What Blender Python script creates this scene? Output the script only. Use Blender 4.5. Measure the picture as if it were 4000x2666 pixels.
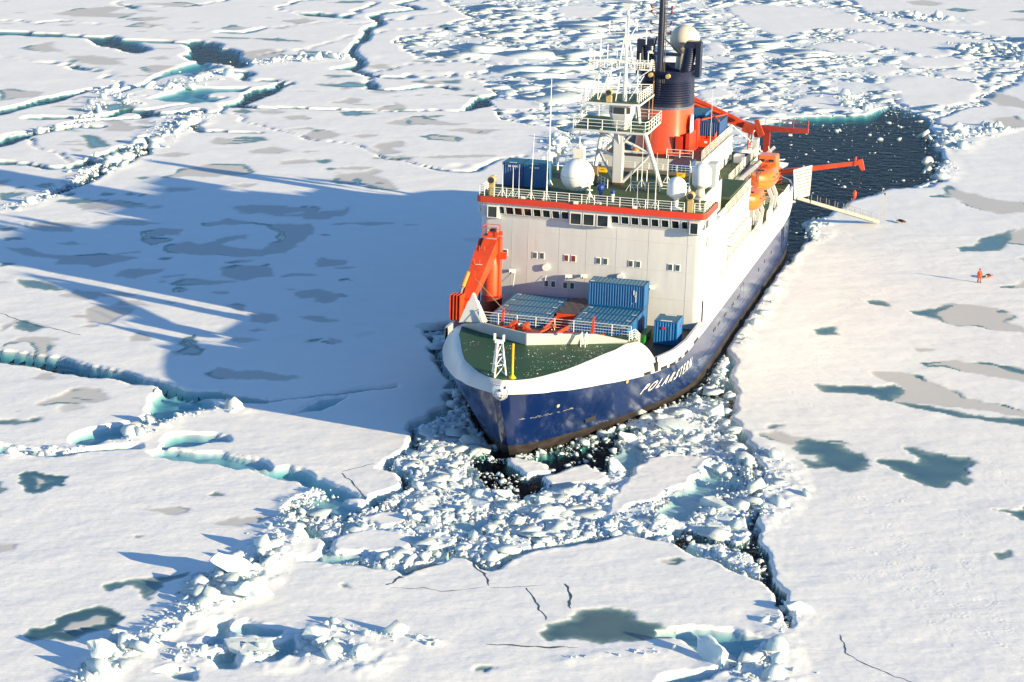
import bpy, bmesh, math, random
import numpy as np
from mathutils import Vector, Matrix

# ------------------------------------------------------------------ camera, sky, sun, exposure
sc = bpy.context.scene
for o in list(bpy.data.objects): bpy.data.objects.remove(o)
COL = sc.collection
cam = bpy.data.objects.new('camera', bpy.data.cameras.new('camera'))
COL.objects.link(cam)
CAM = (48.679, -171.84, 62.231)
_r = Vector((0.96255, 0.26976, 0.02695)); _u = Vector((-0.09648, 0.24798, 0.96395)); _f = Vector((-0.25336, 0.93045, -0.26472))
cam.matrix_world = Matrix(((_r.x, _u.x, -_f.x, CAM[0]), (_r.y, _u.y, -_f.y, CAM[1]), (_r.z, _u.z, -_f.z, CAM[2]), (0, 0, 0, 1)))
cam.data.lens = 72.0; cam.data.sensor_width = 36.0
cam.data.clip_start = 1.0; cam.data.clip_end = 20000.0
sc.camera = cam

SUN_EL = math.radians(12.6); SUN_AZ = math.atan2(0.958, -0.287)      # azimuth from +Y towards +X
sdir = Vector((math.sin(SUN_AZ) * math.cos(SUN_EL), math.cos(SUN_AZ) * math.cos(SUN_EL), math.sin(SUN_EL)))
world = bpy.data.worlds.new('World'); sc.world = world; world.use_nodes = True
wn = world.node_tree; bg = wn.nodes['Background']
sky = wn.nodes.new('ShaderNodeTexSky'); sky.sky_type = 'NISHITA'; sky.sun_disc = False
sky.sun_elevation = SUN_EL; sky.sun_rotation = SUN_AZ
sky.air_density = 1.0; sky.dust_density = 0.0; sky.ozone_density = 4.0
wn.links.new(sky.outputs[0], bg.inputs[0]); bg.inputs[1].default_value = 0.103
sun = bpy.data.objects.new('sun', bpy.data.lights.new('sun', 'SUN')); COL.objects.link(sun)
sun.data.energy = 5.0; sun.data.angle = math.radians(0.55); sun.data.color = (1.0, 0.81, 0.48)
sun.rotation_euler = sdir.to_track_quat('Z', 'Y').to_euler()
sc.view_settings.view_transform = 'Standard'; sc.view_settings.look = 'None'
sc.view_settings.exposure = 1.15; sc.view_settings.gamma = 1.0; sc.view_settings.use_curve_mapping = False
sc.cycles.max_bounces = 8; sc.cycles.transparent_max_bounces = 12

random.seed(7); rng = np.random.default_rng(7)
PI = math.pi

# ------------------------------------------------------------------ materials
MATS = {}
def mat(name, col, rough=0.5, metal=0.0, var=0.0, scale=1.0, bump=0.0, bscale=4.0, coat=0.0, spec=0.5, col2=None, thr=None, stretch=(1, 1, 1), rust=0.0):
    """Principled paint with mottled wear: noise mixes the colour towards col2 (or a shade of itself)."""
    if name in MATS: return MATS[name]
    m = bpy.data.materials.new(name); m.use_nodes = True; n = m.node_tree; b = n.nodes['Principled BSDF']
    b.inputs['Roughness'].default_value = rough; b.inputs['Metallic'].default_value = metal
    b.inputs['Coat Weight'].default_value = coat; b.inputs['Coat Roughness'].default_value = 0.08
    b.inputs['Specular IOR Level'].default_value = spec
    b.inputs['Base Color'].default_value = (*col, 1)
    if var or col2 or bump:
        tc = n.nodes.new('ShaderNodeTexCoord'); mp = n.nodes.new('ShaderNodeMapping'); mp.inputs['Scale'].default_value = stretch
        n.links.new(tc.outputs['Object'], mp.inputs[0])
    if var or col2:
        t = n.nodes.new('ShaderNodeTexNoise'); t.inputs['Scale'].default_value = scale; t.inputs['Detail'].default_value = 6; t.inputs['Roughness'].default_value = 0.65
        n.links.new(mp.outputs[0], t.inputs['Vector'])
        r = n.nodes.new('ShaderNodeValToRGB')
        a, c = thr or (0.35, 0.7)
        r.color_ramp.elements[0].position = a; r.color_ramp.elements[1].position = c
        c2 = col2 or tuple(max(0, v * (1 - var)) for v in col)
        r.color_ramp.elements[0].color = (*col, 1); r.color_ramp.elements[1].color = (*c2, 1)
        n.links.new(t.outputs['Fac'], r.inputs[0]); n.links.new(r.outputs[0], b.inputs['Base Color'])
    if bump:
        t2 = n.nodes.new('ShaderNodeTexNoise'); t2.inputs['Scale'].default_value = bscale; t2.inputs['Detail'].default_value = 4
        n.links.new(mp.outputs[0], t2.inputs['Vector'])
        bp = n.nodes.new('ShaderNodeBump'); bp.inputs['Strength'].default_value = 1.0; bp.inputs['Distance'].default_value = bump
        n.links.new(t2.outputs['Fac'], bp.inputs['Height']); n.links.new(bp.outputs[0], b.inputs['Normal'])
    if rust:
        tc2 = n.nodes.new('ShaderNodeTexCoord'); mp2 = n.nodes.new('ShaderNodeMapping'); mp2.inputs['Scale'].default_value = (1.1,1.1,0.10); n.links.new(tc2.outputs['Object'], mp2.inputs[0])
        t3 = n.nodes.new('ShaderNodeTexNoise'); t3.inputs['Scale'].default_value = 1.3; t3.inputs['Detail'].default_value = 8; t3.inputs['Roughness'].default_value = 0.7; n.links.new(mp2.outputs[0], t3.inputs['Vector'])
        r3 = n.nodes.new('ShaderNodeValToRGB'); r3.color_ramp.elements[0].position = 0.60; r3.color_ramp.elements[1].position = 0.80; r3.color_ramp.elements[1].color = (rust,rust,rust,1); r3.color_ramp.elements[0].color = (0,0,0,1); n.links.new(t3.outputs['Fac'], r3.inputs[0])
        mx = n.nodes.new('ShaderNodeMix'); mx.data_type = 'RGBA'; n.links.new(r3.outputs[0], mx.inputs[0]); mx.inputs[7].default_value = (0.40,0.30,0.20,1)
        src = b.inputs['Base Color'].links[0].from_socket; n.links.new(src, mx.inputs[6]); n.links.new(mx.outputs[2], b.inputs['Base Color'])
    MATS[name] = m; return m

# ------------------------------------------------------------------ mesh helpers
class MB:
    def __init__(s): s.v = []; s.f = []
    def add(s, vs, fs):
        k = len(s.v); s.v += [tuple(p) for p in vs]; s.f += [tuple(i + k for i in q) for q in fs]; return s
    def box(s, x0, x1, y0, y1, z0, z1):
        return s.add([(x0,y0,z0),(x1,y0,z0),(x1,y1,z0),(x0,y1,z0),(x0,y0,z1),(x1,y0,z1),(x1,y1,z1),(x0,y1,z1)],
                     [(0,3,2,1),(4,5,6,7),(0,1,5,4),(1,2,6,5),(2,3,7,6),(3,0,4,7)])
    def cbox(s, c, d, rz=0.0, rx=0.0, ry=0.0):
        M = Matrix.Translation(c) @ Matrix.Rotation(rz,4,'Z') @ Matrix.Rotation(ry,4,'Y') @ Matrix.Rotation(rx,4,'X')
        x,y,z = d[0]/2, d[1]/2, d[2]/2
        vs = [M @ Vector(p) for p in [(-x,-y,-z),(x,-y,-z),(x,y,-z),(-x,y,-z),(-x,-y,z),(x,-y,z),(x,y,z),(-x,y,z)]]
        return s.add(vs, [(0,3,2,1),(4,5,6,7),(0,1,5,4),(1,2,6,5),(2,3,7,6),(3,0,4,7)])
    def beam(s, a, b, w, h, up=(0,0,1), w2=None, h2=None):
        a = Vector(a); b = Vector(b); d = (b-a).normalized(); u = Vector(up)
        if abs(d.dot(u)) > 0.98: u = Vector((1,0,0))
        r = d.cross(u).normalized(); u = r.cross(d)
        vs = []
        for p, ww, hh in ((a,w,h),(b,w2 or w,h2 or h)):
            for i,j in ((-1,-1),(1,-1),(1,1),(-1,1)): vs.append(p + r*(i*ww/2) + u*(j*hh/2))
        return s.add(vs, [(0,1,2,3),(7,6,5,4),(0,4,5,1),(1,5,6,2),(2,6,7,3),(3,7,4,0)])
    def tube(s, a, b, r, n=6, r2=None, cap=True):
        a = Vector(a); b = Vector(b); d = (b-a).normalized(); u = Vector((0,0,1))
        if abs(d.z) > 0.95: u = Vector((1,0,0))
        x = d.cross(u).normalized(); y = x.cross(d); r2 = r if r2 is None else r2
        vs = [a + (x*math.cos(2*PI*i/n) + y*math.sin(2*PI*i/n))*r for i in range(n)] + [b + (x*math.cos(2*PI*i/n) + y*math.sin(2*PI*i/n))*r2 for i in range(n)]
        fs = [(i,(i+1)%n,n+(i+1)%n,n+i) for i in range(n)]
        if cap: fs += [tuple(range(n))[::-1], tuple(range(n,2*n))]
        return s.add(vs, fs)
    def path(s, pts, r, n=6):
        for a,b in zip(pts,pts[1:]): s.tube(a,b,r,n)
        return s
    def lathe(s, prof, c=(0,0,0), n=20, axis='Z'):
        vs = []
        for r,h in prof:
            for i in range(n):
                t = 2*PI*i/n; p = (r*math.cos(t), r*math.sin(t), h)
                if axis == 'Y': p = (p[0], p[2], p[1])
                if axis == 'X': p = (p[2], p[0], p[1])
                vs.append((c[0]+p[0], c[1]+p[1], c[2]+p[2]))
        fs = [(k*n+i, k*n+(i+1)%n, (k+1)*n+(i+1)%n, (k+1)*n+i) for k in range(len(prof)-1) for i in range(n)]
        fs += [tuple(range(n))[::-1], tuple(range((len(prof)-1)*n, len(prof)*n))]
        return s.add(vs, fs)
    def sphere(s, c, r, n=20, z0=-1.0, z1=1.0, sz=1.0):
        k = n//2; a0, a1 = math.asin(max(-1,z0)), math.asin(min(1,z1))
        return s.lathe([(max(1e-3, r*math.cos(a0+(a1-a0)*i/k)), r*sz*math.sin(a0+(a1-a0)*i/k)) for i in range(k+1)], c, n)
    def prism(s, poly, z0, z1):
        n = len(poly)
        return s.add([(x,y,z0) for x,y in poly] + [(x,y,z1) for x,y in poly],
                     [tuple(range(n))[::-1], tuple(range(n,2*n))] + [(i,(i+1)%n,n+(i+1)%n,n+i) for i in range(n)])
    def extr(s, poly, vec):
        n = len(poly); q = [tuple(a+b for a,b in zip(p,vec)) for p in poly]
        return s.add(list(poly)+q, [tuple(range(n))[::-1], tuple(range(n,2*n))] + [(i,(i+1)%n,n+(i+1)%n,n+i) for i in range(n)])
    def grid(s, rows, closed=False):
        m = len(rows[0]); vs = [p for r in rows for p in r]
        fs = [(i*m+j, i*m+j+1, (i+1)*m+j+1, (i+1)*m+j) for i in range(len(rows)-1) for j in range(m-1)]
        if closed: fs += [(i*m+m-1, i*m, (i+1)*m, (i+1)*m+m-1) for i in range(len(rows)-1)]
        return s.add(vs, fs)
    def mesh(s, name):
        me = bpy.data.meshes.new(name); me.from_pydata(s.v, [], s.f); me.update(); return me
    def build(s, name, m, parent=None, smooth=False, fix=True, bevel=0.0):
        me = s.mesh(name)
        if fix or bevel:
            bm = bmesh.new(); bm.from_mesh(me)
            if bevel: bmesh.ops.bevel(bm, geom=bm.edges[:], offset=bevel, segments=2, affect='EDGES', clamp_overlap=True)
            if fix: bmesh.ops.recalc_face_normals(bm, faces=bm.faces[:])
            bm.to_mesh(me); bm.free()
        me.materials.append(m)
        if smooth: me.shade_smooth() if smooth is True else me.set_sharp_from_angle(angle=smooth)
        if smooth and smooth is not True:
            me.shade_smooth(); me.set_sharp_from_angle(angle=smooth)
        o = bpy.data.objects.new(name, me); COL.objects.link(o)
        if parent: o.parent = parent
        return o
def tag(o, label=None, cat=None, group=None, kind=None):
    if label: o['label'] = label
    if cat: o['category'] = cat
    if group: o['group'] = group
    if kind: o['kind'] = kind
    return o
def empty(name, loc=(0,0,0), rz=0.0, label=None, cat=None, group=None):
    o = bpy.data.objects.new(name, None); COL.objects.link(o); o.location = loc; o.rotation_euler = (0,0,rz)
    o.empty_display_size = 0.5
    return tag(o, label, cat, group)
def part(name, m, parent, *boxes, **k):
    b = MB()
    for q in boxes: b.box(*q)
    return b.build(name, m, parent, **k)
def copy_tree(o, parent=None):
    c = o.copy(); COL.objects.link(c); c.parent = parent
    for ch in list(o.children): copy_tree(ch, c)
    return c
WATER=[(1.0,[(-39.44,12.12),(-39.14,15.14),(-37.63,14.83),(-35.32,14.26),(-33.22,13.33),(-32.09,11.51),(-32.24,10.34),(-33.78,8.94),(-34.24,6.33),(-35.7,4.19),(-35.83,3.09),(-35.27,1.23),(-35.67,0.06),(-36.07,-1.1),(-37.48,-2.12),(-38.03,-4.21),(-39.94,-4.52),(-40.61,-2.28),(-40.67,-0.27),(-39.3,1.53),(-37.78,3.41),(-37.11,5.79),(-36.84,6.97),(-38.06,8.15)]),(0.9,[(-23.85,11.31),(-23.57,14.16),(-23.27,15.96),(-23.26,17.67),(-21.25,19.01),(-21.06,16.23),(-21.66,14.33),(-22.29,12.98)]),(0.7,[(-32.53,1.23),(-31.5,2.12),(-28.8,3.23),(-27.14,2.73),(-26.58,1.42),(-28.78,-0.39),(-30.52,-1.77),(-31.44,-2.84)]),(1.5,[(-178.7,272.9),(-173.3,275.8),(-164.0,267.8),(-156.5,259.3),(-156.3,251.9),(-159.6,253.2),(-162.5,256.1),(-170.7,261.0)]),(3,[(-153.1,270.3),(-154.8,279.1),(-145.6,274.3),(-143.7,269.1),(-137.9,266.0),(-135.6,264.2),(-132.1,254.3),(-125.5,243.7),(-126.9,240.3),(-133.1,245.4),(-138.8,245.2),(-145.4,253.2),(-145.7,258.9)]),(1.2,[(-138.8,245.2),(-130.2,241.3),(-130.7,235.8),(-133.6,226.5),(-134.5,221.0),(-135.4,215.6),(-132.9,207.3),(-133.6,197.7),(-134.7,197.2),(-135.4,208.4),(-136.1,217.7),(-138.0,226.9),(-137.8,237.5)]),(0.8,[(-124.3,209.1),(-120.0,211.3),(-112.8,214.8),(-112.3,208.1),(-116.9,205.9),(-117.2,201.3),(-112.1,199.3),(-112.3,193.8),(-120.6,190.9),(-125.4,192.9),(-125.5,197.2),(-124.2,202.3)]),(1.0,[(-45.28,-10.74),(-44.68,-9.57),(-43.8,-8.29),(-43.56,-6.99),(-44.69,-6.68),(-46.24,-6.77),(-47.08,-7.57)]),(0.6,[(-32.29,-4.03),(-31.21,-2.66),(-28.15,-2.5),(-25.92,-1.92),(-24.05,-1.95),(-21.49,-2.92),(-19.24,-3.96),(-21.44,-5.23),(-22.32,-6.01),(-24.67,-5.49),(-26.52,-5.47),(-28.76,-5.59),(-30.59,-5.32)]),(1.2,[(-21.44,-5.23),(-18.19,-3.57),(-16.32,-4.5),(-13.53,-5.96),(-9.93,-8.6),(-8.5,-9.78),(-10.27,-10.43),(-13.01,-9.28),(-14.08,-8.37),(-15.3,-7.5),(-16.77,-7.15),(-18.8,-6.54),(-20.42,-6.23)]),(0.45,[(-13.46,-10.74),(-12.62,-9.15),(-10.54,-10.1),(-8.31,-12.22),(-8.57,-13.54),(-9.94,-13.63),(-12.23,-12.81)]),(0.8,[(-10.19,-18.5),(-10.24,-16.55),(-9.41,-15.06),(-7.53,-14.38),(-6.52,-17.18),(-7.99,-18.87),(-9.31,-19.72)]),(1.3,[(-8.72,-25.43),(-7.69,-23.26),(-6.7,-22.35),(-4.98,-22.65),(-3.86,-22.8),(-3.64,-23.44),(-6.38,-24.96)]),(1.2,[(-12.42,-27.46),(-12.0,-25.88),(-11.82,-24.36),(-11.77,-22.49),(-11.27,-23.06),(-11.62,-25.2),(-11.59,-27.52)]),(1.2,[(-8.57,-39.56),(-7.83,-38.39),(-5.88,-38.93),(-4.8,-38.86),(-4.91,-40.09),(-5.98,-40.46),(-7.37,-40.65)]),(0.7,[(-9.66,-43.22),(-9.47,-42.27),(-9.2,-40.09),(-10.32,-38.95),(-9.35,-38.3),(-8.45,-39.83),(-7.88,-42.31),(-8.5,-43.11)]),(1.1,[(-4.71,-41.2),(-3.85,-39.72),(-2.19,-41.49),(-1.9,-42.83),(-2.64,-43.37),(-3.17,-44.4),(-4.21,-45.04),(-4.2,-44.19),(-3.77,-42.91)]),(0.7,[(-8.56,-45.42),(-7.84,-44.61),(-6.91,-43.42),(-5.24,-45.4),(-5.14,-46.47),(-6.57,-46.97)]),(0.4,[(-10.54,-48.88),(-9.28,-48.04),(-7.85,-47.68),(-7.62,-48.83),(-8.53,-49.41)]),(0.9,[(21.93,-29.53),(22.62,-29.44),(24.16,-28.29),(25.84,-27.86),(27.38,-27.93),(28.96,-28.3),(29.95,-27.95),(30.81,-28.26),(31.43,-30.12),(30.06,-29.41),(29.54,-30.48),(29.21,-32.62),(28.58,-34.26),(28.25,-32.96),(27.08,-32.79),(25.22,-31.39),(24.62,-30.71),(23.53,-30.49),(22.88,-30.71),(22.16,-30.66)]),(1.3,[(24.19,-37.17),(25.19,-36.55),(26.72,-35.75),(28.28,-33.8),(28.58,-34.26),(27.48,-36.86),(26.01,-37.91),(24.55,-38.91),(23.88,-38.92)]),(4.0,[(-34.1,149.5),(-35.7,160.9),(-36.8,173.4),(-39.6,187.8),(-43.3,193.5),(-48.4,194.9),(-54.5,197.8),(-58.1,204.1),(-64.4,220.2),(-65.5,228.6),(-69.4,238.5),(-73.7,247.5),(-79.1,248.6),(-84.7,244.6),(-89.8,243.3),(-91.3,247.7),(-85.6,250.6),(-78.7,252.8),(-75.8,258.2),(-75.4,266.5),(-79.8,268.3),(-84.8,272.9),(-89.5,270.5),(-96.0,272.9),(-99.8,279.8),(-103.4,284.0),(-111.2,299.0),(-111.7,308.8),(-107.3,314.6),(-108.8,331.8),(-109.7,342.6),(-108.7,359.0),(-117.9,374.8),(-126.4,387.8),(-135.1,421.5),(-50.5,472.2),(-22.7,478.1),(-16.2,442.1),(-9.7,414.5),(-3.7,401.2),(2.9,400.8),(7.5,395.4),(13.9,391.1),(19.9,390.6),(28.2,383.9),(40.0,379.4),(44.2,361.1),(36.2,328.9),(36.0,311.6),(35.6,295.4),(33.0,281.4),(29.5,263.1),(30.8,257.0),(28.2,253.6),(25.1,245.6),(22.8,236.2),(23.9,228.7),(27.0,226.2),(25.9,221.8),(24.9,215.7),(25.4,205.1),(26.7,198.8),(26.5,193.7),(28.1,186.3),(26.9,178.0),(28.6,172.8),(29.1,168.6),(27.4,162.9),(25.4,160.6),(21.9,158.4),(20.2,156.3),(18.1,148.7),(17.0,145.6),(16.1,141.4),(15.3,138.5),(14.5,133.3),(13.0,129.0),(12.8,125.4),(13.3,120.0),(14.2,118.1),(14.6,117.79),(14.5,114.48),(13.82,109.95),(13.63,103.71),(13.32,98.63),(13.08,91.87),(12.86,85.41),(12.9,77.64),(12.82,71.03),(12.74,64.72),(12.91,58.81),(13.08,54.2),(13.86,50.69),(15.09,44.5),(16.27,38.63),(17.81,31.47),(18.35,25.5),(20.19,21.9),(21.62,16.89),(22.84,12.94),(24.09,9.62),(24.89,6.28),(24.49,3.49),(25.44,-1.67),(26.17,-5.44),(26.82,-8.7),(27.74,-11.73),(28.47,-13.65),(29.07,-15.91),(30.09,-18.64),(30.76,-20.73),(31.75,-25.18),(31.39,-25.92),(30.59,-23.7),(29.58,-20.15),(28.28,-17.23),(27.06,-16.62),(25.95,-15.96),(23.69,-13.9),(21.26,-12.56),(19.7,-11.24),(17.86,-9.98),(19.23,-8.58),(19.05,-10.96),(16.98,-10.55),(14.9,-10.13),(12.94,-13.14),(10.68,-14.71),(8.63,-16.94),(7.48,-19.9),(6.77,-21.93),(5.95,-22.22),(4.44,-20.62),(2.72,-20.15),(2.28,-22.11),(1.06,-23.96),(0.55,-25.54),(-0.8,-24.62),(-2.77,-24.97),(-6.02,-24.7),(-7.44,-23.04),(-8.69,-19.75),(-11.03,-18.66),(-14.56,-14.34),(-13.83,-10.72),(-9.16,-14.02),(-8.47,-10.47),(-8.24,-8.69),(-7.0,-4.75),(-8.35,-1.64),(-10.49,-1.04),(-10.68,1.24),(-9.68,4.99),(-9.89,8.41),(-11.64,10.84),(-11.44,14.09),(-10.93,16.46),(-10.43,19.98),(-12.76,28.51),(-17.9,38.09),(-22.21,49.13),(-13.6,60.0),(-12.5,60),(-12,85),(-9,110)])]
LEADS=[(4,[(-64.1,20.2,4.66),(-61.2,20.0,4.61),(-57.4,19.7,4.12),(-52.9,18.9,3.91),(-48.6,18.1,3.83),(-44.6,17.5,2.63),(-42.5,16.8,2.03),(-40.5,16.3,1.45),(-38.7,15.4,1.32),(-36.4,14.9,1.42),(-33.1,15.1,2.16),(-30.3,14.4,2.45),(-27.8,14.3,1.37),(-26.1,16.5,0.86),(-24.3,18.1,0.65),(-22.4,20.0,0.98),(-20.5,21.6,1.1),(-18.9,23.1,0.78),(-17.0,24.7,0.56)]),(2,[(-204.1,268.6,7.45),(-200.6,269.5,7.43),(-197.5,271.1,5.96),(-188.4,271.6,4.42),(-178.0,272.3,2.91),(-171.3,270.9,3.15),(-162.3,272.5,2.85),(-153.0,273.6,3.53)]),(1.6,[(-143.4,162.8,4.39),(-142.8,166.0,4.0),(-141.6,172.5,3.66),(-141.5,183.0,3.83),(-141.2,191.8,2.5),(-140.2,199.0,1.54),(-138.5,202.2,1.56)]),(2,[(-127.2,134.0,4.44),(-126.8,137.4,4.51),(-127.0,144.1,3.11),(-125.0,150.2,2.0),(-122.3,157.6,1.49),(-118.6,158.5,1.65)]),(1.6,[(-119.5,120.4,1.7),(-117.7,121.2,2.04),(-113.5,120.9,1.68),(-108.9,120.0,1.32),(-104.7,121.2,1.98),(-104.6,124.1,3.35),(-104.0,128.8,4.81),(-104.2,136.4,4.29),(-104.5,141.1,3.67),(-101.6,144.0,2.59)]),(2,[(-133.5,162.7,4.3),(-127.1,165.7,2.59),(-123.3,170.3,2.19),(-122.3,177.7,3.62),(-116.9,176.3,3.56),(-111.8,178.7,2.23),(-109.8,181.7,4.51)]),(2,[(-106.8,169.5,3.4),(-104.9,166.7,2.5),(-100.6,162.4,1.62),(-96.1,163.5,1.13),(-90.7,164.6,0.81)]),(3,[(-107.5,190.9,2.81),(-107.6,199.3,3.9),(-108.7,212.2,4.14),(-108.1,223.1,1.62)]),(2,[(-106.7,191.3,2.82),(-101.5,190.7,1.49),(-93.5,194.2,1.12),(-83.3,196.2,0.93),(-73.8,199.7,0.74),(-64.1,205.0,0.94)]),(2,[(-63.5,205.7,1.32),(-64.3,213.7,3.92),(-64.9,221.0,4.05),(-64.4,225.8,2.07)]),(1.6,[(-105.5,152.2,2.33),(-100.8,136.4,2.84),(-100.0,126.2,2.69),(-99.1,116.5,1.91),(-97.8,106.4,1.5),(-97.6,98.8,1.15)]),(1.6,[(-136.6,391.1,1.66),(-138.2,380.9,1.81),(-128.2,371.1,2.7),(-130.7,365.4,2.28),(-134.0,350.9,2.54),(-130.3,340.9,1.4),(-127.0,333.1,1.35),(-124.3,319.6,1.61),(-122.3,311.8,1.88),(-120.4,300.8,2.1),(-118.0,288.9,1.43),(-112.1,273.4,1.07),(-106.2,259.1,1.25),(-104.4,250.4,2.66),(-106.1,248.2,1.69)]),(1.6,[(-102.9,247.1,1.91),(-97.0,242.3,1.62),(-91.8,241.1,1.38),(-88.0,244.2,1.85),(-83.3,246.6,1.62)]),(1.2,[(-43.2,-7.6,1.83),(-40.7,-8.1,1.35),(-38.9,-7.2,1.13),(-37.4,-5.4,1.14),(-35.6,-4.0,0.92),(-34.1,-3.2,1.15)])]
CRACKS=[(0.22,[(4.34,-20.3),(5.6,-22.35),(6.47,-23.09),(7.68,-25.92)]),(0.1,[(7.68,-25.92),(11.79,-23.96)]),(0.12,[(0.39,-28.49),(2.78,-27.65),(4.1,-27.85),(7.68,-25.92)]),(0.16,[(10.48,-24.93),(11.33,-26.46),(12.61,-28.93),(13.82,-31.02)]),(0.26,[(13.11,-22.99),(14.02,-24.85),(14.69,-27.56),(15.08,-28.38)]),(0.5,[(-0.22,-28.2),(0.3,-25.97),(0.8,-24.75),(2.28,-22.11)]),(0.2,[(-12.94,-3.78),(-10.74,-6.56),(-8.23,-9.96)]),(0.12,[(-13.09,-3.38),(-10.79,0.25)]),(0.14,[(35.46,-26.03),(36.2,-29.34),(37.71,-30.82),(39.48,-31.9),(41.44,-33.01),(42.9,-33.73)]),(0.3,[(10.64,-36.5),(12.67,-36.18),(14.85,-35.62),(17.56,-34.83)]),(0.2,[(-70.24,36.18),(-66.76,34.17),(-62.72,32.46),(-56.74,30.52)]),(0.15,[(-40.35,14.97),(-39.67,12.61)])]
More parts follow.
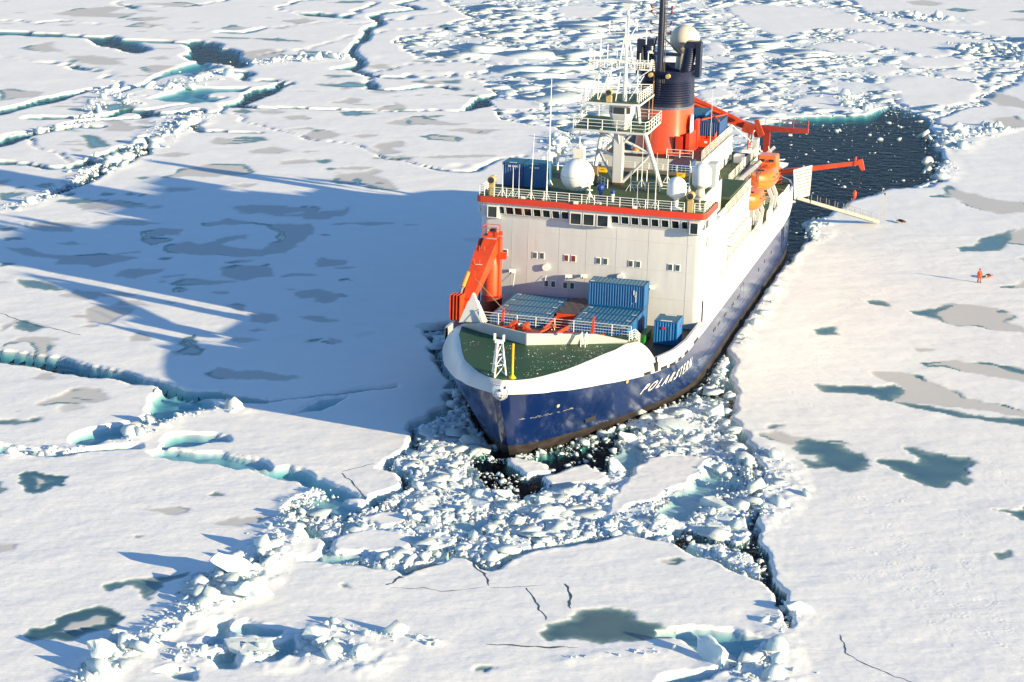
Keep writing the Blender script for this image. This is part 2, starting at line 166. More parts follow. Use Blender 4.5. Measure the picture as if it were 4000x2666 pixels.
PONDS=[('d',[(-21.18,-36.22),(-21.15,-35.21),(-19.87,-34.08),(-18.3,-32.68),(-16.99,-31.53),(-15.99,-30.83),(-15.59,-31.55),(-16.4,-32.52),(-16.76,-33.15),(-16.99,-34.9),(-16.42,-36.67),(-16.39,-37.14),(-17.1,-36.58),(-17.63,-35.46),(-18.82,-34.89),(-19.79,-35.06),(-20.26,-36.22)]),('m',[(-22.04,-46.06),(-22.16,-44.91),(-21.27,-44.0),(-21.01,-42.08),(-20.26,-40.57),(-18.8,-39.68),(-17.71,-39.83),(-16.91,-40.95),(-16.59,-42.36),(-17.61,-43.32),(-18.05,-44.67),(-18.82,-46.05),(-19.59,-46.23),(-20.69,-46.03),(-21.56,-46.48)]),('m',[(-39.97,-14.3),(-39.8,-13.34),(-37.96,-13.34),(-36.49,-13.25),(-35.59,-13.81),(-35.39,-15.05),(-34.91,-15.1),(-35.95,-15.7),(-35.91,-17.19),(-36.4,-18.23),(-37.22,-18.1),(-38.66,-16.68)]),('g',[(-25.42,-18.82),(-24.8,-17.98),(-23.11,-16.96),(-22.36,-17.51),(-22.35,-18.32),(-23.46,-19.32)]),('g',[(-18.71,-19.8),(-18.01,-18.16),(-15.7,-16.93),(-14.33,-16.83),(-16.2,-19.1),(-16.84,-19.91)]),('d',[(-21.83,-13.35),(-21.61,-12.5),(-20.82,-12.64),(-20.94,-13.37)]),('d',[(-23.48,-24.8),(-23.39,-24.39),(-22.95,-24.31),(-22.97,-24.85)]),('g',[(-34.05,-30.09),(-33.18,-30.15),(-31.93,-29.89),(-31.63,-31.43),(-32.16,-31.98),(-32.76,-32.38)]),('d',[(-41.45,-16.17),(-40.86,-16.4),(-40.01,-17.39),(-39.26,-19.27),(-39.44,-19.75)]),('d',[(13.61,-32.93),(13.95,-31.28),(15.1,-29.64),(15.36,-28.28),(16.9,-27.11),(18.01,-26.65),(19.1,-26.65),(19.98,-27.93),(20.59,-28.5),(22.01,-28.47),(22.9,-29.39),(23.84,-28.76),(24.11,-30.18),(23.08,-30.84),(21.02,-32.15),(17.81,-33.42),(15.58,-33.9),(14.39,-33.86)]),('g',[(19.69,-15.38),(20.15,-14.49),(20.98,-15.1),(20.73,-16.09),(19.91,-15.84)]),('d',[(-3.68,-29.42),(-3.34,-29.13),(-2.89,-29.31),(-3.27,-29.68)]),('d',[(11.06,-41.05),(11.54,-40.33),(12.23,-40.37),(12.14,-41.23)]),('d',[(25.77,17.93),(26.35,16.91),(27.82,16.95),(28.51,15.02),(27.79,15.0),(26.47,15.0),(27.95,12.68),(29.68,13.78),(31.24,12.71),(31.82,12.69),(33.4,15.15),(32.74,17.3),(31.75,19.64),(31.38,19.01),(29.86,20.7),(29.09,20.92),(26.87,21.88),(25.57,20.38)]),('d',[(33.74,17.43),(35.52,18.48),(37.0,18.15),(37.61,17.65),(37.92,19.21),(37.11,20.14),(35.69,21.35),(35.9,22.28),(37.84,21.89),(40.13,20.52),(42.26,21.06),(42.67,20.23),(42.13,16.23),(42.91,13.76),(42.35,12.65),(41.74,13.56),(41.04,13.53),(40.79,11.18),(39.58,10.74),(37.93,12.17),(36.26,13.62),(36.18,14.52),(34.81,15.43)]),('d',[(45.34,6.56),(46.97,7.36),(47.75,8.49),(48.64,9.23),(48.77,5.1),(47.88,4.99),(46.88,6.28)]),('d',[(45.57,-4.64),(45.79,-3.92),(47.03,-3.55),(47.69,-4.25),(46.35,-5.18),(45.73,-5.25)]),('d',[(24.69,40.0),(24.99,40.84),(27.35,41.62),(30.54,42.22),(32.86,43.41),(34.22,42.71),(33.89,39.29),(33.38,37.93),(32.13,37.75),(30.9,38.75),(28.46,39.02),(25.27,38.71)]),('g',[(29.58,48.12),(32.31,49.16),(34.29,49.28),(35.83,46.7),(38.42,44.61),(41.03,41.4),(46.66,39.19),(47.7,38.73),(47.77,36.52),(46.75,36.69),(42.79,38.02),(38.11,37.97),(34.96,37.94),(33.38,37.93),(34.37,42.77),(31.87,45.19)]),('d',[(33.09,37.64),(34.95,38.05),(36.9,37.4),(39.77,36.6),(42.62,35.42),(46.77,36.15),(47.79,35.98),(47.86,33.82),(45.88,34.17),(42.99,34.18),(39.9,34.68),(36.74,35.46),(34.3,36.54)]),('g',[(35.22,54.21),(38.45,56.12),(42.64,56.4),(46.06,55.73),(47.17,55.51),(47.35,49.85),(46.26,50.06),(43.73,50.98),(40.41,51.62),(37.81,53.22),(35.65,53.05)]),('d',[(43.5,56.06),(46.07,55.41),(47.18,55.19),(46.13,53.81),(44.59,53.87)]),('g',[(30.92,77.4),(33.19,79.11),(35.68,83.37),(39.41,83.62),(42.29,81.9),(43.84,80.11),(43.29,75.98),(45.38,74.5),(46.58,74.22),(46.65,72.0),(45.46,72.27),(41.88,71.62),(39.11,73.18),(36.82,72.29),(33.51,75.24)]),('d',[(30.92,77.4),(33.23,78.72),(35.71,82.97),(36.34,81.99),(35.06,79.04),(35.02,77.02),(36.45,72.52),(34.43,75.21),(31.95,76.21)]),('d',[(41.38,81.54),(42.27,82.3),(43.61,81.22),(42.15,80.88)]),('d',[(26.03,80.36),(26.46,80.7),(27.94,81.12),(28.95,79.46),(28.19,78.59),(26.69,78.56)]),('d',[(21.56,63.66),(21.97,65.32),(23.7,66.0),(24.17,64.32),(24.3,62.53),(22.89,62.34),(21.98,62.5)]),('d',[(34.46,116.92),(36.18,118.16),(38.5,126.11),(41.9,132.57),(41.56,130.17),(41.67,122.55),(39.63,116.46),(35.58,114.27)]),('g',[(40.8,127.62),(43.21,134.26),(44.63,136.0),(45.06,122.36),(43.65,122.3),(41.46,122.46)]),('g',[(43.12,112.61),(43.96,113.66),(44.05,111.01)]),('g',[(41.71,94.36),(42.81,95.69),(44.45,99.97),(45.72,101.4),(45.92,95.17),(44.63,95.09)]),('g',[(33.56,59.7),(34.68,60.83),(35.77,60.21),(34.51,58.68)]),('g',[(21.64,21.4),(22.79,22.87),(25.95,21.96),(29.72,21.82),(30.54,21.21),(25.65,18.79),(23.23,19.92)]),('d',[(21.76,23.54),(22.46,24.98),(23.43,24.7),(22.67,23.62)]),('g',[(30.0,163.3),(32.6,160.3),(36.4,156.6),(42.5,154.0),(44.1,153.4),(44.3,144.7),(42.8,146.5),(38.3,143.4),(34.6,148.0),(31.8,154.6),(28.1,153.0),(30.3,156.6)]),('g',[(30.6,266.0),(33.2,276.7),(38.4,267.4),(40.5,266.2),(40.8,256.3),(38.8,256.4),(34.0,258.6)]),('g',[(32.8,240.9),(37.6,245.2),(39.4,239.9),(41.4,238.8),(41.6,231.0),(39.7,232.1),(35.5,228.2)]),('d',[(8.6,447.0),(11.8,452.5),(17.7,449.9),(13.8,441.7)]),('d',[(27.2,452.1),(31.5,456.4),(34.5,457.1),(31.8,450.1)]),('g',[(26.5,428.3),(32.3,435.8),(35.1,436.1),(35.4,427.0),(32.7,425.4)]),('g',[(-4.4,463.4),(1.3,471.7),(7.3,465.2),(5.0,454.3),(0.3,456.4)]),('g',[(-69.03,101.96),(-69.18,104.3),(-64.24,106.42),(-57.65,106.82),(-56.45,104.94),(-53.37,106.26),(-53.5,109.2),(-52.72,107.72),(-52.66,103.04),(-54.56,99.36),(-56.56,99.08),(-58.33,101.8),(-58.71,103.39),(-60.14,102.2),(-61.57,99.84),(-64.0,99.97),(-65.81,98.62),(-67.06,100.43)]),('g',[(-68.91,91.05),(-67.15,92.91),(-66.78,95.33),(-64.57,94.56),(-61.39,93.66),(-54.05,96.19),(-52.86,93.39),(-52.15,88.31),(-51.51,84.93),(-51.32,79.94),(-52.18,76.63),(-53.53,74.62),(-59.43,73.16),(-61.28,72.4),(-65.54,72.11),(-66.86,73.53),(-67.26,75.35),(-65.42,79.15),(-63.9,78.26),(-62.77,80.26),(-61.81,83.76),(-60.07,86.07),(-59.9,83.51),(-61.25,79.35),(-59.01,78.27),(-56.96,77.61),(-54.71,78.54),(-54.6,82.62),(-54.55,84.7),(-56.38,88.14),(-56.16,89.3),(-59.81,93.21),(-63.37,92.83),(-66.13,91.11),(-66.5,89.3),(-68.08,89.18)]),('g',[(-74.14,81.78),(-73.45,84.21),(-71.94,85.92),(-69.79,86.28),(-69.13,83.34),(-68.14,82.17),(-70.07,81.89),(-71.57,80.22),(-68.1,79.58),(-68.81,77.24),(-69.72,75.34),(-71.27,76.72),(-72.14,79.98)]),('g',[(-86.13,67.05),(-83.49,67.15),(-80.95,65.76),(-78.11,65.0),(-75.25,67.14),(-72.5,68.27),(-68.62,68.42),(-68.06,67.7),(-68.73,65.06),(-70.56,61.34),(-72.46,61.68),(-75.87,60.74),(-76.9,63.12),(-81.91,63.44)]),('g',[(-65.91,57.57),(-66.14,61.5),(-64.83,62.77),(-61.68,62.86),(-61.15,62.18),(-62.22,60.4),(-63.34,57.46),(-64.96,57.34)]),('g',[(-57.69,56.97),(-57.65,59.59),(-55.88,60.31),(-53.63,59.91),(-51.25,61.13),(-52.28,58.72),(-54.76,56.86)]),('g',[(-55.46,66.76),(-54.06,68.72),(-51.52,69.76),(-49.76,69.09),(-48.94,67.59),(-47.63,65.42),(-48.95,63.55),(-50.61,61.56),(-53.01,62.79)]),('g',[(-56.63,53.99),(-56.23,55.59),(-54.64,54.79),(-54.86,53.03),(-56.06,52.97)]),('g',[(-41.96,57.37),(-41.13,59.37),(-39.52,60.44),(-36.74,59.45),(-35.52,58.29),(-35.46,55.46),(-36.7,54.56),(-38.3,55.14),(-39.32,56.77),(-40.43,55.51)]),('g',[(-42.64,45.94),(-42.14,47.06),(-40.28,47.26),(-38.66,45.62),(-39.52,43.03),(-41.26,43.09)]),('g',[(-36.8,46.73),(-35.27,48.24),(-32.18,47.64),(-33.26,46.47),(-35.99,46.14)]),('g',[(-45.38,74.14),(-45.3,77.32),(-44.15,76.55),(-41.61,76.63),(-41.78,74.2),(-43.87,72.41)]),('g',[(-44.45,27.78),(-43.91,29.0),(-44.09,30.61),(-45.25,31.53),(-45.4,33.89),(-44.77,35.41),(-44.49,33.55),(-43.28,31.26),(-41.42,29.96),(-41.59,27.9),(-43.16,26.96)]),('g',[(-38.07,21.58),(-37.78,22.94),(-36.93,24.21),(-34.95,23.71),(-32.83,24.52),(-28.04,23.88),(-28.41,22.21),(-31.73,21.85),(-33.0,20.76),(-34.9,20.34),(-36.55,20.93)]),('g',[(-47.39,49.51),(-46.6,50.22),(-45.47,49.88),(-44.31,47.59),(-44.98,47.33)]),('g',[(-32.18,37.99),(-31.86,39.31),(-31.25,39.41),(-31.3,37.85)]),('g',[(-30.27,38.04),(-30.2,39.82),(-28.78,38.97),(-29.13,37.45)]),('g',[(-40.02,39.19),(-39.54,40.32),(-38.58,40.26),(-39.03,39.07)]),('g',[(-54.52,47.47),(-54.22,48.55),(-53.34,47.94),(-53.54,47.07)]),('g',[(-43.4,59.47),(-42.79,59.97),(-42.29,59.75),(-42.76,58.88)]),('g',[(-38.75,66.53),(-38.26,67.43),(-37.62,66.81),(-38.17,66.06)]),('g',[(-81.14,71.61),(-80.3,73.48),(-77.95,72.43),(-79.31,71.57)]),('g',[(-65.21,68.58),(-64.77,69.52),(-63.49,69.09),(-64.14,68.16)]),('g',[(-56.21,69.24),(-55.32,71.68),(-53.06,71.94),(-54.01,70.61),(-55.13,69.22)]),('g',[(-51.04,89.83),(-50.41,90.84),(-49.39,90.53),(-50.12,89.48)]),('g',[(-61.91,41.39),(-61.73,43.41),(-59.57,43.88),(-57.09,44.08),(-56.0,41.42),(-56.24,38.31),(-56.45,36.38),(-58.53,36.3),(-60.13,37.53)]),('g',[(-67.83,47.01),(-66.84,49.47),(-63.25,49.67),(-59.5,50.34),(-59.35,49.17),(-63.24,47.21),(-63.24,45.6),(-66.62,45.86)]),('g',[(-59.74,44.21),(-59.88,46.94),(-58.36,47.14),(-55.58,45.07),(-57.73,45.0)]),('g',[(-52.01,32.01),(-51.62,33.93),(-50.0,33.5),(-49.08,31.76),(-50.67,30.79)]),('g',[(-63.17,21.53),(-62.87,22.99),(-62.87,26.39),(-61.62,28.26),(-58.96,28.95),(-59.45,27.03),(-57.46,25.76),(-56.63,22.09),(-57.85,21.62),(-59.78,24.86),(-61.47,26.24),(-62.56,24.46)]),('g',[(-53.66,13.18),(-53.57,15.65),(-52.38,16.1),(-51.89,14.16),(-52.8,13.21)]),('g',[(-48.84,5.19),(-48.99,7.37),(-48.07,10.87),(-47.42,12.29),(-45.7,12.65),(-43.07,9.61),(-43.95,8.15),(-46.12,6.78)]),('g',[(-90.56,81.92),(-87.55,84.3),(-82.74,84.12),(-85.52,81.31),(-82.35,78.34),(-84.29,78.06),(-87.6,77.74),(-88.6,77.86)]),('g',[(-83.23,85.56),(-81.49,87.75),(-78.02,88.88),(-74.39,88.18),(-76.68,86.11),(-79.79,84.8)]),('g',[(-67.68,31.6),(-66.91,33.37),(-66.07,31.5),(-66.36,29.23)]),('d',[(-75.97,51.75),(-74.22,52.02),(-71.88,50.39),(-69.07,48.99),(-70.07,47.76),(-72.85,48.31),(-74.84,50.05)]),('d',[(-66.91,33.37),(-65.79,34.18),(-62.72,32.46),(-62.88,29.89),(-65.27,31.1)]),('d',[(-50.43,-1.06),(-49.73,-0.54),(-48.92,0.4),(-47.66,0.24),(-46.35,1.79),(-46.31,0.48),(-47.31,-0.42),(-48.73,-1.73),(-49.7,-2.35)]),('d',[(-89.98,71.51),(-88.81,72.3),(-86.48,72.24),(-88.16,70.73)]),('d',[(-82.88,58.8),(-81.99,59.17),(-80.38,58.62),(-81.83,56.93)]),('d',[(-92.59,76.18),(-92.61,78.33),(-91.45,77.73),(-91.21,76.23)]),('d',[(-92.1,81.27),(-90.36,79.81),(-88.41,77.94),(-90.07,78.85)]),('d',[(-38.07,21.58),(-37.97,22.55),(-37.53,23.16),(-37.66,21.86),(-36.55,20.93),(-34.9,20.34),(-35.3,20.06),(-36.95,20.65)]),('d',[(-51.7,69.68),(-51.18,71.02),(-50.59,70.6),(-50.74,69.43)]),('d',[(-49.87,2.89),(-49.24,3.12),(-49.39,2.63)]),('d',[(-46.79,9.06),(-45.57,9.35),(-44.47,9.19),(-44.8,8.5),(-45.9,8.65)]),('g',[(-209.3,318.6),(-204.6,333.8),(-199.6,334.5),(-198.1,320.8),(-190.5,323.1),(-189.4,311.8),(-201.7,308.9),(-207.4,311.6)]),('g',[(-187.2,309.2),(-184.3,317.4),(-178.1,317.0),(-181.1,308.8)]),('g',[(-200.9,344.6),(-190.9,352.6),(-182.4,348.7),(-186.2,342.2)]),('g',[(-180.2,296.3),(-179.6,304.0),(-174.6,303.0),(-174.9,295.6)]),('g',[(-157.7,303.2),(-156.9,310.9),(-152.4,306.1),(-153.6,300.1)]),('g',[(-150.2,326.0),(-147.3,332.6),(-142.9,328.9),(-144.6,321.4)]),('g',[(-166.5,239.4),(-163.0,244.1),(-156.0,239.1),(-150.0,232.7),(-154.0,230.6),(-159.1,232.1)]),('d',[(-163.7,232.5),(-163.0,235.5),(-160.9,233.9),(-161.4,231.7)]),('g',[(-150.4,244.9),(-149.3,249.7),(-146.1,247.6),(-147.2,243.7)]),('g',[(-183.0,248.4),(-182.6,254.8),(-182.8,261.0),(-179.2,253.5),(-169.5,243.6),(-174.5,246.8),(-175.4,243.5)]),('g',[(-145.2,231.0),(-143.3,236.0),(-139.9,236.4),(-137.4,227.2),(-139.8,223.4)]),('g',[(-155.7,189.2),(-152.0,191.5),(-148.2,190.6),(-146.1,186.1),(-149.0,177.2)]),('g',[(-135.6,264.2),(-133.0,271.6),(-127.4,269.9),(-125.5,257.7),(-129.1,253.0)]),('d',[(-152.7,285.2),(-149.8,288.4),(-144.3,288.7),(-148.4,285.2)]),('d',[(-143.1,288.6),(-139.1,291.4),(-131.1,289.1),(-135.3,286.8)]),('d',[(-124.0,268.7),(-122.1,272.7),(-119.5,272.6),(-121.0,268.8)]),('d',[(-133.5,174.0),(-132.4,175.9),(-130.0,175.6),(-130.4,173.4)]),('d',[(-128.7,175.6),(-129.5,180.4),(-127.8,183.3),(-124.9,182.6),(-123.0,179.4),(-125.2,175.4)]),('d',[(-118.4,148.9),(-116.4,150.6),(-112.9,147.1),(-108.8,142.4),(-109.8,138.7),(-114.5,144.7)]),('g',[(-116.6,148.8),(-115.9,144.0),(-116.3,143.1),(-115.5,147.6)]),('d',[(-93.1,157.9),(-91.8,160.2),(-87.8,160.3),(-85.9,158.6),(-87.5,156.7),(-90.4,157.1)]),('g',[(-95.1,152.7),(-94.8,157.1),(-91.2,156.2),(-87.3,156.3),(-90.0,152.6),(-93.3,151.1)]),('d',[(-104.0,184.4),(-104.2,188.3),(-100.5,186.1),(-101.1,182.4)]),('g',[(-100.8,186.9),(-98.2,190.2),(-95.0,187.7),(-97.4,184.5)]),('g',[(-93.2,182.6),(-91.3,185.4),(-88.2,183.0),(-90.4,180.0)]),('g',[(-87.4,169.4),(-85.3,173.0),(-82.9,171.4),(-82.1,166.4),(-81.7,162.3),(-78.7,161.9),(-76.6,165.5),(-76.5,169.0),(-80.7,172.5)]),('g',[(-85.9,147.0),(-82.6,151.8),(-78.7,150.3),(-80.9,146.2),(-83.8,145.2)]),('g',[(-98.0,136.9),(-96.0,140.9),(-93.1,140.6),(-93.3,136.7)]),('g',[(-77.1,140.1),(-73.9,143.8),(-71.4,144.2),(-71.1,142.0),(-74.5,138.3)]),('d',[(-71.9,143.2),(-71.1,144.8),(-69.0,143.7),(-69.8,140.8)]),('d',[(-67.8,136.8),(-67.2,138.1),(-66.2,137.5),(-66.8,135.5)]),('g',[(-88.2,120.0),(-88.3,127.0),(-85.8,133.2),(-81.0,134.6),(-76.7,130.0),(-78.5,126.3),(-81.5,123.6)]),('d',[(-80.9,133.2),(-79.0,132.5),(-76.4,129.4),(-78.1,130.3)]),('g',[(-62.6,127.8),(-63.5,133.7),(-61.6,135.9),(-58.1,126.3),(-60.4,126.0)]),('g',[(-83.9,110.4),(-84.2,112.9),(-82.0,113.2),(-79.7,113.2),(-80.8,110.5),(-82.9,109.6)]),('d',[(-92.1,117.6),(-91.7,119.1),(-90.4,118.7),(-90.8,117.1)]),('d',[(-91.0,103.5),(-91.0,105.4),(-89.6,105.0),(-89.6,103.2)]),('d',[(-88.0,104.4),(-87.8,106.6),(-86.8,106.6),(-87.2,104.8)]),('d',[(-86.0,106.1),(-85.6,106.8),(-84.7,106.5),(-85.0,105.2)]),('d',[(-103.2,105.3),(-103.1,108.0),(-101.8,108.8),(-101.1,105.2)]),('d',[(-105.8,103.5),(-104.5,104.5),(-104.3,102.2)]),('d',[(-96.2,101.3),(-95.5,102.0),(-94.2,101.5),(-94.9,100.7)]),('d',[(-95.6,97.2),(-91.9,99.8),(-87.8,100.5),(-89.9,98.2),(-92.0,95.7)]),('g',[(-91.2,96.0),(-88.2,99.8),(-84.9,100.6),(-78.9,97.7),(-82.2,97.5),(-85.3,95.5),(-88.2,92.9)]),('d',[(-105.2,98.7),(-103.7,100.6),(-101.4,100.7),(-101.9,96.9),(-102.6,94.2)]),('d',[(-108.3,145.9),(-111.6,146.9),(-108.6,147.7),(-109.1,145.2)]),('d',[(-122.3,157.6),(-120.1,159.2),(-118.0,157.9),(-118.9,156.2)]),('d',[(-203.9,290.6),(-202.3,292.2),(-201.4,289.0)]),('g',[(-122.4,167.9),(-114.7,162.1),(-110.3,162.3),(-112.2,157.0),(-115.8,155.3)]),('g',[(-73.4,183.2),(-72.1,191.5),(-69.8,194.6),(-65.8,190.6),(-59.6,189.7),(-62.9,186.2),(-68.1,185.7),(-69.3,182.3)]),('d',[(-71.2,186.2),(-71.3,190.0),(-69.9,187.7),(-69.5,182.8)]),('g',[(-62.9,173.5),(-61.9,175.7),(-56.4,174.7),(-56.3,170.5),(-60.9,170.9)]),('d',[(-56.1,171.4),(-56.2,174.8),(-55.2,174.4),(-55.2,171.5)]),('d',[(-55.6,180.4),(-55.3,183.3),(-54.7,183.0),(-54.8,179.6)]),('g',[(-64.4,131.8),(-61.7,135.9),(-60.4,140.8),(-59.2,139.9),(-58.8,134.3),(-53.4,129.7),(-51.2,125.3),(-53.8,124.2),(-56.7,126.9),(-62.2,127.2)]),('d',[(-56.5,125.6),(-55.7,126.7),(-54.6,125.8),(-54.8,123.5)]),('d',[(-56.2,129.2),(-55.8,130.7),(-54.9,129.3),(-55.3,127.8)]),('g',[(-67.7,161.0),(-65.4,167.2),(-62.4,161.8),(-64.3,159.3),(-61.7,155.6),(-64.3,152.8)]),('d',[(-63.8,149.1),(-61.0,151.2),(-57.7,152.6),(-57.5,150.4),(-61.3,148.7)]),('g',[(-63.4,151.7),(-60.6,153.2),(-57.3,153.1),(-58.8,150.9)]),('g',[(-74.3,168.3),(-73.1,171.5),(-71.1,170.6),(-72.5,167.3)]),('d',[(-86.1,191.9),(-83.2,194.6),(-78.8,193.3),(-81.0,189.3),(-84.2,188.8)]),('d',[(-102.6,223.4),(-97.2,229.7),(-90.8,230.4),(-91.4,226.5),(-95.8,222.0)]),('d',[(-85.8,236.5),(-85.4,240.5),(-82.2,235.8)]),('d',[(-80.0,240.6),(-77.8,244.2),(-76.7,238.6),(-78.2,237.8)]),('g',[(-84.0,236.2),(-80.7,242.8),(-79.0,237.4),(-81.6,234.9)]),('d',[(-71.4,223.5),(-69.4,225.2),(-66.6,224.5),(-67.9,222.5)]),('d',[(-75.9,230.6),(-74.2,232.6),(-72.4,231.1),(-73.5,228.2)]),('g',[(-90.9,205.2),(-90.9,210.7),(-86.9,209.3),(-86.8,204.6)]),('g',[(-81.4,199.2),(-79.2,204.4),(-79.4,208.6),(-75.3,200.1),(-78.7,197.4)]),('d',[(-77.9,198.8),(-76.8,201.0),(-75.0,199.2)]),('g',[(-89.2,219.4),(-87.5,223.0),(-84.1,221.4),(-86.0,218.7)]),('d',[(-110.2,331.0),(-110.8,338.2),(-108.1,341.6),(-107.2,328.2)]),('d',[(-154.3,373.9),(-152.7,379.4),(-147.3,384.9),(-148.3,376.0)]),('g',[(-100.9,253.5),(-101.5,260.1),(-96.7,255.6),(-96.2,251.9)]),('d',[(-106.8,236.1),(-103.8,238.3),(-100.2,238.9),(-102.8,235.6)]),('d',[(-68.8,194.0),(-67.9,197.1),(-66.0,197.0),(-66.9,194.0)]),('g',[(-60.9,181.6),(-59.3,184.2),(-52.5,185.5),(-53.6,179.6),(-56.6,180.0)]),('d',[(-95.7,267.3),(-91.9,269.2),(-85.8,273.8),(-86.0,270.8),(-91.4,267.5)])]
FLOES=[('f1',[(-51.3,421.9),(-44.6,435.2),(-30.2,429.4),(-16.3,423.8),(-11.8,417.6),(-10.4,401.5),(-3.0,393.6),(-2.6,386.0),(-9.1,378.7),(-13.5,382.0),(-18.7,375.3),(-20.8,361.2),(-22.0,355.2),(-31.4,362.8),(-36.8,371.2),(-42.4,387.8),(-48.1,405.8)]),('f2',[(-11.8,364.3),(-8.7,375.1),(0.3,385.6),(10.3,385.4),(21.0,372.9),(26.0,365.0),(25.1,354.4),(20.8,345.7),(19.4,338.6),(14.3,334.3),(8.7,336.1),(6.7,341.5),(0.1,348.0),(-8.8,358.7)]),('f3',[(-17.0,338.9),(-15.0,346.7),(-10.0,352.8),(-4.2,352.5),(-0.3,344.4),(-0.1,334.8),(-3.4,328.3),(-10.9,329.2)]),('f4',[(5.9,322.4),(9.2,330.2),(19.6,335.6),(25.6,332.5),(25.6,326.4),(21.0,315.3),(14.3,311.9),(8.9,313.5)]),('f5',[(6.6,281.0),(9.4,290.2),(15.4,298.5),(20.6,295.8),(25.8,293.1),(29.9,284.9),(29.5,274.9),(28.3,267.2),(28.4,260.4),(25.1,254.3),(19.5,248.3),(16.4,248.0),(12.9,252.9),(10.8,268.2),(8.3,274.3)]),('f6',[(1.6,299.8),(3.7,312.3),(7.2,312.7),(10.5,303.0),(8.9,295.3),(5.6,293.7)]),('f7',[(-6.8,247.9),(-5.0,258.1),(-1.4,262.2),(1.3,258.8),(4.9,246.8),(8.0,238.5),(3.9,236.6),(-0.5,235.6),(-4.4,240.2),(-7.6,243.0)]),('f8',[(-16.8,223.7),(-16.1,230.3),(-13.0,229.7),(-8.4,223.5),(-10.0,218.7),(-13.1,219.3)]),('f9',[(16.6,304.6),(19.5,311.7),(26.5,309.6),(27.8,299.4),(23.7,300.0),(18.8,297.6)]),('f11',[(-28.7,251.3),(-25.7,256.3),(-20.7,255.2),(-19.2,247.7),(-22.8,240.2),(-26.8,242.8)]),('f12',[(-41.3,329.4),(-37.5,331.5),(-32.6,321.0),(-32.2,311.9),(-37.4,312.2)]),('f13',[(-85.5,281.2),(-85.4,293.4),(-81.4,292.4),(-74.5,281.0),(-74.0,272.7),(-79.0,271.6)]),('f14',[(-53.4,241.6),(-52.6,253.0),(-46.9,254.5),(-42.5,249.4),(-41.5,238.0),(-47.0,234.2)]),('f15',[(-93.9,379.8),(-95.2,396.7),(-86.4,406.3),(-79.6,396.7),(-78.2,372.0),(-86.6,371.4)]),('f16',[(-63.1,207.5),(-64.0,217.7),(-60.4,224.3),(-55.2,222.4),(-51.9,219.6),(-50.9,213.3),(-54.9,210.1),(-58.7,207.1)]),('fA',[(0.04,5.67),(0.93,5.99),(3.0,6.04),(4.31,5.33),(4.97,2.78),(3.4,1.29),(2.53,2.35),(0.67,4.23)]),('fB',[(4.84,1.36),(5.78,4.47),(7.92,7.13),(9.38,5.32),(10.86,3.34),(10.44,2.06),(8.06,1.19),(6.19,0.06)]),('fD',[(11.77,-1.85),(12.35,5.03),(12.4,10.22),(14.46,11.71),(17.18,12.96),(18.95,12.15),(18.37,8.16),(17.49,3.74),(16.1,0.16),(14.58,-2.53),(13.98,-6.07),(13.01,-6.01),(12.25,-4.22)]),('fE',[(-7.54,-14.24),(-6.44,-12.22),(-4.44,-11.91),(-3.32,-12.32),(-3.22,-14.28),(-5.31,-15.43)]),('fF',[(-7.97,-19.49),(-7.13,-18.04),(-5.56,-16.7),(-3.91,-16.3),(-1.93,-17.33),(-1.17,-20.43),(-3.78,-21.73),(-6.26,-22.25),(-7.1,-21.81)])]
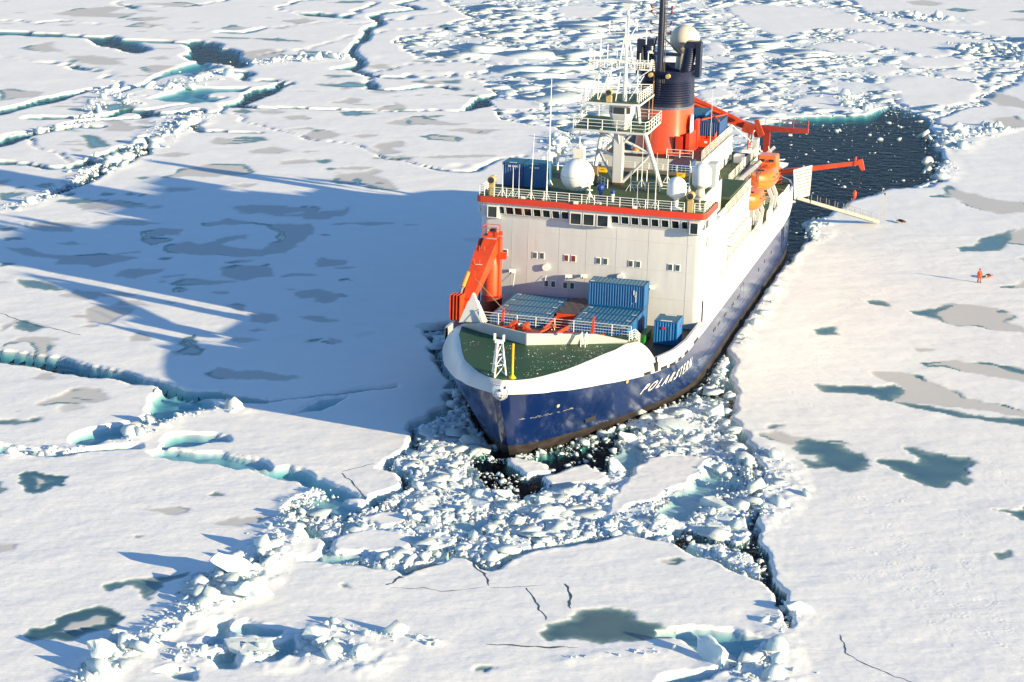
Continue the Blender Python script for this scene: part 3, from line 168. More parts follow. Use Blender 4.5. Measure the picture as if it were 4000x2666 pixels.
ZONES=[('x',[(-2.67,4.19),(-2.98,6.98),(-1.8,8.15),(-0.64,8.33),(0.8,6.43),(2.17,6.93),(4.09,11.08),(6.32,14.43),(8.38,18.84),(9.92,18.88),(9.77,16.74),(8.54,14.74),(9.14,13.45),(9.14,9.5),(9.28,7.63),(10.42,5.24),(8.81,6.51),(7.92,7.13),(5.78,4.47),(5.26,1.97),(5.53,-0.18),(5.18,-2.08),(4.31,-4.13),(3.71,-3.48),(2.61,-2.13),(1.31,-2.61),(0.18,-1.69),(-0.82,0.2),(-1.84,2.13)]),('t',[(19.13,11.57),(21.28,10.93),(22.13,8.45),(22.44,4.06),(21.73,2.49),(21.0,2.66),(19.9,-1.17),(20.23,-4.37),(18.89,-4.44),(17.54,-4.52),(16.3,-2.48),(16.58,0.18),(17.4,3.1),(18.09,6.96)]),('t',[(9.28,9.55),(9.24,12.98),(10.26,13.86),(12.05,12.53),(12.4,10.22),(12.35,5.03),(11.74,3.89),(10.5,8.09),(9.52,9.16)]),('t',[(-2.9,2.21),(-2.35,3.35),(-0.82,0.2),(0.18,-1.69),(-0.53,-4.16),(-1.17,-3.95),(-0.98,-1.22)]),('t',[(-1.04,-12.5),(1.69,-11.52),(4.02,-10.07),(5.17,-9.25),(3.09,-11.61),(3.23,-13.93),(2.6,-14.54),(0.83,-13.22)]),('t',[(-6.94,-11.58),(-5.82,-9.92),(-4.93,-9.18),(-4.68,-10.76),(-6.19,-12.13)]),('t',[(-7.57,-22.71),(-5.32,-22.28),(-4.14,-22.59),(-4.03,-23.64),(-6.78,-24.79)]),('t',[(0.93,-21.15),(1.24,-18.83),(2.13,-17.39),(2.51,-19.49),(2.08,-21.46)]),('x',[(18.53,-9.36),(20.24,-7.96),(22.38,-8.75),(24.91,-9.76),(26.15,-7.78),(26.82,-8.7),(27.74,-11.73),(28.47,-13.65),(29.07,-15.91),(30.09,-18.64),(30.64,-20.77),(30.25,-20.58),(29.39,-18.88),(28.53,-16.45),(27.76,-13.9),(26.23,-11.53),(23.8,-9.39),(21.34,-10.27)]),('x',[(10.81,138.54),(3.65,148.51),(8.52,125.44),(11.68,106.98),(12.82,93.64),(13.31,101.57),(13.68,110.94),(14.29,117.66),(12.87,124.95),(12.32,134.22)]),('x',[(-8.9,215.3),(-3.6,225.8),(8.6,235.7),(12.7,248.4),(16.8,243.8),(21.9,235.8),(23.7,220.8),(25.3,203.3),(26.4,195.3),(27.9,186.2),(26.7,177.9),(28.6,169.8),(24.1,160.8),(19.7,156.1),(17.0,145.6),(14.5,133.3),(13.0,129.0),(13.3,120.0),(13.1,115.5),(10.2,119.8),(2.8,154.3),(-5.1,181.1)])]
TRACKS=[[(29.46,139.07),(28.13,127.93),(26.68,119.55),(26.7,108.07),(24.59,98.43),(23.83,88.94),(23.49,78.52),(25.09,69.59),(26.19,64.73),(25.23,59.28),(23.73,50.45),(23.35,44.46),(22.36,39.72),(23.62,35.41),(25.36,33.17),(28.62,31.0),(32.78,28.19),(37.49,26.25)],[(23.7,106.84),(24.2,100.18),(23.82,92.54),(23.29,81.79)],[(34.86,109.43),(30.42,100.8),(26.81,86.62),(23.94,77.88)],[(32.17,7.16),(34.13,4.41),(35.55,1.16),(36.92,-1.97),(38.2,-4.62),(39.54,-8.26),(40.53,-11.15),(42.0,-14.44),(43.39,-17.28),(44.78,-20.63),(46.64,-23.35),(48.97,-25.78)],[(33.51,6.33),(35.89,0.46),(37.6,-3.68),(37.63,-6.72),(38.94,-12.77),(40.29,-17.05),(41.96,-21.61)],[(40.53,-11.15),(41.87,-15.83),(43.16,-17.36),(43.2,-21.18),(44.62,-27.29)],[(42.43,6.99),(42.85,0.55),(43.68,-4.56),(44.11,-11.63),(45.47,-16.55),(47.66,-20.86)],[(46.15,-13.65),(46.46,-17.5),(47.42,-20.64)],[(42.02,24.95),(44.42,20.88),(45.6,17.04),(44.83,12.66)],[(32.29,-10.11),(33.9,-7.68),(35.75,-7.02),(37.59,-8.96),(36.38,-12.97),(34.67,-14.28)],[(35.86,-13.86),(38.07,-11.31),(40.39,-9.42),(41.61,-12.52)],[(35.3,3.56),(37.07,6.33),(37.65,7.4)]]
RIDGES=[(0.93,[(-12.5,-8.7,2.94),(-13.3,-12.4,4.1),(-12.4,-18.1,4.44),(-11.8,-22.1,4.82),(-11.7,-26.5,4.59),(-11.9,-30.1,6.76),(-12.8,-32.8,6.07),(-12.5,-36.9,5.3),(-12.7,-40.7,4.16),(-13.5,-43.4,4.04),(-13.9,-47.0,4.31),(-14.4,-49.7,3.77),(-14.2,-52.2,4.05),(-14.0,-54.0,3.95)]),(0.68,[(-2.5,-41.6,6.58),(-0.4,-40.9,5.7),(2.6,-42.4,5.53)]),(0.56,[(-10.4,-46.9,4.67),(-8.6,-44.3,5.66),(-6.3,-42.6,4.83),(-3.4,-43.9,4.7)]),(0.56,[(-2.0,-37.5,2.76),(1.2,-37.6,3.63),(4.3,-37.7,2.69),(7.2,-37.6,1.33)]),(0.37,[(16.5,-37.5,1.07),(20.5,-35.0,1.31),(24.1,-32.9,1.56)]),(0.74,[(31.3,-30.2,2.7),(30.2,-31.7,5.77),(30.0,-34.6,6.86),(31.2,-36.4,6.26)]),(0.43,[(31.4,-22.1,3.72),(30.9,-24.5,3.62),(31.1,-27.2,3.04)]),(0.56,[(22.0,16.1,6.06),(23.1,11.1,8.66),(23.3,6.6,10.35),(24.5,1.8,7.86),(25.3,-2.5,5.63)]),(0.43,[(-29.5,10.8,2.89),(-32.4,9.5,2.46),(-33.7,7.1,2.42),(-34.7,3.5,3.54),(-35.4,0.2,2.3)]),(0.5,[(-37.9,-5.6,1.46),(-40.3,-6.5,1.83),(-42.7,-7.4,1.83),(-43.7,-9.7,2.16)]),(0.43,[(-35.5,3.8,3.55),(-35.6,0.7,3.07),(-35.9,-3.4,1.48)]),(0.5,[(-109.8,181.7,8.67),(-108.7,170.5,12.32),(-105.6,157.4,7.66),(-103.9,146.2,7.22),(-102.4,137.3,6.87),(-100.5,124.5,8.54),(-100.0,116.2,7.13),(-97.8,106.4,4.8),(-97.7,101.3,5.59),(-98.0,92.5,5.32),(-99.4,88.4,5.21)]),(0.5,[(-111.1,268.0,12.58),(-117.9,261.6,12.37),(-123.6,253.0,10.03),(-126.2,246.1,9.8)]),(0.43,[(-127.4,232.2,11.13),(-128.0,221.8,8.88),(-126.9,210.2,10.14),(-129.1,202.2,9.82)]),(0.37,[(-124.4,182.8,5.95),(-138.0,201.3,4.96),(-123.3,161.8,5.39),(-124.9,155.6,5.25),(-126.6,147.7,5.06)]),(0.5,[(13.5,128.7,5.42),(13.4,122.9,5.22),(14.6,116.7,4.18),(13.7,110.9,3.22),(13.4,102.6,3.06),(13.2,93.8,3.59),(13.0,84.6,4.05),(12.9,74.3,4.38),(12.8,66.3,4.72),(12.9,59.5,4.48),(13.1,53.9,5.35)]),(0.56,[(35.4,230.1,9.16),(30.2,220.0,11.69),(26.5,212.8,12.73),(27.5,199.2,9.24)]),(0.43,[(27.9,186.2,4.94),(27.9,175.4,6.98),(28.8,169.9,4.51)]),(0.74,[(20.8,345.7,10.01),(25.7,358.1,20.9),(31.6,351.3,20.31),(36.0,334.7,14.28)]),(0.56,[(-39.7,186.0,7.97),(-37.9,174.6,7.5),(-37.1,165.1,7.13)]),(0.43,[(-53.5,223.2,6.46),(-51.1,217.8,4.71)]),(0.62,[(-0.2,258.0,7.14),(3.6,252.9,8.7),(7.2,240.3,6.55)]),(0.62,[(-9.8,423.1,16.65),(1.2,420.6,19.7),(12.3,414.1,19.16)])]
# ------------------------------------------------------------------ sea ice: fields
ES = (0.96487, 0.26273); ET = (-0.26273, 0.96487)
def st2xy(s, t): return CAM[0] + s*ES[0] + t*ET[0], CAM[1] + s*ES[1] + t*ET[1]
def xy2t(x, y): return (x-CAM[0])*ET[0] + (y-CAM[1])*ET[1]
_perm = np.random.default_rng(3).permutation(4096).astype(np.int64)
_gx = np.cos(np.arange(4096)*2*PI/4096); _gy = np.sin(np.arange(4096)*2*PI/4096)
def pn(x, y, seed=0):
    """2-D gradient noise, about -1..1"""
    x = x + seed*17.31; y = y + seed*9.73
    xi = np.floor(x).astype(np.int64); yi = np.floor(y).astype(np.int64); xf = x-xi; yf = y-yi
    def gr(a, b, dx, dy):
        h = _perm[(_perm[a & 4095] + b) & 4095]
        return _gx[h]*dx + _gy[h]*dy
    u = xf*xf*xf*(xf*(xf*6-15)+10); v = yf*yf*yf*(yf*(yf*6-15)+10)
    a = gr(xi,yi,xf,yf); b = gr(xi+1,yi,xf-1,yf); c = gr(xi,yi+1,xf,yf-1); d = gr(xi+1,yi+1,xf-1,yf-1)
    return 1.5*((a*(1-u)+b*u)*(1-v) + (c*(1-u)+d*u)*v)
def sdist(x, y, poly, pad=6.0):
    """signed distance (+ inside) of points to a polygon, -pad where farther than pad"""
    p = np.array(poly); out = np.full(x.shape, -pad)
    k = np.where((x > p[:,0].min()-pad) & (x < p[:,0].max()+pad) & (y > p[:,1].min()-pad) & (y < p[:,1].max()+pad))[0]
    if len(k) == 0: return out
    X = x[k]; Y = y[k]; d = np.full(len(k), pad*pad); ins = np.zeros(len(k), bool)
    for (ax,ay),(bx,by) in zip(p, np.roll(p,-1,0)):
        ex, ey = bx-ax, by-ay; L = ex*ex+ey*ey+1e-9
        q = np.where((Y > min(ay,by)-pad) & (Y < max(ay,by)+pad) & (X > min(ax,bx)-pad) & (X < max(ax,bx)+pad))[0]
        xx = X[q]-ax; yy = Y[q]-ay; tt = np.clip((xx*ex+yy*ey)/L, 0, 1)
        d[q] = np.minimum(d[q], (xx-tt*ex)**2+(yy-tt*ey)**2)
        c = ((ay > Y) != (by > Y)) & (X < ex*(Y-ay)/(ey if abs(ey) > 1e-9 else 1e-9)+ax)
        ins ^= c
    d = np.sqrt(d); out[k] = np.where(ins, d, -d); return out
def ldist(x, y, pts, pad=6.0):
    """half width minus distance to a polyline of (x, y, width)"""
    out = np.full(x.shape, -pad)
    for (ax,ay,aw),(bx,by,bw) in zip(pts, pts[1:]):
        m = max(aw,bw)/2+pad
        k = np.where((x > min(ax,bx)-m) & (x < max(ax,bx)+m) & (y > min(ay,by)-m) & (y < max(ay,by)+m))[0]
        if len(k) == 0: continue
        ex, ey = bx-ax, by-ay; L = ex*ex+ey*ey+1e-9
        xx = x[k]-ax; yy = y[k]-ay; tt = np.clip((xx*ex+yy*ey)/L, 0, 1)
        d = np.hypot(xx-tt*ex, yy-tt*ey)
        out[k] = np.maximum(out[k], (aw+(bw-aw)*tt)/2-d)
    return out
def sst(a, b, v):
    t = np.clip((v-a)/(b-a), 0, 1); return t*t*(3-2*t)
def worley(x, y, s, seed):
    """jittered cells: distance to nearest and second nearest seed, offset from the seed, random number of the cell"""
    u = x/s; v = y/s; ui = np.floor(u).astype(np.int64); vi = np.floor(v).astype(np.int64)
    f1 = np.full(x.shape, 9.0); f2 = np.full(x.shape, 9.0); ox = np.zeros(x.shape); oy = np.zeros(x.shape); rd = np.zeros(x.shape, np.int64)
    for a in (-1,0,1):
        for b_ in (-1,0,1):
            h = _perm[(_perm[(ui+a+seed*131) & 4095] + vi+b_+seed*57) & 4095]; h2 = _perm[(h*7+13) & 4095]
            dx = u-(ui+a+0.1+0.8*h/4096); dy = v-(vi+b_+0.1+0.8*h2/4096); d = np.hypot(dx, dy)
            c = d < f1; f2 = np.where(c, f1, np.minimum(f2, d)); f1 = np.where(c, d, f1); ox = np.where(c, dx*s, ox); oy = np.where(c, dy*s, oy); rd = np.where(c, h, rd)
    return (f2-f1)*0.5*s, ox, oy, rd
HULLPOLY = [(0,7),(2.3,9.7),(4.1,12.9),(5.9,16.4),(7.6,20.5),(9.3,24.9),(11,29.9),(12.2,34.8),(12.6,39.7),(12.6,98),(12,108),(8,114),(-8,114),(-12,108),(-12.6,98),(-12.6,39.7),(-12.2,34.8),(-11,29.9),(-9.3,24.9),(-7.6,20.5),(-5.9,16.4),(-4.1,12.9),(-2.3,9.7)]

def ice_fields(x, y, floes=True):
    t = xy2t(x, y); fs = np.clip(t/190.0, 1.0, 3.0)
    wx = x + 0.55*fs*pn(x/(2.6*fs), y/(2.6*fs), 1) + 0.13*fs*pn(x/(0.9*fs), y/(0.9*fs), 2)
    wy = y + 0.55*fs*pn(x/(2.6*fs), y/(2.6*fs), 3) + 0.13*fs*pn(x/(0.9*fs), y/(0.9*fs), 4)
    wd = np.full(x.shape, -6.0); dep = np.zeros(x.shape)
    for d, p in WATER[:-1]:
        q = sdist(wx, wy, p); k = q > wd; wd[k] = q[k]; dep[k] = d
    for d, p in LEADS:
        q = ldist(wx, wy, p); k = q > wd; wd[k] = q[k]; dep[k] = d
    sea = sdist(wx, wy, WATER[-1][1], 14.0)
    k = sea > wd; wd = np.maximum(wd, sea); dep[k] = WATER[-1][0]
    wide = dep.copy()
    net = sst(300, 350, t)*sst(-15, -40, x)*(sea < -4)
    ql = (0.004 + 0.028*np.clip(pn(x/30, y/30, 63), 0, 1) - np.abs(pn(x/42, y/66, 61) + 0.12*pn(x/9, y/11, 62)))*26
    ql = np.where(net > 0.5, ql, -6); k = ql > wd; wd[k] = ql[k]; dep[k] = 1.6
    fl = np.full(x.shape, -14.0); fid = np.full(x.shape, -1)
    if floes:
        for i,(nm,p) in enumerate(FLOES):
            q = sdist(wx, wy, p, 8.0); k = q > fl; fl[k] = q[k]; fid[k] = i
        wd = np.where(sea > 0, np.minimum(wd, np.where(fl > -8, -fl, 99)), wd)
    # zones in the brash sea
    X = np.full(x.shape, -6.0); T = np.full(x.shape, -6.0)
    for kd, p in ZONES:
        q = sdist(wx, wy, p)
        if kd == 'x': X = np.maximum(X, q)
        else: T = np.maximum(T, q)
    near = sst(70, 30, y + 0.35*x) * sst(380, 300, t)              # rubble packed round the bow
    rub = sst(0.0, 1.2, sea) * (1-sst(-0.3, 0.5, X)) * (1-sst(-0.3, 0.6, T)) * near
    ridge = np.zeros(x.shape)
    for hh, p in RIDGES:
        q = ldist(wx, wy, p, 2.0); w = sst(-1.0, 1.6, q); ridge = np.maximum(ridge, w*hh)
    # snow relief
    dr = x*0.88 + y*0.47; dc = -x*0.47 + y*0.88                    # wind direction of the drifts
    snow = 0.26 + 0.06*pn(dr/15, dc/9, 11) + 0.030*pn(dr/4.2, dc/2.4, 12) + 0.014*pn(dr/1.5, dc/1.0, 13) + 0.008*pn(x/0.55, y/0.55, 14)
    e = -wd
    lump = sst(1.3, 0.1, e) * 0.06*np.clip(pn(x/(0.9*fs), y/(0.9*fs), 15)+0.1, 0, 1) * sst(0.4, 1.0, wide)
    top = snow + lump*np.where(wd > -1.5, 1, 0)
    rr = 0.45*pn(x/1.9, y/1.9, 21) + 0.28*pn(x/0.75, y/0.75, 22) + 0.22*np.abs(pn(x/0.36, y/0.36, 23)) + 0.10*pn(x/0.2, y/0.2, 25)
    top = top + np.where(ridge > 0.02, ridge*(0.12 + 0.42*np.clip(rr+0.2, 0, 2)), 0)
    under = -0.10 - np.minimum(np.maximum(wd, 0)*np.where(dep > 1.4, 4.0, 1.3), np.where(dep > 1.4, dep, dep*0.5+0.05)) + 0.12*pn(x/1.7, y/1.7, 16)
    under = np.where(fl > -1.3, np.maximum(under, -0.10 - np.minimum(np.maximum(wd, 0)*1.6, 0.8)), under)
    under = np.where(T > 0.0, np.minimum(-0.15, -0.10-np.minimum(T*0.4, 0.26) + 0.12*pn(x/2, y/2, 17)), under)
    ew = sst(-0.26*fs, 0.14*fs, wd); h = top*(1-ew) + under*ew
    rh = np.zeros(x.shape); k = np.where((rub > 0.02) & (wd > 0))[0]
    if len(k):
        X_ = x[k] + 0.18*pn(x[k]/0.9, y[k]/0.9, 81); Y_ = y[k] + 0.18*pn(x[k]/0.9, y[k]/0.9, 82)
        def mosaic(s, seed, zr, tl, gap):
            e, ox, oy, rd = worley(X_, Y_, s, seed); r1 = rd/4096; r2 = _perm[(rd*3+7) & 4095]/4096; r3 = _perm[(rd*5+19) & 4095]/4096
            top_ = 0.06 + zr*r1 + (r2-0.5)*tl*ox + (r3-0.5)*tl*oy
            return np.where(e > gap*(0.4+r2), top_, -0.12), r1, r3
        big, b1, b3 = mosaic(2.7, 1, 0.16, 0.18, 0.14); mid, m1, m3 = mosaic(1.15, 2, 0.22, 0.38, 0.08); sml, s1, s3 = mosaic(0.5, 3, 0.22, 0.5, 0.045)
        r_ = np.where(b3 > 0.45, big, np.where(m3 > 0.35, mid, sml)) + 0.05*rr[k] + 0.10*pn(x[k]/4, y[k]/4, 24)
        rh[k] = r_
    h = np.where((wd > 0) & (rub > 0.02), h*(1-rub) + rub*np.maximum(rh, -0.5), h)
    slush = (sea > 0.5)*(1-sst(-0.5,0.8,X))*(1-near)*(T < 0)
    sl = 0.07*pn(x/5, y/7, 26) + 0.07*pn(x/2.2, y/2.6, 27) + 0.05*pn(x/1.0, y/1.2, 28) + 0.09*pn(x/25, y/30, 29) + 0.07
    h = np.where((wd > 0.2) & (slush > 0.3), np.maximum(sl, -0.7), h)
    # ponds
    pond = np.zeros(x.shape); opn = np.zeros(x.shape)
    px = x + 0.5*fs*pn(x/(2.0*fs), y/(2.0*fs), 31) + 0.25*fs*pn(x/(0.7*fs), y/(0.7*fs), 32)
    py = y + 0.5*fs*pn(x/(2.0*fs), y/(2.0*fs), 33) + 0.25*fs*pn(x/(0.7*fs), y/(0.7*fs), 34)
    soft = 0.25*fs
    for kd, p in PONDS:
        q = sdist(px, py, p, 3.0)
        w = sst(-0.28*fs, 0.12*fs, q); pond = np.maximum(pond, w)
        if kd == 'd': o = sst(-0.12*fs, 0.10*fs, q)*(0.5+0.5*sst(0.0, 1.0*fs, q + 0.3*pn(x/2.2, y/2.2, 38)))*(0.88+0.12*pn(x/3, y/2.4, 39))
        elif kd == 'm': o = w*sst(1.5, 0.8, q + 0.5*pn(x/1.2, y/1.2, 35))
        else: o = w*0.9*sst(0.42*fs, 0.16*fs, q)*sst(0.12, 0.5, pn(x/(5*fs), y/(5*fs), 36))
        opn = np.maximum(opn, o)
    # scattered small frozen ponds on the far pack
    far = sst(170, 210, t)*(sea < -3)*(wd < -1.5)*sst(-20, -45, x)
    q = pn(dr/11, dc/7.5, 41) + 0.5*pn(dr/4, dc/3, 42) - 0.74
    w = far*sst(0.0, 0.06, q); pond = np.maximum(pond, w)
    pond = np.where(wd < -0.05, pond, 0)
    opn = np.minimum(opn, pond)
    opn = np.where((wd > 0.05*fs) & (dep > 1.4) & (T < -0.2) & (h < -0.02) & ((dep < 3.9) | (X > -0.6)), 1.0, opn)  # submerged lead walls coloured dark, painting in the shade of the deep leads
    h = np.where(pond > 0, h*(1-pond) + pond*((0.215 - 0.04*opn) + 0.003*pn(x, y, 37)), h)
    trk = np.zeros(x.shape)
    if floes:
        for p in TRACKS:
            d_ = ldist(x + 0.5*pn(x/3, y/3, 71), y + 0.5*pn(x/3, y/3, 72), [(a,b_,0.9) for a,b_ in p], 1.5); trk = np.maximum(trk, sst(-0.6, 0.3, d_))
        trk = trk*sst(-0.25, 0.35, pn(x/1.3, y/1.3, 74))*0.75
        h = h + trk*0.012*pn(x/0.5, y/0.5, 73)
    hull = sdist(x, y, HULLPOLY, 6.0)
    h = np.where(hull > -0.5, np.minimum(h, -1.5), h)
    bare = np.clip(rub*(wd > 0) + np.where((wd > 0.1) & (T < 0), 0.6, 0) + 0.8*np.clip(ridge, 0, 1), 0, 1)
    return dict(dep=dep, bare=bare, trk=trk, h=h, pond=pond, opn=opn, wd=wd, sea=sea, X=X, T=T, fid=fid, fl=fl, rub=rub, hull=hull, t=t)

# ------------------------------------------------------------------ sea ice: material
m = bpy.data.materials.new('snow_on_sea_ice'); m.use_nodes = True; n = m.node_tree; b = n.nodes['Principled BSDF']
at = n.nodes.new('ShaderNodeAttribute'); at.attribute_name = 'cover'
sp = n.nodes.new('ShaderNodeSeparateColor'); n.links.new(at.outputs['Color'], sp.inputs[0])
tc = n.nodes.new('ShaderNodeTexCoord')
nz = n.nodes.new('ShaderNodeTexNoise'); nz.inputs['Scale'].default_value = 0.35; nz.inputs['Detail'].default_value = 5
n.links.new(tc.outputs['Object'], nz.inputs['Vector'])
r0 = n.nodes.new('ShaderNodeValToRGB'); r0.color_ramp.elements[0].color = (0.82,0.82,0.82,1); r0.color_ramp.elements[1].color = (0.90,0.895,0.89,1)
n.links.new(nz.outputs['Fac'], r0.inputs[0])
mx1 = n.nodes.new('ShaderNodeMix'); mx1.data_type = 'RGBA'; n.links.new(sp.outputs[0], mx1.inputs[0]); mx0 = n.nodes.new('ShaderNodeMix'); mx0.data_type = 'RGBA'; n.links.new(at.outputs['Alpha'], mx0.inputs[0]); n.links.new(r0.outputs[0], mx0.inputs[6]); mx0.inputs[7].default_value = (0.75,0.80,0.825,1); n.links.new(mx0.outputs[2], mx1.inputs[6]); mx1.inputs[7].default_value = (0.60,0.585,0.57,1)
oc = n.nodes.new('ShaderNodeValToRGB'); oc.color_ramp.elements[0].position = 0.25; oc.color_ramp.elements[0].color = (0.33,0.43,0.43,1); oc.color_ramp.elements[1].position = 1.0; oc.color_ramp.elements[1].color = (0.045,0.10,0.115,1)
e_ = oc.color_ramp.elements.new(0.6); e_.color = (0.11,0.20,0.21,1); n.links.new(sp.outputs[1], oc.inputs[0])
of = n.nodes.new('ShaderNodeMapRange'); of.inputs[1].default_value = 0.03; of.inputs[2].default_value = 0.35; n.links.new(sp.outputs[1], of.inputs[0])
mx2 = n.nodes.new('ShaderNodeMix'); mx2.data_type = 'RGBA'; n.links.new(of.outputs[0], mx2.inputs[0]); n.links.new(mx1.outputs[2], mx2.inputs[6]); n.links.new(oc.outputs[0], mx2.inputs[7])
n.links.new(mx2.outputs[2], b.inputs['Base Color'])
ro = n.nodes.new('ShaderNodeMapRange'); n.links.new(sp.outputs[1], ro.inputs[0]); ro.inputs[3].default_value = 0.75; ro.inputs[4].default_value = 0.12; n.links.new(ro.outputs[0], b.inputs['Roughness'])
so = n.nodes.new('ShaderNodeMapRange'); n.links.new(sp.outputs[1], so.inputs[0]); so.inputs[3].default_value = 0.12; so.inputs[4].default_value = 0.5; n.links.new(so.outputs[0], b.inputs['Specular IOR Level'])
mp = n.nodes.new('ShaderNodeMapping'); mp.inputs['Rotation'].default_value = (0,0,math.radians(-28)); mp.inputs['Scale'].default_value = (0.6,1.25,1.0); n.links.new(tc.outputs['Object'], mp.inputs[0])
b1 = n.nodes.new('ShaderNodeTexNoise'); b1.inputs['Scale'].default_value = 1.6; b1.inputs['Detail'].default_value = 6; b1.inputs['Roughness'].default_value = 0.62; n.links.new(mp.outputs[0], b1.inputs['Vector'])
iv = n.nodes.new('ShaderNodeMath'); iv.operation = 'SUBTRACT'; iv.inputs[0].default_value = 1.0; n.links.new(sp.outputs[0], iv.inputs[1])
st_ = n.nodes.new('ShaderNodeMath'); st_.operation = 'MULTIPLY'; n.links.new(iv.outputs[0], st_.inputs[0]); st_.inputs[1].default_value = 0.9
bp = n.nodes.new('ShaderNodeBump'); bp.inputs['Distance'].default_value = 0.05; n.links.new(st_.outputs[0], bp.inputs['Strength']); n.links.new(b1.outputs['Fac'], bp.inputs['Height']); vt = n.nodes.new('ShaderNodeTexVoronoi'); vt.inputs['Scale'].default_value = 2.8; n.links.new(tc.outputs['Object'], vt.inputs['Vector'])
bp2 = n.nodes.new('ShaderNodeBump'); bp2.inputs['Distance'].default_value = 0.035; n.links.new(sp.outputs[2], bp2.inputs['Strength']); n.links.new(vt.outputs['Distance'], bp2.inputs['Height']); n.links.new(bp.outputs[0], bp2.inputs['Normal'])
n.links.new(bp2.outputs[0], b.inputs['Normal'])
ICE = m
ICE_BLOCK = mat('broken_ice', (0.80,0.84,0.86), 0.6, col2=(0.56,0.66,0.71), thr=(0.4,0.65), scale=0.45, bump=0.05, bscale=2.2, spec=0.25)
def translucent(m, col, w):
    n = m.node_tree; out = n.nodes['Material Output']; b = n.nodes['Principled BSDF']; t = n.nodes.new('ShaderNodeBsdfTranslucent'); t.inputs[0].default_value = (*col, 1)
    x = n.nodes.new('ShaderNodeMixShader'); x.inputs[0].default_value = w; n.links.new(b.outputs[0], x.inputs[1]); n.links.new(t.outputs[0], x.inputs[2]); n.links.new(x.outputs[0], out.inputs['Surface'])
translucent(ICE_BLOCK, (0.66,0.85,0.95), 0.30)
ICE_BLUE = mat('bare_blue_ice', (0.66,0.79,0.85), 0.35, var=0.1, scale=1.0, bump=0.04, bscale=1.6, spec=0.4)

# ------------------------------------------------------------------ sea ice: meshes
def ice_mesh(name, V, faces, cov):
    me = bpy.data.meshes.new(name)
    me.vertices.add(len(V)); me.vertices.foreach_set('co', V.astype(np.float32).ravel())
    me.loops.add(faces.size); me.polygons.add(len(faces))
    me.loops.foreach_set('vertex_index', faces.astype(np.int32).ravel())
    me.polygons.foreach_set('loop_start', np.arange(0, faces.size, 4, dtype=np.int32))
    a = me.color_attributes.new('cover', 'FLOAT_COLOR', 'POINT'); c4 = cov.astype(np.float32); a.data.foreach_set('color', c4.ravel())
    me.update(calc_edges=True); me.validate(); me.materials.append(ICE); me.shade_smooth()
    o = bpy.data.objects.new(name, me); COL.objects.link(o); return o
def compact(V, F, C):
    u, inv = np.unique(F.ravel(), return_inverse=True); return V[u], inv.reshape(F.shape), C[u]
bands = [(116,186,-56,60,0.17,0.27), (186,290,-84,90,0.27,0.46), (290,420,-128,132,0.48,0.95), (420,660,-200,205,0.85,1.9)]
allV=[]; allF=[]; allC=[]; off=0; floeparts={}
for (t0,t1,s0,s1,ds,dt) in bands:
    ns = int(round((s1-s0)/ds))+1; nt = int(round((t1-t0)/dt))+1
    S, T_ = np.meshgrid(np.linspace(s0,s1,ns), np.linspace(t0,t1,nt)); x, y = st2xy(S.ravel(), T_.ravel())
    f = ice_fields(x, y)
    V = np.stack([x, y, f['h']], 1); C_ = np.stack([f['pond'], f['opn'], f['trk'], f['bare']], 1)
    i = np.arange(nt*ns).reshape(nt, ns)
    F_ = np.stack([i[:-1,:-1], i[:-1,1:], i[1:,1:], i[1:,:-1]], -1).reshape(-1,4)
    hm = f['h'][F_].max(1); keep = (hm > np.where((f['dep'][F_].max(1) > 1.4) & (f['T'][F_].max(1) < -0.3), -0.35, -1.9)) & (f['hull'][F_].max(1) < 1.0)
    F_ = F_[keep]
    isf = (f['sea'][F_].min(1) > 0) & (f['fl'][F_].max(1) > -1.2)
    fid = f['fid'][F_[:,0]]
    for q in range(len(FLOES)):
        G = F_[isf & (fid == q)]
        if len(G): floeparts.setdefault(q, []).append(compact(V, G, C_))
    v, g, c = compact(V, F_[~isf], C_); allV.append(v); allF.append(g+off); allC.append(c); off += len(v)
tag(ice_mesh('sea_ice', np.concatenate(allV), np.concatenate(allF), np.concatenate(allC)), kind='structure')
FLOE_LABEL = {'f1':'large flat snow covered floe at the top edge right of the tall mast','f2':'long flat floe in the upper right between two dark leads','f3':'small rounded floe left of the long upper right floe','f4':'thin flat floe lying just below the long upper right floe',
 'f5':'big oval snow covered floe with smooth rim beside the open dark water','f6':'small floe just left above the big oval floe','f7':'floe with a raised rubble rim behind the red crane boom','f8':'low snowy floe directly behind the blue container by the funnel','f9':'flat floe squeezed above the big oval floe',
 'f11':'small floe beside the right edge of the funnel','f12':'small floe near the dome behind the funnel','f13':'flat floe in the brash left of the radar mast','f14':'flat floe seen behind the lattice mast platforms','f15':'flat floe at the top edge left of the tall mast','f16':'flat floe split off by a dark crack left of the antenna poles',
 'fA':'flat ice slab touching the tip of the bow','fB':'cracked ice slab in the black water before the bow','fD':'largest smooth ice slab right of the bow beside turquoise water','fE':'small tilted ice slab left of the bow rubble','fF':'flat ice slab below the turquoise lead left of the bow'}
for q, parts in floeparts.items():
    off = 0; vs=[]; fs_=[]; cs=[]
    for v,g,c in parts: vs.append(v); fs_.append(g+off); cs.append(c); off += len(v)
    o = ice_mesh('ice_floe', np.concatenate(vs), np.concatenate(fs_), np.concatenate(cs))
    tag(o, FLOE_LABEL[FLOES[q][0]], 'ice floe', 'ice floes drifting in the broken water' if FLOES[q][0][1:].isdigit() else 'ice slabs broken off round the bow')

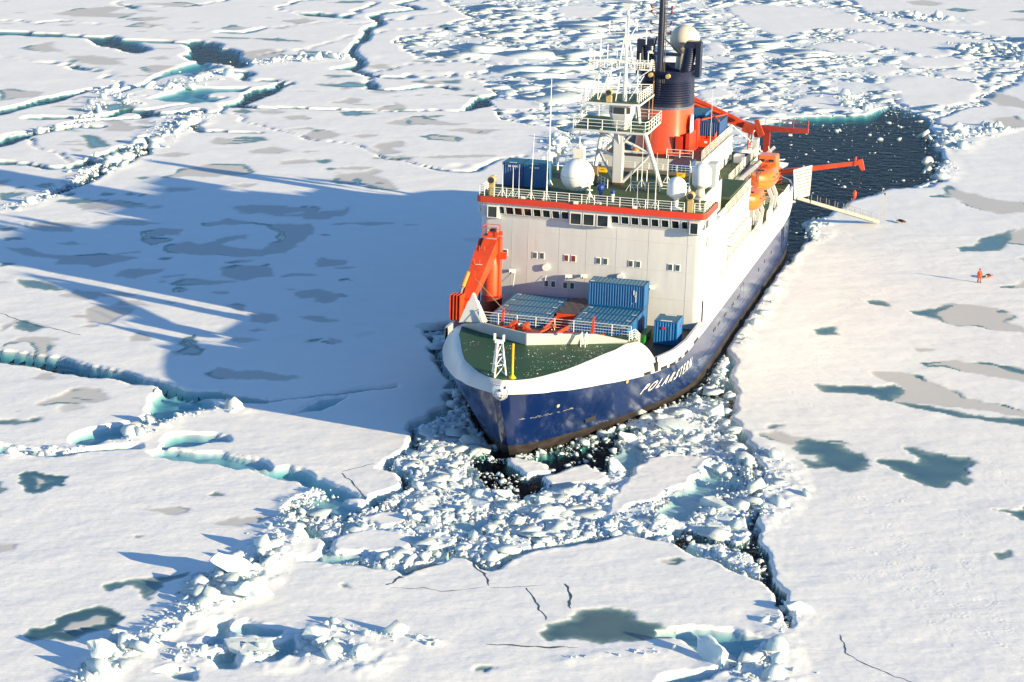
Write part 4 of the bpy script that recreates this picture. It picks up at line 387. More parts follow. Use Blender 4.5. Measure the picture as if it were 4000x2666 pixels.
CRACKMAT = mat('crack_shade', (0.05,0.085,0.11), 0.7)  # dark ribbons on the snow; the shade down in the cracks is painted as colour
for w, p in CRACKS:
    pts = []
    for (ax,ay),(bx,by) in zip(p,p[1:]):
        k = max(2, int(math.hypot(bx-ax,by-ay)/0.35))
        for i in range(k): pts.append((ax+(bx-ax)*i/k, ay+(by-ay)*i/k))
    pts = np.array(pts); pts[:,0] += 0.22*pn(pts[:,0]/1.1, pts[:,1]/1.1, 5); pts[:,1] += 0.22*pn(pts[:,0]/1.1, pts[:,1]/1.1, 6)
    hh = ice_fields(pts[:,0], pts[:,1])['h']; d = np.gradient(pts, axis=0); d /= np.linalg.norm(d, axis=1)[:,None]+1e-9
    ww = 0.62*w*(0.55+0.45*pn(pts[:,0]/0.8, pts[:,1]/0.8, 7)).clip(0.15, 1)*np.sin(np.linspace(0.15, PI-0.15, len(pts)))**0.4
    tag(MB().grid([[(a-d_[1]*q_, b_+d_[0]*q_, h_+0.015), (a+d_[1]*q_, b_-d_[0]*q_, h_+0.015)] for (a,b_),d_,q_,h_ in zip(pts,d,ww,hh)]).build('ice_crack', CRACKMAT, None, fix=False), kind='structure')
# pack ice running on to the horizon, round the detailed field
R0 = [st2xy(-200,116), st2xy(205,116), st2xy(205,660), st2xy(-200,660)]
R1 = [st2xy(-9000,-3000), st2xy(9000,-3000), st2xy(9000,12000), st2xy(-9000,12000)]
B1 = [st2xy(a,b_) for a,b_ in ((-56,116),(-56,186),(-84,186),(-84,290),(-128,290),(-128,420),(-200,420),(-200,660))]
B2 = [st2xy(a,b_) for a,b_ in ((60,116),(60,186),(90,186),(90,290),(132,290),(132,420),(205,420),(205,660))]
mb = MB(); Z0 = 0.30
def quad(*p): mb.add([(a,b_,Z0) for a,b_ in p], [(0,1,2,3)])
quad(R1[0],R1[1],R0[1],R0[0]); quad(R1[1],R1[2],R0[2],R0[1]); quad(R1[2],R1[3],R0[3],R0[2]); quad(R1[3],R1[0],R0[0],R0[3])
for sd in (-1,1):
    for (t0,t1,s0,s1,ds,dt) in bands[:3]:
        a, e = (s0,-200) if sd < 0 else (s1,205)
        quad(st2xy(a,t0), st2xy(e,t0), st2xy(e,t1), st2xy(a,t1))
o = mb.build('pack_ice', mat('far_snow', (0.85,0.855,0.865), 0.8, spec=0.1)); tag(o, kind='structure')

# ------------------------------------------------------------------ sea water
m = bpy.data.materials.new('sea_water'); m.use_nodes = True; n = m.node_tree; n.nodes.remove(n.nodes['Principled BSDF']); out = n.nodes['Material Output']
tr = n.nodes.new('ShaderNodeBsdfTransparent'); gl = n.nodes.new('ShaderNodeBsdfGlossy'); gl.inputs['Roughness'].default_value = 0.28
fr = n.nodes.new('ShaderNodeFresnel'); fr.inputs['IOR'].default_value = 1.33; ms = n.nodes.new('ShaderNodeMixShader')
tc = n.nodes.new('ShaderNodeTexCoord'); wv = n.nodes.new('ShaderNodeTexNoise'); wv.inputs['Scale'].default_value = 0.55; wv.inputs['Detail'].default_value = 5; n.links.new(tc.outputs['Object'], wv.inputs['Vector'])
bp = n.nodes.new('ShaderNodeBump'); bp.inputs['Distance'].default_value = 0.28; bp.inputs['Strength'].default_value = 1.0; n.links.new(wv.outputs['Fac'], bp.inputs['Height'])
n.links.new(bp.outputs[0], gl.inputs['Normal']); n.links.new(bp.outputs[0], fr.inputs['Normal'])
fm_ = n.nodes.new('ShaderNodeMath'); fm_.operation = 'MULTIPLY'; fm_.inputs[1].default_value = 0.42; n.links.new(fr.outputs[0], fm_.inputs[0]); n.links.new(fm_.outputs[0], ms.inputs[0]); n.links.new(tr.outputs[0], ms.inputs[1]); n.links.new(gl.outputs[0], ms.inputs[2]); n.links.new(ms.outputs[0], out.inputs['Surface'])
va = n.nodes.new('ShaderNodeVolumeAbsorption'); va.inputs['Color'].default_value = (0.0,0.64,0.71,1); va.inputs['Density'].default_value = 0.36
n.links.new(va.outputs[0], out.inputs['Volume'])
c0, c1 = st2xy(-210,100), st2xy(215,100); c2, c3 = st2xy(215,670), st2xy(-210,670)
tag(MB().prism([c0,c1,c2,c3], -5.0, 0.0).build('sea', m), kind='structure')
tag(MB().prism([st2xy(-205,105), st2xy(210,105), st2xy(210,665), st2xy(-205,665)], -4.9, -4.2).build('deep_water', mat('deep_water', (0.02,0.105,0.24), 0.9, spec=0.0)), kind='structure')

# ------------------------------------------------------------------ broken ice: blocks
def rock(seed, kind):
    r = random.Random(seed); bm = bmesh.new()
    if kind == 'slab':
        k = r.randint(5,7); a0 = r.random()*6
        for i in range(k):
            a = a0 + 2*PI*i/k + r.uniform(-.3,.3); q = r.uniform(.75,1.1)
            for z in (-.22, .22): bm.verts.new((q*math.cos(a)*r.uniform(.92,1.05), q*.8*math.sin(a)*r.uniform(.92,1.05), z+r.uniform(-.05,.05)))
    else:
        for i in range(13):
            v = Vector((r.gauss(0,1), r.gauss(0,1), r.gauss(0,1))).normalized()
            bm.verts.new((v.x*r.uniform(.8,1.1), v.y*r.uniform(.7,1.0), v.z*r.uniform(.55,.85)))
    bmesh.ops.convex_hull(bm, input=bm.verts[:])
    for v in [v for v in bm.verts if not v.link_faces]: bm.verts.remove(v)
    bmesh.ops.triangulate(bm, faces=bm.faces[:])
    bm.verts.ensure_lookup_table(); bm.verts.index_update()
    V = np.array([v.co[:] for v in bm.verts]); F = np.array([[v.index for v in f.verts] for f in bm.faces]); bm.free(); return V, F
SLABS = [rock(i,'slab') for i in range(8)]; CHUNKS = [rock(50+i,'chunk') for i in range(10)]
def rot_mats(n, tilt):
    a = rng.uniform(0,2*PI,n); b_ = rng.normal(0,tilt,n); c = rng.normal(0,tilt,n)
    ca,sa,cb,sb,cc,sc_ = np.cos(a),np.sin(a),np.cos(b_),np.sin(b_),np.cos(c),np.sin(c)
    return np.stack([np.stack([ca*cc-sa*sb*sc_, -sa*cb, ca*sc_+sa*sb*cc],-1), np.stack([sa*cc+ca*sb*sc_, ca*cb, sa*sc_-ca*sb*cc],-1), np.stack([-cb*sc_, sb, cb*cc],-1)], 1)
def scatter(name, P, size, tilt, m, slabfrac=0.4, flat=1.0):
    n = len(P); R = rot_mats(n, tilt); kind = rng.random(n) < slabfrac; pick = rng.integers(0, 8, n)
    Vs=[]; Fs=[]; off=0
    for pool, sel in ((SLABS, kind), (CHUNKS, ~kind)):
        for j in range(8):
            k = np.where(sel & (pick == j))[0]
            if len(k) == 0: continue
            pv, pf = pool[j]
            sv = pv[None]*size[k][:,None,None]*np.array([1,1,flat])
            w = np.einsum('nij,nkj->nki', R[k], sv) + P[k][:,None,:]
            Vs.append(w.reshape(-1,3)); Fs.append((pf[None] + (np.arange(len(k))*len(pv))[:,None,None] + off).reshape(-1,3)); off += len(k)*len(pv)
    V = np.concatenate(Vs); F = np.concatenate(Fs)
    me = bpy.data.meshes.new(name); me.vertices.add(len(V)); me.vertices.foreach_set('co', V.astype(np.float32).ravel())
    me.loops.add(F.size); me.polygons.add(len(F)); me.loops.foreach_set('vertex_index', F.astype(np.int32).ravel()); me.polygons.foreach_set('loop_start', np.arange(0,F.size,3,dtype=np.int32))
    me.update(calc_edges=True); me.materials.append(m)
    o = bpy.data.objects.new(name, me); COL.objects.link(o); return o
def sample(n, t0, t1, s0, s1): return st2xy(rng.uniform(s0,s1,n), rng.uniform(t0,t1,n))
# rubble packed round the bow and along the port side
x, y = sample(70000, 140, 300, -45, 50); f = ice_fields(x, y)
k = (f['sea'] > 0.1) & (f['rub'] > 0.35) & (f['fl'] < 0.1) & (f['hull'] < -0.2); 
x, y, h = x[k], y[k], f['h'][k]; sz = np.clip(0.065*(1-rng.random(len(x)))**-0.55, 0.06, 0.8)
k = rng.random(len(x)) < np.clip(5500/len(x), 0, 1); x, y, h, sz = x[k], y[k], h[k], sz[k]
tag(scatter('brash_ice', np.stack([x, y, np.maximum(h, -0.05)+sz*0.15], 1), sz, 0.35, ICE_BLOCK, 0.5, 0.8), 'white broken ice rubble heaped around the bow and along the hull', 'ice rubble', kind='stuff')
# brash behind the ship
x, y = sample(80000, 250, 655, -80, 200); f = ice_fields(x, y)
den = 0.5 + 0.5*pn(x/22, y/30, 51) + 0.35*pn(x/7, y/9, 52)
k = (f['sea'] > 0.3) & (f['X'] < 0) & (f['T'] < 0) & (f['fl'] < 0.2) & (f['rub'] < 0.3) & (f['hull'] < -4) & (rng.random(len(x)) < np.clip(den, 0.04, 1)) & (f['h'] < 0.3)
x, y = x[k], y[k]; k = rng.random(len(x)) < np.clip(10000/len(x), 0, 1); x, y = x[k], y[k]
sz = np.clip(0.30*(1-rng.random(len(x)))**-0.62, 0.25, 3.2)
tag(scatter('brash_ice', np.stack([x, y, 0.03+sz*0.05], 1), sz, 0.07, ICE_BLOCK, 0.85, 0.28), 'field of broken floating ice pieces behind the ship', 'brash ice', kind='stuff')
# small bits on the open water
x, y = sample(40000, 250, 470, -10, 120); f = ice_fields(x, y)
edge = sst(345, 440, f['t'])
k = (f['sea'] > 0.3) & (f['X'] > 0) & (f['rub'] < 0.3) & (f['fl'] < 0) & (f['hull'] < -0.5) & (rng.random(len(x)) < 0.03 + 0.9*edge**2*np.clip(0.4+pn(x/14, y/18, 53), 0, 1))
x, y = x[k], y[k]; k = rng.random(len(x)) < np.clip(1500/len(x), 0, 1); x, y = x[k], y[k]; sz = np.clip(0.10*(1-rng.random(len(x)))**-0.55, 0.09, 0.8)
tag(scatter('ice_bits', np.stack([x, y, 0.01+sz*0.05], 1), sz, 0.15, ICE_BLOCK, 0.5, 0.7), 'small ice fragments floating on the open dark water behind the ship', 'ice fragments', kind='stuff')
x, y = sample(24000, 150, 215, -40, 25); f = ice_fields(x, y)
k = (f['sea'] > 0.3) & (f['X'] > 0.1) & (f['fl'] < 0) & (f['hull'] < -0.3) & (pn(x/2.5, y/2.5, 54) > -0.02)
x, y = x[k], y[k]; k = rng.random(len(x)) < np.clip(2200/len(x), 0, 1); x, y = x[k], y[k]; sz = np.clip(0.06*(1-rng.random(len(x)))**-0.6, 0.05, 0.4)
tag(scatter('ice_bits', np.stack([x, y, 0.0+sz*0.1], 1), sz, 0.3, ICE_BLOCK, 0.3, 0.7), 'fine ice crumbs floating on the black water under the bow', 'ice fragments', kind='stuff')
# flat slabs lying in the rubble
x, y = sample(2500, 130, 330, -60, 70); f = ice_fields(x, y)
k = (f['sea'] > 0.6) & (f['rub'] > 0.4) & (f['T'] < -1.2) & (f['fl'] < -0.8) & (f['hull'] < -1.6); x, y = x[k][:60], y[k][:60]
tag(scatter('ice_slabs', np.stack([x, y, rng.uniform(0.12,0.28,len(x))], 1), rng.uniform(0.7,2.0,len(x)), 0.06, ICE_BLOCK, 1.0, 0.3), 'flat pieces of broken floe lying in the rubble before the bow', 'ice slabs', kind='stuff')
x, y = sample(3000, 270, 655, -60, 190); f = ice_fields(x, y)
k = (f['sea'] > 2) & (f['rub'] < 0.2) & (f['fl'] < -1.5) & (f['X'] < -1) & (f['hull'] < -5.9); x, y = x[k][:300], y[k][:300]
tag(scatter('ice_slabs', np.stack([x, y, rng.uniform(0.1,0.25,len(x))], 1), np.clip(1.9*(1-rng.random(len(x)))**-0.55, 1.8, 9), 0.02, ICE_BLOCK, 1.0, 0.13), 'flat broken floe pieces scattered through the brash behind the ship', 'ice slabs', kind='stuff')
# pressure ridges
P=[]; Sz=[]
for hh, p in RIDGES:
    for (ax,ay,aw),(bx,by,bw) in zip(p,p[1:]):
        L = math.hypot(bx-ax, by-ay); tt_ = xy2t(np.array([ax]), np.array([ay]))[0]; fsc = max(1.0, tt_/190)
        nn = int(L*(aw+bw)/2*2.4/fsc**1.7)
        u = rng.random(nn); w = (aw+(bw-aw)*u)*0.5; g = rng.normal(0,0.42,nn)
        nx, ny = -(by-ay)/L, (bx-ax)/L
        P.append(np.stack([ax+(bx-ax)*u+nx*w*g, ay+(by-ay)*u+ny*w*g, hh*np.exp(-g*g*3)*rng.random(nn)*0.55], 1))
        Sz.append(np.clip(0.12*fsc*hh**0.5*(1-rng.random(nn))**-0.62, 0.09, 1.3*fsc**0.5))
P = np.concatenate(P); Sz = np.concatenate(Sz)
f = ice_fields(P[:,0], P[:,1]); k = (f['hull'] < -1.2) & ~((P[:,1] > 85) & (f['hull'] > -4.5)); P, Sz = P[k], Sz[k]; P[:,2] += np.maximum(f['h'][k]*0.8, 0)
tag(scatter('ridge_rubble', P, Sz, 0.6, ICE_BLOCK, 0.5, 0.85), 'heaped ice blocks along the pressure ridges of the pack', 'ice ridge', kind='stuff')
# ------------------------------------------------------------------ the ship: paints
WHITE = mat('white_ship_paint', (0.58,0.59,0.61), 0.38, rust=0.4, var=0.10, scale=0.5, spec=0.4, stretch=(1,1,0.22), bump=0.022, bscale=0.8)
WHITE2 = mat('white_fittings', (0.82,0.82,0.80), 0.4)
BLUE = mat('dark_blue_hull', (0.004,0.019,0.10), 0.25, col2=(0.022,0.040,0.125), thr=(0.5,0.78), scale=1.6, coat=0.5, bump=0.03, bscale=0.35, stretch=(0.8,0.8,0.16))
BOOT = mat('worn_antifouling', (0.022,0.018,0.018), 0.45, col2=(0.06,0.05,0.048), scale=0.9, thr=(0.42,0.75), stretch=(1,0.35,1.6))
GREEN = mat('green_deck', (0.025,0.080,0.020), 0.65, col2=(0.05,0.055,0.022), scale=0.35, thr=(0.4,0.68))
GREEN2 = mat('wet_green_deck', (0.016,0.082,0.030), 0.6, col2=(0.030,0.062,0.025), scale=0.5, thr=(0.4,0.7))
DARKDECK = mat('dark_deck', (0.035,0.03,0.022), 0.6, var=0.4, scale=0.5)
RED = mat('red_band_paint', (0.62,0.045,0.018), 0.35, var=0.12, scale=0.8)
ORANGE = mat('orange_crane_paint', (0.72,0.075,0.018), 0.4, var=0.3, scale=0.7)
FUNNEL = mat('funnel_orange', (0.72,0.085,0.03), 0.28, var=0.1, scale=0.4, coat=0.3)
NAVY = mat('funnel_navy', (0.012,0.018,0.055), 0.35, var=0.3, scale=0.8)
BLACK = mat('black_trim', (0.012,0.012,0.013), 0.5)
GLASS = mat('dark_window_glass', (0.012,0.018,0.020), 0.05, spec=0.8)
GLASS2 = mat('curtained_window', (0.09,0.13,0.135), 0.12, spec=0.6, var=0.5, scale=1.3)
TAN = mat('tan_gear', (0.55,0.40,0.18), 0.55, var=0.2, scale=2)
CREAM = mat('cream_dome', (0.62,0.57,0.47), 0.45, var=0.1)
YELLOW = mat('yellow_paint', (0.80,0.50,0.01), 0.45)
STEEL = mat('bare_steel', (0.35,0.34,0.31), 0.45, metal=0.4, var=0.3, scale=3)
GREY = mat('grey_tarp', (0.085,0.075,0.085), 0.7, var=0.3, scale=1.5, bump=0.03)
TARPBLUE = mat('blue_tarp', (0.010,0.045,0.30), 0.5, bump=0.05, bscale=5)
ROPE = mat('old_rope', (0.50,0.36,0.14), 0.8)
GREENNET = mat('green_netting', (0.01,0.13,0.08), 0.7)
INK = mat('dark_blue_marks', (0.02,0.03,0.12), 0.6)
MESHPLATE = mat('pale_steel_screen', (0.62,0.61,0.60), 0.5, metal=0.2)

ship = empty('research_vessel', (0,0,0), 0, 'white and dark blue icebreaking research ship moored in the ice with orange funnel', 'ship')

# ------------------------------------------------------------------ hull
WL = [(7.2,0.0),(7.6,0.7),(8.4,1.35),(9.7,2.35),(12.9,4.15),(16.4,5.9),(20.5,7.65),(24.9,9.35),(29.9,11.05),(34.8,12.15),(39.7,12.58),(46,12.6),(98,12.6),(104,12.35),(108,11.9),(111,10.9),(113.5,9.0),(115,6.0),(115.6,0.0)]
SP = [(2.95,0.0),(3.2,0.8),(4.0,2.3),(5.0,3.75),(7.0,5.4),(10,7.0),(13,8.45),(16.5,9.7),(20.5,11.05),(25,12.15),(31,12.5),(46,12.55),(98,12.55),(104,12.4),(108.5,12.05),(112,11.2),(115,9.2),(117,6.0),(117.6,0.0)]
def zstripe(y): return float(np.interp(y, [3,6,8,10,12,14,16,19,24,28,98,104,110,118], [7.25,7.2,6.95,6.77,6.6,6.35,6.1,5.8,5.45,5.3,5.3,5.6,6.4,6.8]))
def curve(tab, n):   # resample by arc length
    p = np.array(tab); d = np.r_[0, np.cumsum(np.hypot(np.diff(p[:,0]), np.diff(p[:,1])))]
    u = np.r_[np.linspace(0, 46, 60), np.linspace(48, 98, 16), np.linspace(99, d[-1], 24)] if n is None else n
    return u, d, p
_p1 = np.array(WL); _p4 = np.array(SP)
def stations():
    k = []
    for i in range(len(WL)-1):
        m_ = 1 if i in (11,) else 5
        for j in range(m_): k.append((i, j/m_))
    k.append((len(WL)-2, 1.0)); return k
ST = stations()
def cat(p, i, u):    # smooth interpolation through the table
    a, b_ = p[i], p[i+1]; m0 = (p[i+1]-p[max(0,i-1)])/2 if 0 < i and i not in (11,12) else (b_-a); m1 = (p[min(len(p)-1,i+2)]-p[i])/2 if i+2 < len(p) and i+1 not in (11,12) else (b_-a)
    h = 3*u*u-2*u**3; return a + (b_-a)*u if i in (11,) else a + (b_-a)*(0.35*h+0.65*u)
def hull_pt(k, w):   # w: 0 waterline .. 1 stripe, may be negative below water
    i, u = ST[k]; a = cat(_p1, i, u); b_ = cat(_p4, i, u); y = a[0]+(b_[0]-a[0])*w; x = a[1]+(b_[1]-a[1])*(w if w < 0 else w**1.08)
    return max(x, 0.0), y, zstripe(b_[0])*w
def side(rows): return rows + [[(-x,y,z) for x,y,z in r] for r in rows]
def loft(name, ws, m_, smooth=0.6):
    mb = MB()
    for sg in (1,-1): mb.grid([[(sg*x,y,z) for x,y,z in (hull_pt(k,w) for w in ws)] for k in range(len(ST))])
    o = mb.build(name, m_, ship, smooth=smooth, fix=False)
    bm = bmesh.new(); bm.from_mesh(o.data); bmesh.ops.remove_doubles(bm, verts=bm.verts[:], dist=0.002); bmesh.ops.recalc_face_normals(bm, faces=bm.faces[:]); bm.to_mesh(o.data); bm.free()
    o.data.shade_smooth(); o.data.set_sharp_from_angle(angle=smooth); return o
loft('hull_bottom', [-0.45,-0.2,0.0,0.08,0.16], BOOT)
hull = loft('hull', [0.16,0.3,0.45,0.6,0.75,0.9,1.0], BLUE)
def hull_at(y, z):   # half breadth of the hull at length y, height z
    best = None
    for k in range(len(ST)-1):
        pts = []
        for kk in (k,k+1):
            i,u = ST[kk]; zs = zstripe(cat(_p4,i,u)[0]); pts.append(hull_pt(kk, z/zs))
        (x0,y0,_),(x1,y1,_) = pts
        if k == 0 and y < y0: return 0.0
        if y0 <= y <= y1: return x0+(x1-x0)*((y-y0)/max(1e-6,y1-y0))
    return 12.55
# white strake: rounded whaleback round the forecastle, bulwark, flush side
DK = [(3.8,0.0),(4.2,1.4),(5,2.45),(6,3.35),(8,4.9),(10,5.75),(12,6.5),(14,7.2),(16,7.95),(18.5,8.45),(21.2,9.05)]
def deck_z(y): return float(np.interp(y, [3.8,5,8,14,18.5,21.2], [8.40,8.44,8.70,8.90,8.92,8.55]))
def deck_edge(y): return float(np.interp(y, [a for a,_ in DK], [b_ for _,b_ in DK]))
mb = MB(); NW = 40; wb = []
for sg in (1,-1):
    rows = []
    for j in range(NW+1):
        u = j/NW
        ss = u**1.6
        # stripe point at arc fraction up to y=19.2, paired with the deck edge point
        ys = 2.95+(21.3-2.95)*ss; xs = float(np.interp(ys, _p4[:,0], _p4[:,1])); zs = zstripe(ys)
        yd = 3.8+(21.2-3.8)*ss; xd = deck_edge(yd); zd = deck_z(yd)+0.03
        row = []
        for q in range(9):
            a = q/8*PI/2; cx, cz = 1-math.cos(a), math.sin(a)     # outward-up then inward
            row.append((sg*(xs+(xd-xs)*(0.72*cx+0.28*q/8)), ys+(yd-ys)*q/8, zs+(zd-zs)*(0.72*cz+0.28*q/8)))
        rows.append(row)
    mb.grid(rows); wb.append(rows[-1])
    mb.add([(p[0],p[1],p[2]) for p in rows[-1]]+[(p[0],p[1]+0.01,5.9) for p in rows[-1]], [(i,i+1,i+10,i+9) for i in range(8)])
o = mb.build('whaleback', WHITE, ship, smooth=0.7, fix=False)
bm = bmesh.new(); bm.from_mesh(o.data); bmesh.ops.remove_doubles(bm, verts=bm.verts[:], dist=0.003); bmesh.ops.recalc_face_normals(bm, faces=bm.faces[:]); bm.to_mesh(o.data); bm.free()
o.data.shade_smooth(); o.data.set_sharp_from_angle(angle=0.7)
BT = [(21.2,7.15),(22.5,7.1),(25,7.05),(30,6.78),(37.2,6.7)]
for sg, nm in ((1,'bulwark'),(-1,'bulwark')):
    mb = MB(); rows = []
    for y in np.linspace(21.2 if sg > 0 else 24.5, 38.4, 22):
        xs = float(np.interp(y, _p4[:,0], _p4[:,1])); zs = zstripe(y); zt = float(np.interp(y, [a for a,_ in BT], [b_ for _,b_ in BT])); xt = min(xs, 12.45)-0.12*max(0,(24-y)/5)
        rows.append([(sg*xs,y,zs),(sg*(xs*0.4+xt*0.6),y,zs*0.5+zt*0.5),(sg*xt,y,zt),(sg*(xt-0.3),y,zt),(sg*(xt-0.32),y,5.7)])
    mb.grid(rows); mb.build(nm, WHITE, ship, smooth=0.8)
# flush white side from the house to the stern
UP = [(38.3,12.55),(98,12.55),(104,12.5),(108.5,12.2),(112,11.3),(115,9.3),(117,6.1),(117.6,0.0)]
for sg in (1,-1):
    mb = MB(); rows = []
    for i in range(len(UP)-1):
        for j in range(5 if i else 1):
            u = j/5; y = UP[i][0]+(UP[i+1][0]-UP[i][0])*u; x = UP[i][1]+(UP[i+1][1]-UP[i][1])*u
            rows.append([(sg*x,y,zstripe(y)),(sg*(x-0.02),y,8.95),(sg*(x-0.3),y,8.95),(sg*(x-0.3),y,8.7)])
    rows.append([(0,117.6,6.8),(0,117.58,8.95),(0,117.3,8.95),(0,117.3,8.7)])
    mb.grid(rows).build('side_strake', WHITE, ship, smooth=0.8)
# decks
def sym(pts): return pts + [(-x,y) for x,y in pts[::-1]]
MB().grid([[(deck_edge(y)*q+(0.0 if y > 3.85 else 0.02*q), y, deck_z(y)) for q in np.linspace(-1,1,9)] for y in (3.82,4.0,4.2,4.6,5,5.5,6,7,8,9,10,11,12,13,14,15,16,17,18.5)]).build('foredeck', GREEN2, ship)
MB().prism(sym([(0.0,15.3),(8.2,18.8),(8.6,19.6),(8.8,20.9)]), 8.3, 9.05).build('winch_deck', GREEN, ship)
MB().prism(sym([(10.9,21.3),(11.6,24),(12.1,28),(12.2,37.8)]), 5.5, 5.88).build('working_deck', DARKDECK, ship)
MB().prism(sym([(12.22,47.55),(12.22,98),(12.1,104),(11.8,108.5),(10.9,112),(8.9,115),(5.8,117)]), 8.4, 8.90).build('main_deck', GREEN, ship)
part('forecastle_bulkhead', WHITE, ship, (-8.9,8.9,20.85,20.95,5.88,8.84))
# V-shaped breakwater
for sg in (1,-1):
    A=(-0.05*sg-0.6,14.6,8.88); 
    B_=(sg*8.4,18.9,8.9)
    nrm = Vector((B_[1]-A[1], -(B_[0]-A[0]), 0)).normalized()*0.16
    if nrm.y > 0: nrm = -nrm
    At=(A[0]+0.05,A[1]-0.28,10.15); Bt=(sg*8.6,18.8,9.15); Mt=(sg*5.6,17.05,10.0)
    Mb=(A[0]+(B_[0]-A[0])*0.66,A[1]+(B_[1]-A[1])*0.66,8.9)
    mb = MB(); off = Vector((0,0.28,0))
    f_ = [A,Mb,B_,Bt,Mt,At]; bk = [tuple(Vector(p)+off) for p in f_]
    mb.add(f_+bk, [(0,1,4,5),(1,2,3,4),(11,10,7,6),(10,9,8,7)]+[(i,(i+1)%6,6+(i+1)%6,6+i) for i in range(6)])
    mb.build('breakwater', WHITE, ship)
part('bow_tip_fairlead', WHITE2, ship, (2.3,2.7,15.3,15.6,10.08,10.22))

# ------------------------------------------------------------------ hull details
def on_hull(y, z, off=0.03, sg=1):
    x = hull_at(y, z); return (sg*(x+off), y, z)
def hull_quad(name, m_, y0, y1, z0, z1, off=0.02, n=1, parent=hull):
    mb = MB(); mb.grid([[(hull_at(y,z)+off,y,z) for z in np.linspace(z0,z1,3)] for y in np.linspace(y0,y1,n+1)]); return mb.build(name, m_, parent, fix=False)
def disc_on(name, m_, p, r, nrm=(1,0,0), parent=hull, sx=1.0, t=0.03, n=14):
    nv = Vector(nrm).normalized(); u = Vector((0,0,1)).cross(nv).normalized(); v = nv.cross(u)
    mb = MB(); ring = [Vector(p)+u*(math.cos(2*PI*i/n)*r*sx)+v*(math.sin(2*PI*i/n)*r) for i in range(n)]
    mb.extr([tuple(q) for q in ring], tuple(nv*t)); return mb.build(name, m_, parent)
for y in (46.2,49.1,53.2,58.2,62.2):
    for d in (-0.45,0.45): disc_on('porthole', BLACK, (hull_at(y+d,3.85)-0.005,y+d,3.85), 0.21)
for y,z in ((77.5,3.75),(82.3,3.8),(87.7,3.8),(94.7,3.95),(102.5,4.1),(104.6,4.3)): disc_on('porthole', BLACK, (hull_at(y,z)-0.005,y,z), 0.26)
for d in (0,0.5): part('side_door', mat('dark_door_seam',(0.02,0.035,0.1),0.5), hull, (12.56,12.575,63.4+d*5,63.45+d*5,2.9,4.7))
for z in (2.9,4.7): part('side_door', MATS['dark_door_seam'], hull, (12.56,12.575,63.4,65.95,z,z+0.04))
for y in (97.0,98.4): part('fender_bar', BLUE, hull, (12.45,12.66,y,y+0.25,1.8,5.0))
# rubbing strakes / weld lines along the side
mb = MB()
for z in (2.35,): mb.grid([[(hull_at(y,z)+0.012,y,z),(hull_at(y,z+0.05)+0.03,y,z+0.025),(hull_at(y,z+0.05)+0.012,y,z+0.05)] for y in np.linspace(30,104,38)])
mb.build('weld_line', BLUE, hull, fix=False)
def freeing(y0, y1, dz=0.0, h=0.3):
    mb = MB(); rows=[]
    for y in np.linspace(y0,y1,5):
        x = float(np.interp(y,_p4[:,0],_p4[:,1])); z = zstripe(y)+0.02+dz
        rows.append([(x+0.025,y,z),(x+0.025,y,z+h)])
    mb.grid(rows).build('freeing_port', BLACK, ship, fix=False)
for a,b_ in ((18.6,19.8),(21.9,23.4),(23.9,25.6),(26.6,28.0),(29.2,30.8),(33.8,36.2)): freeing(a,b_)
freeing(20.6,21.3,0.05,0.95)
# recessed lights / hawse fittings on the bow
for (y,z,r) in ((7.7,5.33,0.32),(15.7,6.0,0.34)):
    x = hull_at(y,z); nrm = Vector((1,-0.75 if y<10 else -0.45,-0.25))
    disc_on('bow_recess', BLACK, (x-0.03,y,z), r, nrm); disc_on('bow_lamp', TAN, (x+0.02,y+0.01,z-0.06), r*0.55, nrm)
x = hull_at(14.1,2.3); MB().cbox((x-0.12,14.1,2.3),(0.4,1.5,0.55),-0.5).build('anchor_recess', BLACK, hull)
# ice scratches
mb = MB(); r_ = random.Random(4)
for i in range(46):
    y = r_.uniform(5.3,10); z = 4.25+(y-4.6)*0.045+r_.uniform(-.09,.09)
    L_ = r_.uniform(.06,.3); pts = [(hull_at(y,z)+0.012,y,z),(hull_at(y+L_,z)+0.012,y+L_,z+0.015),(hull_at(y+L_,z+.05)+0.012,y+L_,z+r_.uniform(.03,.07)),(hull_at(y,z+.04)+0.012,y,z+.03)]
    mb.add(pts,[(0,1,2,3)])
mb.build('ice_scratches', mat('bared_primer',(0.55,0.52,0.48),0.6), hull, fix=False)['kind'] = 'stuff'
